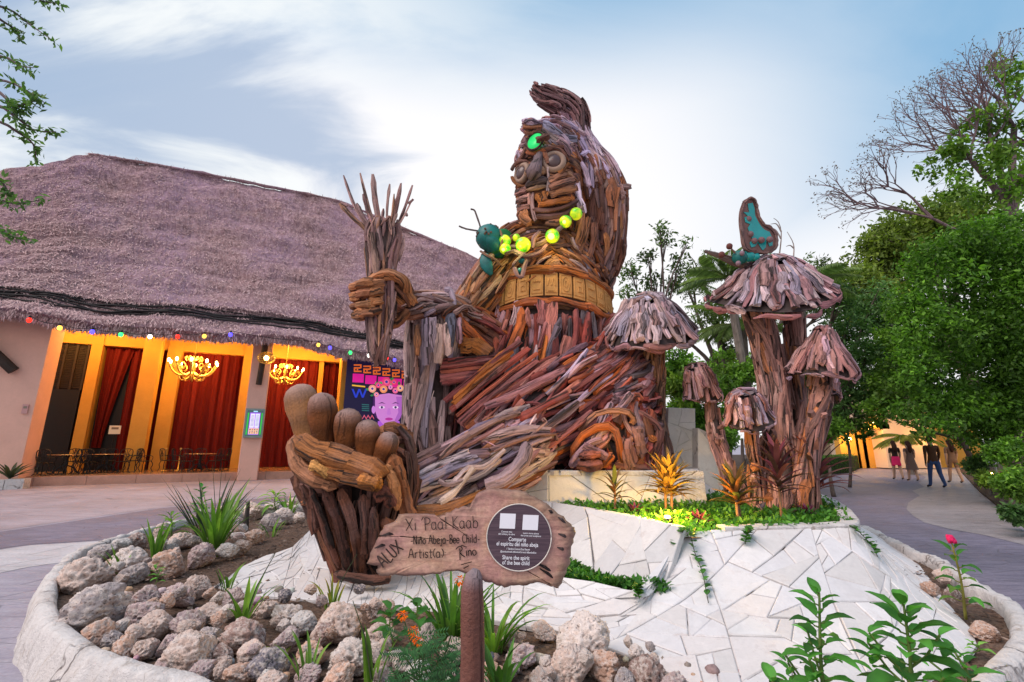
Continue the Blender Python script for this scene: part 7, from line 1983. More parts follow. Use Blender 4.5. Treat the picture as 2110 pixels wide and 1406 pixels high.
def grass_clump(label, px, py, hpx, n, spread=.5, z=.24, cols=GR, w=.028, group="strap-leaved grass clumps among the rocks", bend=(.3, 1.3), tipcol=None, stalks=0, name="grass_clump"):
    c = G(px, py, z); m_ = mpp(py, c.y); H = hpx * m_
    t = thing(name, label, "grass clump", c, group)
    for i in range(n):
        a = random.uniform(0, 6.28); b = MB()
        q = c + Vector((math.cos(a), math.sin(a), 0)) * random.uniform(0, .06)
        blade(b, q - Vector((0, 0, .05)), (math.cos(a) * spread * random.uniform(.15, 1), math.sin(a) * spread * random.uniform(.15, 1), 1), H * random.uniform(.55, 1.1), w * random.uniform(.7, 1.2), random.uniform(*bend), jit(random.choice(cols), .2), tipcol=tipcol)
        b.build("leaf_blade", MAT["leaf"], t, smooth=True)
    for i in range(stalks):
        a = random.uniform(0, 6.28); b = MB(); q = c.copy()
        b.tube([q, q + Vector((math.cos(a) * .06, math.sin(a) * .06, H * .6)), q + Vector((math.cos(a) * .16, math.sin(a) * .16, H * 1.12))], [.006, .004, .002], 5, (.05, .07, .03)); b.build("flower_stalk", MAT["leaf"], t)
    return t
DK = [(.02, .035, .018), (.028, .045, .02), (.035, .05, .03)]
grass_clump("tall bright green grass clump among the back rocks", 440, 1140, 155, 40, .55, cols=GR[:3], w=.045, stalks=2)
grass_clump("dark spiky clump just behind the tall bright grass", 428, 1118, 165, 24, .85, cols=DK, w=.026, bend=(.05, .5))
grass_clump("short upright green grass clump near the curved rim", 318, 1142, 95, 18, .4, cols=GR, w=.035, bend=(.1, .6))
grass_clump("small grass tuft in the middle of the rock heap", 500, 1290, 120, 9, .5, cols=GR, w=.032, stalks=2)
grass_clump("grass tuft with a yellowing blade below the big foot", 686, 1250, 85, 8, .4, cols=GR[:3], w=.026, tipcol=(.45, .30, .05), stalks=1)
grass_clump("grass blades rising from the rocks at the bottom edge", 765, 1400, 125, 6, .35, z=.28, cols=GR[2:3] + GR[:1], w=.026, stalks=1)
grass_clump("dense dark green grass clump behind the sign post", 930, 1320, 175, 50, .6, cols=[(.05, .13, .025), (.08, .19, .03), (.11, .25, .035)], w=.03)
grass_clump("arching bright grass right of the sign post", 1015, 1330, 150, 30, .8, cols=[(.15, .30, .035), (.20, .36, .05), (.09, .2, .03)], w=.026, bend=(.7, 1.9))
grass_clump("low dark grass in front of the sign post's foot", 1030, 1400, 110, 14, .6, z=.28, cols=[(.045, .12, .022), (.06, .16, .03)], w=.03)
grass_clump("small upright weed by the back rocks", 640, 1050, 55, 9, .4, cols=GR[:3], w=.03, stalks=2)
grass_clump("fresh grass tuft at the back rim in front of the hall step", 596, 1062, 60, 12, .6, cols=GR[:3], w=.034)
grass_clump("narrow grass tuft beside the white apron's left tip", 470, 1206, 60, 9, .5, cols=GR, w=.022)
grass_clump("bright grass tuft between rocks below the left rim", 250, 1172, 60, 9, .6, cols=GR[:3], w=.026)
grass_clump("long thin grass tuft at the bottom of the rock heap", 640, 1380, 95, 8, .7, z=.27, cols=GR[:3], w=.018, bend=(.6, 1.6))
grass_clump("short grass tuft against the big foot's left side", 560, 1100, 45, 9, .6, cols=GR[:3], w=.024)
grass_clump("dry bent blades leaning over the rock heap", 590, 1330, 70, 5, 1.4, cols=[(.25, .30, .05)], w=.012, bend=(1.2, 2.2))

def leafy(b, base, d, L, w, col, droop=.5, n=6, cup=.22, wave=.0):
    """one broad pointed leaf with a midrib fold"""
    d = Vector(d).normalized(); s = d.cross(Vector((0, 0, 1)))
    s = s.normalized() if s.length > .05 else Vector((1, 0, 0))
    vs, cl = [], []; p = Vector(base); q = d.copy(); ph = random.uniform(0, 6)
    for i in range(n + 1):
        t = i / n; wd = w * math.sin(math.pi * min(1, (t * .93 + .04)) ** .72) * (1 if t < 1 else 0)
        nn = s.cross(q); nn.normalize()
        wv_ = wave * wd * math.sin(t * 14 + ph)
        vs += [p - s * wd / 2 + nn * (wd * cup + wv_), p.copy(), p + s * wd / 2 + nn * (wd * cup - wv_)]
        k = 1 + .25 * (.5 - t); cl += [tuple(x * k * .9 for x in col), tuple(x * k * 1.35 for x in col), tuple(x * k for x in col)]
        p = p + q * (L / n); q = (q - Vector((0, 0, droop / n))).normalized()
    fs = [(i * 3 + k, (i + 1) * 3 + k, (i + 1) * 3 + k + 1, i * 3 + k + 1) for i in range(n) for k in (0, 1)]
    b.add(vs, fs, cl)
def herb(label, base, top, nl, L, w, cols, group, stem_col=(.14, .22, .05), flower=None, r=.011, side=0, droop=.9, name="leafy_plant"):
    base, top = Vector(base), Vector(top); H = (top - base).length
    t = thing(name, label, "plant", base, group)
    mid = base.lerp(top, .5) + Vector((random.uniform(-.03, .03), random.uniform(-.03, .03), 0))
    st = Vs(catmull([tuple(base), tuple(mid), tuple(top)], 12))
    b = MB(); b.tube(st, [r * (1 - .05 * i) for i in range(12)], 7, stem_col); stem = b.build("stem", MAT["leaf"], t, smooth=True)
    for i in range(nl):
        f = .18 + .82 * (i / (nl - 1)); p = st[min(11, int(f * 11))].lerp(st[min(11, int(f * 11) + 1)], (f * 11) % 1)
        a = i * 2.4 + random.uniform(-.4, .4); near = (f - .18) / .82
        d = Vector((math.cos(a), math.sin(a), lerp(.25, 1.1, near ** 2)))
        sz = lerp(1.0, .75, near) * random.uniform(.7, 1.15) * (1 if near < .9 else .85)
        pet = p + Vector((d.x, d.y, .35)).normalized() * L * .30 * (1 - near * .6)
        b = MB(); b.tube([p, pet], .004, 5, stem_col)
        leafy(b, pet, d, L * sz, w * sz, jit(random.choice(cols), .2), droop * random.uniform(.6, 1.3), wave=.05); b.build("leaf", MAT["leaf"], t, smooth=True)
    for k in range(side):          # side shoots
        f = .15 + .4 * k / max(1, side); p = st[int(f * 11)]; a = random.uniform(0, 6.28); e = p + Vector((math.cos(a) * .14, math.sin(a) * .14, H * .30))
        b = MB(); b.tube([p, p.lerp(e, .5) + Vector((0, 0, -.02)), e], r * .5, 5, stem_col); b.build("side_shoot", MAT["leaf"], t)
        for j in range(6):
            a2 = j * 2.2; d = Vector((math.cos(a2), math.sin(a2), .6)); b = MB(); leafy(b, e - Vector((0, 0, .03 * j)), d, L * .55, w * .5, jit(random.choice(cols), .2), .8); b.build("leaf", MAT["leaf"], t, smooth=True)
    if flower:
        b = MB()
        for i in range(26):
            a = i * 2.4; q = top + Vector((math.cos(a), math.sin(a), 0)) * .022 * random.uniform(.2, 1) + Vector((0, 0, .02 + .035 * random.random()))
            b.ball(q, (.013, .013, .018), 6, 4, jit(flower, .15))
        b.build("flower_head", MAT["leaf"], t, smooth=True)
    return t
HG = [(.055, .19, .03), (.07, .24, .035), (.04, .14, .025), (.085, .27, .045)]
GP = "tall leafy plants at the edge of the apron"
herb("tall leafy green plant in front of the white slope", P(1704, 1500, 2.45), P(1688, 1222, 2.45), 26, .145, .075, HG, GP, side=4)
herb("broad-leaved green plant nearest the right planter rim", P(1876, 1490, 2.35), P(1862, 1246, 2.35), 26, .18, .095, HG, GP, side=5)
herb("leafy plant topped with a pink flower beside the path", G(1990, 1276, .2), P(1962, 1122, G(1990, 1276, .2).y - .05), 17, .17, .075, HG[:3] + [(.12, .22, .04)], GP, stem_col=(.26, .24, .05), flower=(.75, .02, .16), droop=1.3)
herb("low leafy plant at the bottom right corner of the apron", P(1985, 1440, 2.5), P(1968, 1345, 2.5), 12, .12, .06, HG, GP, side=3)
herb("small pale leafy seedling in the right soil strip", G(2005, 1345, .2), P(2003, 1325, G(2005, 1345, .2).y), 8, .07, .035, [(.16, .34, .06), (.2, .4, .08)], GP, r=.005)
herb("leaf tips peeping up at the bottom edge of the slope", P(1595, 1460, 2.4), P(1595, 1404, 2.4), 8, .12, .07, HG, GP)
herb("green shrub with small pointed leaves by the dark spikes", G(412, 1096, .25), P(416, 1000, G(412, 1096, .25).y), 16, .15, .08, [(.05, .22, .05), (.04, .17, .04)], "small shrubs among the rocks")
herb("yellow-green fern-like shrub in front of the hall step", G(572, 1058, .25), P(568, 1016, G(572, 1058, .25).y), 18, .34, .08, [(.20, .36, .03), (.14, .30, .03)], "small shrubs among the rocks", droop=1.6)
herb("small yellow-green shrub left of the tall grass", G(352, 1110, .25), P(352, 1062, G(352, 1110, .25).y), 16, .2, .06, [(.15, .30, .03), (.11, .24, .03)], "small shrubs among the rocks")
herb("small feathery weed between two limestone rocks", G(318, 1208, .22), P(318, 1168, G(318, 1208, .22).y), 12, .08, .03, [(.12, .34, .05)], "small shrubs among the rocks", r=.004)
herb("round-leaved green plant under the sign board", P(812, 1330, 3.0), P(806, 1258, 3.0), 10, .11, .085, [(.035, .12, .025), (.05, .16, .03)], "small shrubs among the rocks", r=.006)
herb("round-leaved plant beside the orange flowers", P(866, 1300, 2.9), P(860, 1248, 2.9), 8, .10, .08, [(.04, .14, .025), (.03, .10, .02)], "small shrubs among the rocks", r=.006)
herb("weathered spiky stump leaning behind the rocks", G(505, 1090, .25), P(512, 1034, G(505, 1090, .25).y), 9, .16, .03, [(.09, .075, .07)], "small shrubs among the rocks", stem_col=(.09, .075, .07), r=.05, droop=.2)
# marigolds: feathery foliage, orange heads
mg = thing("marigold", "feathery green marigold with small orange flowers beside the sign post", "flower", P(868, 1400, 2.5))
cen, dr, nm = [], [], []
for i in range(60):
    bx, by = random.uniform(820, 950), random.uniform(1310, 1430); q = P(bx, by, random.uniform(2.35, 2.65)); a = random.uniform(0, 6.28)
    d = Vector((math.cos(a), math.sin(a) * .6, random.uniform(-.1, .5))).normalized(); L = random.uniform(.08, .14); s = d.cross(Vector((0, -.5, 1))).normalized()
    for j in range(9):
        f = j / 9; p = q + d * L * f
        for sg in (-1, 1): cen.append(p); dr.append(d * .6 + s * sg); nm.append(Vector((0, -.5, 1)))
n_ = len(cen); leaves("foliage", np.array([tuple(c) for c in cen]), np.array([tuple(c) for c in dr]), np.array([tuple(c) for c in nm]), .035, .008, leaf_cols(n_, (.018, .07, .02), (.04, .15, .04)), mg)
b = MB()
for i in range(14): b.tube([P(random.uniform(850, 920), 1440, 2.5), P(random.uniform(830, 940), random.uniform(1310, 1400), 2.5)], .004, 5, (.05, .10, .03))
b.build("stem", MAT["leaf"], mg)
for x, y in ((830, 1268), (856, 1312), (864, 1322), (852, 1300), (948, 1196)):
    b = MB(); q = P(x, y, 2.5)
    for i in range(18):
        a = i * 2.4; rr = .018 * math.sqrt(i / 18); leafy(b, q + Vector((math.cos(a) * rr, 0, math.sin(a) * rr)), (math.cos(a), -.7, math.sin(a)), .017, .013, jit((.75, .17, .01), .15), .1, 3)
    b.build("flower_head", MAT["leaf"], mg, smooth=True)
b = MB()
for x, y in ((830, 1268), (856, 1312)): b.tube([P(x, y, 2.51), P(x + 18, y + 60, 2.5), P(x + 30, 1400, 2.5)], .003, 5, (.06, .12, .03))
b.build("flower_stalk", MAT["leaf"], mg)

# ---- cordylines in the upper bed
def cordyline(label, px, py, hpx, n, cols, lpx, z=.71, stems=1, w=.05, tip=None):
    c = G(px, py, z); m_ = mpp(py, c.y); H = hpx * m_
    t = thing("cordyline", label, "plant", c, "cordylines in the upper bed")
    for s_ in range(stems):
        off = Vector((random.uniform(-.08, .08), random.uniform(-.05, .05), 0)) * (s_ > 0); top = c + off + Vector((random.uniform(-.03, .03), 0, H * .62))
        b = MB(); b.tube([c + off, (c + off).lerp(top, .5), top], [.016, .014, .012], 7, (.24, .13, .09)); b.build("stem", MAT["bark"], t)
        for i in range(n):
            f = i / n; a = i * 2.4; q = (c + off).lerp(top, .45 + .55 * f)
            b = MB(); blade(b, q, (math.cos(a), math.sin(a) * .9, lerp(.35, 2.6, f * f)), lpx * m_ * random.uniform(.7, 1.1), w * random.uniform(.75, 1.15), random.uniform(.6, 1.7) * (1 - f * .6), jit(random.choice(cols), .25), fold=.18, tipcol=tip); b.build("leaf_blade", MAT["leaf"], t, smooth=True)
    return t
CR = [(.17, .035, .05), (.12, .03, .045), (.22, .06, .06), (.10, .045, .04)]
CO = [(.30, .11, .045), (.22, .12, .04), (.34, .16, .06), (.14, .10, .035)]
cordyline("brownish green cordyline in front of the platform", 1268, 1058, 96, 18, CO + [(.10, .12, .035)], 52, w=.045)
cordyline("cordyline glowing yellow over a ground light", 1384, 1062, 128, 34, [(.36, .20, .05), (.30, .15, .04), (.40, .26, .07)], 66, stems=3, w=.05)
cordyline("orange-green cordyline at the edge of the upper bed", 1522, 1082, 130, 28, CO + [(.16, .15, .04)], 64, stems=2, w=.05)
cordyline("tall dark red cordyline before the mushroom trunks", 1612, 1076, 200, 36, CR, 78, w=.055)
cordyline("purple-red cordyline with drooping leaves by the path", 1694, 1058, 165, 40, CR + [(.24, .10, .10)], 90, w=.055)
for k, (x, y, lab) in enumerate(((1440, 1082, "small purple rosette next to the glowing cordyline"), (1664, 1066, "small purple rosette under the red cordyline"), (1308, 1062, "small purple rosette in front of the platform"))):
    c = G(x, y, .72); t = thing("purple_rosette", lab, "plant", c, "purple rosettes in the upper bed")
    for i in range(13):
        a = i * 2.4; b = MB(); blade(b, c, (math.cos(a), math.sin(a), .4 + i * .14), .17, .035, .3, jit((.16, .03, .10), .25)); b.build("leaf_blade", MAT["leaf"], t, smooth=True)
M_glow("ground_light", (1.0, .62, .15), 60)
M_plain("fixture_black", (.02, .02, .02), .4, .5)
gl = thing("ground_light", "small ground spotlight lighting the yellow cordyline", "light", G(1376, 1076, .72))
q = G(1376, 1078, .74); b = MB(); b.lathe([(.05, 0), (.055, .03), (.05, .05), (.045, .05)], 12, q); b.build("fixture", MAT["fixture_black"], gl)
b = MB(); b.ball(q + Vector((0, 0, .06)), (.03, .03, .012), 10, 6); b.build("lens", MAT["ground_light"], gl, smooth=True)
point("ground_light_lamp", q + Vector((.02, .0, .22)), 85, (1, .58, .09), .05, gl)
gl2 = thing("ground_light", "small ground spotlight hidden among the mushroom trunks", "light", G(1585, 1040, .72))
q = G(1650, 1046, .76); b = MB(); b.lathe([(.05, 0), (.055, .03), (.05, .05), (.045, .05)], 12, q); b.build("fixture", MAT["fixture_black"], gl2); b = MB(); b.ball(q + Vector((0, 0, .06)), (.04, .04, .018), 10, 6); b.build("lens", MAT["ground_light"], gl2, smooth=True)
point("ground_light_lamp", q + Vector((-.15, -.25, .16)), 16, (1, .55, .16), .05, gl2)

# ---- ground cover in the beds (nobody could count its leaves)
def cover(name, label, poly_, z, n, L, cols, hgt=.10):
    xs = [p[0] for p in poly_]; ys = [p[1] for p in poly_]; pts = []
    while len(pts) < n:
        x, y = rng.uniform(min(xs), max(xs)), rng.uniform(min(ys), max(ys))
        if inside(poly_, x, y): pts.append((x, y, z + hgt * rng.random() * (.6 + .6 * noise.noise(Vector((x * 3, y * 3, 0))) )))
    pts = np.array(pts); d = rand_dirs(n, .25); nm = rand_dirs(n, 1.6)
    o = leaves(name, pts, d, nm, L * (.6 + .8 * rng.random(n)), L * .62, leaf_cols(n, *cols, .35)); tag(o, label, "ground cover", kind="stuff"); return o
ubp = [(p.x, p.y) for p in ub]; lbp = [(p.x, p.y) for p in lb]
cover("ground_cover", "green creeping ground cover filling the upper bed", ubp, .71, 15000, .055, ((.035, .13, .02), (.09, .26, .03)), .13)
cover("ground_cover", "green creeping ground cover in the small lower bed", lbp, .37, 3600, .05, ((.03, .11, .02), (.07, .22, .03)), .12)
# trailing vines hanging over the white edge
_ag = [(ap_surf(i / 240, j / 40)) for i in range(241) for j in range(41)]
def _proj(p):
    d = p - CAMP; cz = d.y * CP + d.z * SP; return (1055 + FPX * d.x / cz, 703 - FPX * (d.z * CP - d.y * SP) / cz)
_ap = np.array([_proj(p) for p in _ag])
def on_apron(px, py):
    return _ag[int(np.argmin((_ap[:, 0] - px) ** 2 + (_ap[:, 1] - py) ** 2))] + Vector((0, -.025, .035))
def vine(label, pix, zs):
    pts = [G(*pix[0], .80 if pix[0][1] < 1150 else .46)] + [on_apron(x, y) for x, y in pix[1:]]; pts = Vs(catmull([tuple(p) for p in pts], 26))
    t = thing("trailing_vine", label, "vine", pts[0], "vines trailing over the white slope")
    b = MB(); b.tube(pts, .0035, 5, (.09, .08, .05)); b.build("stem", MAT["bark"], t)
    for i in range(1, 25, 2):
        for k in range(random.choice((2, 3))):
            a = random.uniform(0, 6.28); b = MB(); leafy(b, pts[i], (math.cos(a), math.sin(a) - .4, .5), .055, .045, jit((.05, .16, .025), .25), .4, 4); b.build("leaf", MAT["leaf"], t, smooth=True)
vine("long vine hanging straight down the white slope", [(1420, 1088), (1428, 1140), (1440, 1190), (1455, 1248)], [.80, .58, .45, .36])
vine("short vine curling over the wall corner", [(1410, 1090), (1392, 1106), (1380, 1126)], [.80, .72, .64])
vine("short vine at the middle of the bed's white edge", [(1545, 1090), (1540, 1110), (1538, 1130)], [.80, .70, .62])
vine("vine trailing down the right flank of the slope", [(1750, 1084), (1770, 1104), (1790, 1130), (1802, 1154)], [.80, .62, .52, .45])
vine("short vine at the point of the lower bed", [(1318, 1204), (1312, 1222), (1316, 1240)], [.46, .42, .39])
vine("thin vine hanging on the tall white wall", [(1434, 880), (1440, 910), (1444, 950)], [1.62, 1.45, 1.25]) if False else None
# ================================================================== TREES AND BACKGROUND
def blob_leaves(clumps, n, L, cols, var=.3, flat=1.0, up=.3, shell=.55, wd=.5, tuft=(9, .28, .48), gaps=-.16):
    """leaf centres spread through the clumps, thinned by noise so that gaps stay open"""
    sub = []
    for c, r in clumps:                 # each bough carries smaller tufts of its own
        if r < .35: sub.append((c, r)); continue
        for d_ in rand_dirs(tuft[0], .15): sub.append((c + Vector(d_) * r * random.uniform(.4, .95), r * random.uniform(tuft[1], tuft[2])))
    clumps = sub
    vol = np.array([r ** 2.3 for _, r in clumps]); vol = vol / vol.sum(); out, cc = [], []
    for (c, r), f in zip(clumps, vol):
        k = max(8, int(n * f)); d = rand_dirs(k); rr = r * (shell + (1 - shell) * rng.random((k, 1)) ** .6) * (1 + .22 * rng.normal(size=(k, 1)))
        p = np.array(tuple(c)) + d * rr * np.array([1, 1, flat])
        keep = np.array([noise.noise(Vector(q) * (1.3 / max(r, .3))) > gaps for q in p]); p = p[keep]
        sh = .55 + .85 * random.random()
        out.append(p); cc.append(leaf_cols(len(p), *cols, var) * sh)
    return np.concatenate(out), np.concatenate(cc)
def tree(name, label, base, clumps, n, L, cols, trunk_r=.18, bark=(.13, .10, .085), cat="tree", group=None, flat=.85, wd=.5, fork=.45, up=.3, limbs=True, var=.3, shell=.5, lean_ok=False, dense=False):
    base = Vector(base); t = thing(name, label, cat, base, group)
    cen = sum((c for c, r in clumps), Vector()) / len(clumps)
    b = MB(); fk = Vector((lerp(base.x, cen.x, .22 if lean_ok else fork), lerp(base.y, cen.y, .5), lerp(base.z, cen.z, fork)))
    b.tube(catmull([tuple(base), tuple(base.lerp(fk, .5) + Vector((random.uniform(-.1, .1), random.uniform(-.1, .1), 0))), tuple(fk)], 8), [trunk_r * (1.25 - .06 * i) for i in range(8)], 9, bark, wob=.06)
    if limbs:
        for c, r in clumps:
            m_ = fk.lerp(c, .5) + Vector((random.uniform(-.2, .2), random.uniform(-.2, .2), random.uniform(-.1, .3)))
            b.tube(catmull([tuple(fk), tuple(m_), tuple(c)], 8), [trunk_r * .62 * (1 - .10 * i) for i in range(8)], 6, bark, wob=.08)
            for k in range(4):
                e = c + Vector(rand_dirs(1)[0]) * r * .85; b.tube([m_.lerp(c, .6), c.lerp(e, .5), e], [trunk_r * .16, trunk_r * .10, trunk_r * .04], 5, bark)
    b.build("trunk", MAT["bark"], t, smooth=True)
    p, cl = blob_leaves(clumps, n, L, cols, var, flat, up, shell, tuft=(15, .34, .58) if dense else (9, .28, .48), gaps=-.4 if dense else -.16)
    leaves("crown", p, rand_dirs(len(p), -.15), rand_dirs(len(p), 1.2), L * (.6 + .8 * rng.random(len(p))), L * wd, cl, t)
    return t
def cl_(lst, Y, jy=1.0): return [(P(x, y, Y + random.uniform(-jy, jy)), r * mpp(y, Y)) for x, y, r in lst]
def ground_at(px, Y): return Vector((P(px, 900, Y).x, Y, 0))
GD = ((.045, .12, .014), (.14, .30, .026)); GM = ((.06, .145, .018), (.17, .32, .035)); GY = ((.10, .155, .025), (.21, .28, .045)); GB = ((.045, .115, .035), (.11, .21, .06))
TG = "trees along the path"
tree("yellowish_tree", "tall yellowish green tree behind the dense hedge tree", ground_at(2080, 24), cl_([(1800, 530, 55), (1850, 490, 55), (1905, 470, 55), (1960, 460, 50), (1775, 590, 45), (1830, 570, 60), (2010, 455, 50), (1890, 540, 60), (1950, 530, 60), (1760, 640, 40)], 23), 22000, .26, GY, .3, group=TG, dense=True)
tree("dark_tree", "dense dark green tree overhanging the path", ground_at(2260, 13.5), cl_([(2070, 560, 85), (1970, 545, 70), (2110, 690, 100), (2000, 650, 90), (1915, 690, 70), (2060, 780, 95), (1945, 790, 75), (2120, 830, 90), (1900, 620, 60), (1990, 860, 55), (2090, 480, 60), (1880, 770, 55), (2150, 580, 100), (2040, 500, 55), (1870, 850, 35), (1930, 870, 35), (2060, 880, 60), (2150, 720, 100)], 12.5, .8), 62000, .13, GD, .16, group=TG, shell=.6, lean_ok=True, dense=True, limbs=False)
tree("feathery_tree", "feathery green tree behind the pointed mushroom", ground_at(1630, 17), cl_([(1740, 690, 55), (1790, 760, 60), (1705, 760, 45), (1820, 690, 60), (1850, 800, 50), (1770, 830, 45), (1690, 820, 40), (1800, 620, 45), (1840, 740, 55), (1720, 620, 40)], 17), 18000, .19, GB, .2, group=TG, wd=.35, dense=True)
tree("round_tree", "bushy mid green tree at the bend of the path", ground_at(2020, 15), cl_([(1870, 740, 60), (1830, 800, 50), (1890, 840, 45), (1840, 680, 45), (1800, 850, 35)], 15), 9000, .16, GM, .09, group=TG, lean_ok=True)
# the half bare tree in the top right corner
bt = thing("bare_tree", "half bare tree with reddish twigs against the sky", "tree", ground_at(2086, 16), TG)
bark = (.20, .13, .14); b = MB(); tips = []
def grow(p, d, L, r, depth, out=.5):
    q = p + d * L; m_ = p.lerp(q, .5) + Vector(rand_dirs(1)[0]) * L * .08
    b.tube([p, m_, q], [r, r * .85, r * .68], 6 if depth < 2 else 4, bark, cap=False)
    if depth >= 5: tips.append(q); return
    for k in range(3 if depth < 3 else 2):
        nd = (d + Vector(rand_dirs(1)[0]) * .62 + Vector((-.10, 0, .06))).normalized(); grow(q, nd, L * random.uniform(.62, .86), r * .62, depth + 1)
tp = P(2086, 440, 16)
b.tube([ground_at(2086, 16), P(2084, 700, 16), tp], [.30, .24, .18], 9, bark)
for e, r in (((2040, 290), .085), ((2000, 330), .08), ((2090, 260), .09), ((2130, 300), .08)):
    q = P(*e, 16); b.tube(catmull([tuple(tp), tuple(tp.lerp(q, .5) + Vector((0, 0, .2))), tuple(q)], 6), [.15, .14, .12, .11, .10, r], 6, bark)
    for k in range(4): grow(q, (Vector((random.uniform(-1.0, .35), random.uniform(-.4, .4), random.uniform(.0, .9)))).normalized(), 1.25, r * .6, 1)
for pix in ([(1985, 480), (1960, 470), (1920, 450), (1880, 440), (1850, 428)], [(1920, 450), (1900, 430), (1870, 400), (1830, 385)], [(1880, 440), (1840, 432), (1800, 428), (1770, 420)]):
    b.tube(catmull([tuple(P(x, y, 15.5)) for x, y in pix], 10), [.065 - .0055 * i for i in range(10)], 6, bark)
for e in ((1850, 428), (1830, 385), (1770, 420), (1870, 400), (1810, 428)):
    for k in range(3): grow(P(*e, 15.5), Vector((random.uniform(-1, .0), random.uniform(-.3, .3), random.uniform(-.15, .5))).normalized(), .7, .03, 2)
b.build("trunk", MAT["bark"], bt)
p, cl = blob_leaves(cl_([(2040, 250, 40), (2000, 330, 45), (1960, 380, 40), (2070, 340, 55), (2105, 280, 55), (2040, 400, 40), (1910, 345, 28), (2090, 170, 40), (2000, 260, 30), (2070, 420, 35), (1985, 290, 30), (2060, 130, 25), (1940, 320, 25), (2110, 400, 40)], 16), 5200, .22, GM, shell=.2)
leaves("crown", p, rand_dirs(len(p), -.6), rand_dirs(len(p), .8), .24 * (.6 + .8 * rng.random(len(p))), .11, cl * np.array([1.1, 1.05, 1.0]), bt)
tl = np.array([tuple(q) for q in tips]); tl = np.repeat(tl, 2, 0) + rng.normal(size=(len(tl) * 2, 3)) * .06
leaves("buds", tl, rand_dirs(len(tl), -.2), rand_dirs(len(tl), .6), .10, .05, leaf_cols(len(tl), (.13, .08, .09), (.16, .12, .10)), bt)

# slim tree and palms behind the figure
tree("slim_tree", "slim young tree with sparse leaves behind the grey mushroom", ground_at(1352, 11), cl_([(1300, 560, 26), (1370, 490, 24), (1335, 525, 22), (1400, 545, 26), (1290, 600, 22), (1385, 590, 24), (1345, 580, 26), (1415, 500, 16), (1360, 470, 16), (1320, 610, 22)], 11, .5), 1500, .13, ((.05, .10, .025), (.10, .16, .04)), .07, (.15, .11, .10), shell=.3, wd=.42, fork=.55)
PL = ((.10, .16, .045), (.20, .28, .09))
def palm(label, px, py, Y, n, Lf, base_px=None, tall=True, col=GM, lean=0.0, name="palm_tree", droop=1.1):
    top = P(px, py, Y); base = ground_at(base_px or px, Y); t = thing(name, label, "palm", base, "palm trees in the background")
    b = MB(); b.tube(catmull([tuple(base), tuple(base.lerp(top, .5) + Vector((lean, 0, 0))), tuple(top)], 12), [.16 - .004 * i for i in range(12)], 9, (.17, .14, .12), wob=.10); b.build("trunk", MAT["bark"], t)
    for k in range(n):
        a = 2 * PI * k / n + random.uniform(-.2, .2); el = random.uniform(-.1, 1.1); d = Vector((math.cos(a) * math.cos(el), math.sin(a) * math.cos(el), math.sin(el)))
        pts = [top.copy()]; q = d.copy(); M = 16
        for i in range(M): pts.append(pts[-1] + q * Lf / M); q = (q - Vector((0, 0, droop / M * (.5 + i / M)))).normalized()
        b = MB(); b.tube(pts, [.025 - .0013 * i for i in range(M + 1)], 4, (.14, .17, .05)); fr = b.build("frond_rib", MAT["bark"], t)
        cen, dr, nm = [], [], []
        for i in range(2, M + 1):
            tdir = (pts[i] - pts[i - 1]).normalized(); s_ = tdir.cross(Vector((0, 0, 1))); s_ = s_.normalized() if s_.length > .05 else Vector((1, 0, 0))
            for j in range(2):
                for sg in (-1, 1): cen.append(pts[i - 1].lerp(pts[i], j / 2)); dr.append(tdir * .55 + s_ * sg - Vector((0, 0, .35))); nm.append(Vector((0, 0, 1)) + s_ * sg * .3)
        m2 = len(cen); ll = Lf * .28 * np.repeat(np.sin(np.linspace(.35, 2.9, m2 // 4 + 1))[: (m2 + 3) // 4], 4)[:m2]
        leaves("frond", np.array([tuple(c) for c in cen]), np.array([tuple(c) for c in dr]), np.array([tuple(c) for c in nm]), ll, .05, leaf_cols(m2, *col), fr, droop=.25)
palm("palm with feathery fronds left of the butterfly", 1500, 575, 14, 15, 1.7, 1560, col=PL)
palm("palm with feathery fronds right behind the largest mushroom", 1650, 590, 15, 14, 1.8, 1650, col=PL)
palm("palm hanging its fronds between the mushroom stems", 1530, 670, 16, 16, 2.2, 1545, col=PL)
palm("small palm lit yellow at the end of the path", 1868, 900, 24, 12, 1.6, 1868, col=((.16, .16, .02), (.26, .26, .03)), name="lit_tint_palm")  # the lamp's yellow is mixed into the frond colours
tree("spreading_tree", "spreading tree with fine leaves behind the palms", ground_at(1480, 18), cl_([(1420, 600, 45), (1470, 640, 50), (1440, 550, 35), (1530, 600, 45), (1400, 690, 40), (1560, 680, 45), (1490, 700, 50), (1650, 620, 50), (1690, 560, 40), (1700, 640, 40)], 18), 9000, .17, ((.06, .11, .025), (.12, .18, .04)), .22, group=TG, shell=.35, wd=.35)
def bush(label, px, py, Y, rpx, n, L, cols, group="bushes behind the sculpture", flat=.8, name="bush", base_py=None, lumps=5):
    cl = [(P(px + random.uniform(-.6, .6) * rpx, py + random.uniform(-.45, .45) * rpx, Y + random.uniform(-.4, .4)), rpx * mpp(py, Y) * random.uniform(.45, .7)) for _ in range(lumps)]
    return tree(name, label, ground_at(px, Y), cl, n, L, cols, .05, cat="bush", group=group, flat=flat, limbs=False)
LIT_TINT = ((.10, .19, .02), (.22, .34, .04))  # leaf green turned bright and yellow, a lit look put into the colour
bush("bright yellow-green bush between the hand and the grey mushroom stem", 1312, 825, 11, 42, 2600, .13, LIT_TINT)
bush("bright yellow-green bush right of the grey mushroom stem", 1400, 790, 11.5, 42, 2600, .13, LIT_TINT)
bush("green bush behind the small tilted mushroom", 1475, 800, 12, 45, 2600, .13, GM)
bush("dark green bush low behind the mushroom trunks", 1590, 850, 13, 55, 2800, .15, GD)
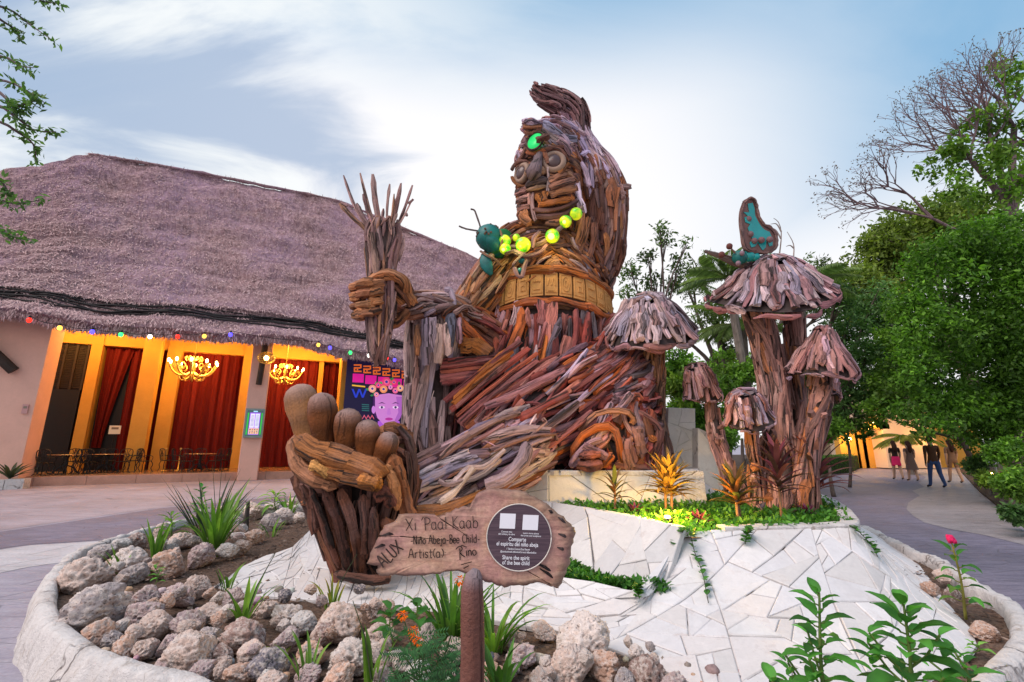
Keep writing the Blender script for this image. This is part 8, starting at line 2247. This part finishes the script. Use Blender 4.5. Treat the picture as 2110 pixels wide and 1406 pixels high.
bush("green bush behind the sloping wall", 1520, 760, 14, 50, 2800, .15, GM)
bush("dark bush between the trunks and the feathery tree", 1650, 790, 15, 55, 2800, .15, GD)
bush("low bush at the foot of the tall wall", 1480, 900, 10.5, 36, 1800, .10, GM)
bush("dense green bush just behind the tall white wall", 1395, 845, 12.5, 48, 2800, .13, GM)
bush("low dark bush behind the sloping white wall", 1465, 865, 12, 44, 2600, .13, GD)
bush("green bush filling the gap beside the bell mushroom", 1530, 850, 14, 46, 2600, .14, GM)
bush("leafy bush behind the clipped hedge", 1700, 880, 14, 48, 2600, .13, GM)
tree("small_tree", "small flat-topped ornamental tree beside the lit portico", ground_at(1735, 17), cl_([(1710, 880, 24), (1750, 872, 26), (1780, 890, 20), (1735, 862, 22)], 17, .4), 4200, .11, ((.05, .14, .02), (.12, .24, .03)), .045, flat=.55, fork=.8)
# a belt of far trees closes the view
for k, (x, y, Y, r, lab) in enumerate(((1300, 800, 30, 50, "far tree just right of the seated figure"), (1400, 770, 32, 55, "far tree behind the grey mushroom"), (1500, 760, 33, 60, "far tree behind the palms"), (1620, 770, 33, 60, "far tree behind the mushroom trunks"), (1730, 780, 34, 60, "far tree behind the feathery tree"), (2060, 820, 26, 80, "far tree behind the dense dark tree"), (2200, 800, 24, 90, "far tree at the edge of the picture"), (1240, 830, 34, 50, "far tree hidden behind the wooden sleeve"))):
    bush(lab, x, y, Y, r, 3400, .34, GD if k % 2 else GM, "far trees", name="far_tree", lumps=7)
# clipped hedge
hg = thing("clipped_hedge", "clipped dark green hedge along the left of the path", "hedge", G(1740, 975))
h0, h1, h2 = G(1690, 980), G(1752, 975), G(1800, 952)
def hpt():
    t_ = random.random(); a = h0.lerp(h1, t_ * 2) if t_ < .5 else h1.lerp(h2, t_ * 2 - 1)
    f = random.random()
    if f < .5: return a + Vector((-.02, random.uniform(-.05, .05), random.uniform(.05, .85)))
    return a + Vector((random.uniform(-.9, 0), random.uniform(0, .6), .85 + random.uniform(-.08, .06)))
b = MB(); b.prism([h0, h1, h2, h2 + Vector((-1, .7, 0)), h1 + Vector((-1, .7, 0)), h0 + Vector((-1, .7, 0))], [q + Vector((0, 0, .8)) for q in (h0, h1, h2, h2 + Vector((-1, .7, 0)), h1 + Vector((-1, .7, 0)), h0 + Vector((-1, .7, 0)))], (.02, .03, .012)); b.build("hedge_core", MAT["bark"], hg)
pts = np.array([tuple(hpt()) for _ in range(6000)]); leaves("foliage", pts, rand_dirs(6000, .2), rand_dirs(6000, .8), .07, .045, leaf_cols(6000, (.03, .09, .015), (.09, .20, .03)), hg)
# planting on the right of the path
RP = "plants in the bed right of the path"
for k, (x, y, Y, r, c_, lab) in enumerate(((2060, 930, 11, 34, GD, "dark low shrub under the dense tree"), (2100, 1000, 9.5, 40, GM, "shrub in the right bed beside the lamp post"), (2010, 955, 14, 26, GB, "greyish shrub at the bend of the right bed"), (2095, 1060, 8.2, 30, GB, "grey-green shrub at the picture's right edge"), (2040, 985, 12, 24, LIT_TINT, "shrub with ground-light yellow painted into its leaves"), (2130, 930, 11, 60, GD, "dark shrub behind the lamp post"), (1990, 905, 17, 30, GM, "green shrub at the end of the right bed"), (2075, 890, 13, 50, GD, "dark bush deep under the dense tree"))):
    bush(lab, x, y, Y, r, 2000, .10, c_, RP)
M_plain("lamp_metal", (.35, .33, .32), .4, .5, metal=.5)
def ground_lamp(px, py, lab, e=25):
    q = G(px, py, .06); t = thing("path_light", lab, "light", q, "ground lights beside the path"); b = MB(); b.lathe([(.06, 0), (.06, .12), (.08, .14), (.06, .16)], 10, q); b.build("fixture", MAT["fixture_black"], t)
    b = MB(); b.ball(q + Vector((0, 0, .19)), .07, 10, 8); b.build("lens", MAT["ground_light"], t, smooth=True); point("path_light_lamp", q + Vector((0, -.05, .3)), e, WARM, .06, t)
ground_lamp(2046, 988, "glowing ground light low in the right bed"); ground_lamp(2032, 972, "farther glowing ground light in the right bed"); ground_lamp(2086, 1000, "glowing ground light by the lamp post"); ground_lamp(1758, 962, "glowing ground light at the clipped hedge")
lp = thing("lamp_post", "thin pale metal post in the right planting bed", "post", G(2062, 1012)); q = G(2062, 1012)
b = MB(); b.tube([q, q + Vector((-.02, 0, 1.25))], [.045, .035], 8); b.build("post", MAT["lamp_metal"], lp)

# ---- the building at the end of the path
M_plain("cream_wall", (.62, .46, .34), .8, .2, var=.1, scale=1)
M_plain("roof_tile", (.55, .20, .06), .7, .3, var=.3, scale=3)
eb = thing("end_building", "cream building with a lit tiled portico at the path's end", "building", ground_at(1830, 30))
def ebox(name, x0, x1, y0, y1, Y, dep, mat):
    a, c = P(x0, y1, Y), P(x1, y0, Y); b = MB(); z0 = min(a.z, c.z); b.box(((a.x + c.x) / 2, Y + dep / 2, (max(0, a.z) + c.z) / 2), (c.x - a.x, dep, c.z - max(0, a.z))); return b.build(name, MAT[mat], eb)
ebox("wall", 1832, 1908, 800, 965, 29, 5, "cream_wall"); ebox("wall", 1905, 2010, 870, 965, 31, 4, "stucco_orange"); ebox("wall", 1660, 1838, 880, 965, 36, .4, "cream_wall")
ebox("beam", 1780, 1832, 874, 884, 29, .6, "stucco_orange")
for x in (1738, 1756, 1772, 1786): ebox("column", x, x + 8, 884, 965, 30, .5, "stucco_orange")
apex = P(1808, 812, 31); bl, br = P(1780, 874, 29), P(1836, 874, 29)
for r_ in range(9):          # courses of tiles
    for k in range(max(1, 9 - r_)):
        n_ = max(1, 9 - r_); f0, f1 = r_ / 9, (r_ + 1) / 9; g0, g1 = k / n_, (k + 1) / n_
        a0 = bl.lerp(apex, f0); a1 = br.lerp(apex, f0); c0 = bl.lerp(apex, f1); c1 = br.lerp(apex, f1)
        v4 = [a0.lerp(a1, g0 + .02), a0.lerp(a1, g1 - .02), c0.lerp(c1, g1 - .02) + Vector((0, -.06, 0)), c0.lerp(c1, g0 + .02) + Vector((0, -.06, 0))]
        b = MB(); b.prism(v4, [q + Vector((0, .05, .03)) for q in v4]); b.build("roof_tile", MAT["roof_tile"], eb)
for (x, y, Y, lab, e) in ((1800, 868, 28.6, "warm lamp under the tiled portico roof", 90), (1788, 882, 28.6, "warm lamp at the portico beam", 60), (1923, 893, 28.2, "bright warm lamp behind the walking man", 130), (1750, 905, 29.4, "warm lamp between the portico columns", 70)):
    q = P(x, y, Y); t = thing("wall_lamp", lab, "lamp", q, "warm lamps at the path's end"); b = MB(); b.ball(q, .11, 10, 8); b.build("bulb", MAT["bulb_warm"], t, smooth=True)
    b = MB(); b.lathe([(.05, .1), (.09, .14), (.03, .2)], 8, q); b.build("lamp_cap", MAT["fixture_black"], t); point("wall_lamp_light", q + Vector((0, -.2, -.1)), e, WARM, .15, t)

# ---- leafy branches hanging into the top left corner
hb = thing("hanging_branches", "leafy twigs of an overhanging tree in the top left corner", "tree branch", P(-220, 200, 5.2))
b = MB(); ends_ = []
for pix in ([(-220, -120), (-60, -10), (20, 20), (60, 50), (112, 86)], [(-220, -120), (20, -40), (80, 0), (125, 8)], [(-240, 100), (-60, 110), (10, 118), (40, 135), (68, 140)], [(-240, 140), (-40, 160), (20, 170), (60, 190), (92, 212)], [(-240, 180), (-30, 210), (30, 240), (70, 268), (116, 272)], [(-240, 180), (-30, 240), (40, 275), (70, 300), (74, 338)],
            [(-240, 300), (-60, 360), (0, 372), (12, 395), (10, 400)], [(-240, 330), (-60, 400), (0, 412), (30, 420), (84, 412)], [(-240, 360), (-60, 460), (0, 470), (20, 485), (60, 492)], [(-30, 210), (20, 225), (50, 215), (80, 205)], [(-60, -10), (0, 40), (30, 60), (40, 80)], [(-40, 160), (10, 200), (30, 225), (50, 232)]):
    pts = Vs(catmull([tuple(P(x, y, 4.6 + .3 * math.sin(x * .01 + y * .02))) for x, y in pix], 12)); b.tube(pts, [.022 - .0016 * i for i in range(12)], 5, (.12, .08, .085)); ends_.append(pts)
b.build("twig", MAT["bark"], hb)
cen = []
for pts in ends_:
    for i in range(5, 12):
        for k in range(9): cen.append(pts[i] + Vector(rand_dirs(1)[0]) * random.uniform(.0, .075))
cen = np.array([tuple(c) for c in cen]); n_ = len(cen)
leaves("foliage", cen, rand_dirs(n_, -.3), rand_dirs(n_, .8), .075 * (.6 + .8 * rng.random(n_)), .034, leaf_cols(n_, (.05, .12, .03), (.10, .20, .05), .4), hb)
# spiky plant by the hall column
s, z = FP(20, 985, -.65); c = F(s, -.65, .33); sp = thing("spiky_plant", "small dark spiky plant in the trough by the pink column", "plant", c)
for i in range(16):
    a = i * 2.4; b = MB(); blade(b, c, (math.cos(a), math.sin(a), .5 + .08 * i), .75, .10, .6, jit((.05, .06, .035), .3)); b.build("leaf_blade", MAT["leaf"], sp, smooth=True)

# ================================================================== PEOPLE
def M_cloth(name, col, rough=.85): return M_plain(name, col, rough, .2, var=.18, scale=14)
M_plain("skin", (.55, .34, .24), .55, .35, var=.08); M_cloth("pink_cloth", (.80, .03, .16)); M_cloth("black_cloth", (.035, .02, .018)); M_cloth("brown_jacket", (.11, .05, .026)); M_cloth("denim", (.06, .10, .24)); M_cloth("grey_dress", (.15, .10, .09)); M_cloth("shoe", (.03, .025, .025)); M_cloth("hair_brown", (.045, .02, .014)); M_cloth("khaki", (.24, .14, .09))
def person(label, foot, h, rz, mats, stride=.18, hair_long=True, arm=(.06, .06), width=1.0, skirt=None, wear=None):
    """mats: regions (top, bottom, arms, legs); figure faces away (+Y) before turning"""
    foot = Vector(foot); k = h / 1.72; t = thing("person", label, "person", foot, "people walking away on the path")
    W = width
    J = {'pel': (0, 0, .93), 'wai': (0, .0, 1.10), 'che': (0, .01, 1.28), 'nek': (0, .0, 1.46), 'hd0': (0, .02, 1.55), 'hd1': (0, .025, 1.64), 'shl': (-.17 * W, 0, 1.42), 'shr': (.17 * W, 0, 1.42), 'ell': (-.205 * W, -.04, 1.14), 'elr': (.205 * W, .04, 1.14), 'wrl': (-.205 * W, .0, .90), 'wrr': (.21 * W, .14, .92), 'hal': (-.20 * W, .03, .81), 'har': (.205 * W, .18, .84),
         'hpl': (-.09 * W, 0, .90), 'hpr': (.09 * W, 0, .90), 'knl': (-.10, stride * .55, .50), 'knr': (.10, -stride * .25, .49), 'anl': (-.10, stride, .09), 'anr': (.10, -stride, .12), 'tol': (-.11, stride + .16, .035), 'tor': (.11, -stride + .15, .04)}
    Rd = {'pel': (.135 * W, .10), 'wai': (.115 * W, .085), 'che': (.145 * W, .10), 'nek': (.055, .055), 'hd0': (.075, .085), 'hd1': (.078, .092), 'shl': (.062, .06), 'shr': (.062, .06), 'ell': (.048, .048), 'elr': (.048, .048), 'wrl': (.030, .03), 'wrr': (.030, .03), 'hal': (.034, .022), 'har': (.034, .022), 'hpl': (.095 * W, .10), 'hpr': (.095 * W, .10), 'knl': (.068, .07), 'knr': (.068, .07), 'anl': (.050, .052), 'anr': (.050, .052), 'tol': (.038, .028), 'tor': (.038, .028)}
    E = [('pel', 'wai'), ('wai', 'che'), ('che', 'nek'), ('nek', 'hd0'), ('hd0', 'hd1'), ('che', 'shl'), ('che', 'shr'), ('shl', 'ell'), ('ell', 'wrl'), ('wrl', 'hal'), ('shr', 'elr'), ('elr', 'wrr'), ('wrr', 'har'), ('pel', 'hpl'), ('pel', 'hpr'), ('hpl', 'knl'), ('knl', 'anl'), ('anl', 'tol'), ('hpr', 'knr'), ('knr', 'anr'), ('anr', 'tor')]
    # five fingers at the end of each hand
    for sd, hn in (('l', 'hal'), ('r', 'har')):
        hx, hy, hz_ = J[hn]; sg = -1 if sd == 'l' else 1
        for i, (dy, ln_) in enumerate(((-.025, .060), (-.008, .072), (.009, .068), (.025, .052))):
            n1, n2 = f"f{sd}{i}a", f"f{sd}{i}b"; J[n1] = (hx, hy + dy, hz_ - .045); J[n2] = (hx - sg * .018, hy + dy + .006, hz_ - .045 - ln_); Rd[n1] = (.0095, .0095); Rd[n2] = (.0075, .0075); E += [(hn, n1), (n1, n2)]
        n1, n2 = f"f{sd}ta", f"f{sd}tb"; J[n1] = (hx - sg * .01, hy + .045, hz_ - .005); J[n2] = (hx - sg * .02, hy + .06, hz_ - .05); Rd[n1] = (.0105, .0105); Rd[n2] = (.008, .008); E += [(hn, n1), (n1, n2)]
    names = list(J); me = bpy.data.meshes.new("body"); me.from_pydata([tuple(q * k for q in J[n_]) for n_ in names], [(names.index(a), names.index(c)) for a, c in E], [])
    o = bpy.data.objects.new("body", me); COL.objects.link(o); md = o.modifiers.new("s", 'SKIN'); md.use_smooth_shade = True
    if not me.skin_vertices: me.skin_vertices.new()
    for i, n_ in enumerate(names):
        me.skin_vertices[0].data[i].radius = tuple(q * k for q in Rd[n_]); me.skin_vertices[0].data[i].use_root = (n_ == 'pel')
    o.modifiers.new("u", 'SUBSURF').levels = 1
    dg = bpy.context.evaluated_depsgraph_get(); m2 = bpy.data.meshes.new_from_object(o.evaluated_get(dg)); bpy.data.objects.remove(o)
    m2.materials.clear()
    for mt in mats: m2.materials.append(MAT[mt])       # 0 skin 1 top 2 bottom 3 shoes
    top_lo, bot_lo, sleeve_lo = wear
    for pl_ in m2.polygons:
        c = pl_.center / k; i = 0; armz = abs(c.x) > .165 * W and c.z > .7
        if c.z > 1.47: i = 0
        elif armz: i = 1 if c.z > sleeve_lo else 0
        elif c.z > top_lo: i = 1
        elif c.z > bot_lo: i = 2
        elif c.z < .075: i = 3
        pl_.material_index = i; pl_.use_smooth = True
    bo = link("body", m2); M_ = Matrix.Translation(foot) @ Matrix.Rotation(rz, 4, 'Z'); m2.transform(M_); adopt(bo, t)
    b = MB(); b.ball((0, -.005 * k, 1.645 * k), (.098 * k, .112 * k, .125 * k), 14, 10, wob=.03)
    if hair_long: b.tube([(0, -.05 * k, 1.66 * k), (0, -.10 * k, 1.5 * k), (0, -.115 * k, 1.34 * k), (0, -.10 * k, 1.24 * k)], [.09 * k, .10 * k, .085 * k, .04 * k], 10, flat=.55, nrm=Vector((0, -1, 0)), wob=.08, round_end=.5)
    b.v = [tuple(M_ @ Vector(v)) for v in b.v]; b.build("hair", MAT["hair_brown"], t, smooth=True)
    b = MB()          # face turned down the path: nose, ears
    b.ball((0, .115 * k, 1.60 * k), (.014 * k, .02 * k, .02 * k), 8, 6)
    for sg in (-1, 1): b.ball((sg * .088 * k, .01 * k, 1.605 * k), (.012 * k, .022 * k, .032 * k), 8, 6)
    b.v = [tuple(M_ @ Vector(v)) for v in b.v]; b.build("ears", MAT["skin"], t, smooth=True)
    if skirt:
        z1, z0, r1, r0, mt = skirt; b = MB(); ph = random.uniform(0, 6)
        b.grid(lambda a, c: M_ @ (Vector((math.cos(a * 2 * PI) * lerp(r1, r0, c) * (1 + .06 * c * math.sin(a * 2 * PI * 7 + ph)), math.sin(a * 2 * PI) * lerp(r1, r0, c) * .8 * (1 + .06 * c * math.sin(a * 2 * PI * 7 + ph)), lerp(z1, z0, c))) * k), 36, 6, closed_u=True); b.build("skirt", MAT[mt], t, smooth=True)
    return t
YP = G(1853, 990).y
person("person in a dark top and bright pink shorts with long brown hair", G(1853, 989), 1.62, -.35, ["skin", "black_cloth", "pink_cloth", "shoe"], wear=(1.0, .62, 1.2), skirt=(1.04, .66, .150, .185, "pink_cloth"))
person("person in a knee-length brownish grey dress with long hair", G(1884, 992), 1.60, -.2, ["skin", "grey_dress", "grey_dress", "shoe"], wear=(.9, .6, 1.3), stride=.14, skirt=(1.12, .50, .125, .235, "grey_dress"))
person("person in a brown jacket and blue jeans", G(1934, 1006), 1.74, -.15, ["skin", "brown_jacket", "denim", "shoe"], wear=(.88, .085, .80), hair_long=False, stride=.2, width=1.18)
person("person in a dark brown top and shorts at the right of the group", G(1972, 996), 1.66, -.25, ["skin", "khaki", "khaki", "shoe"], wear=(.95, .60, 1.18), stride=.2)
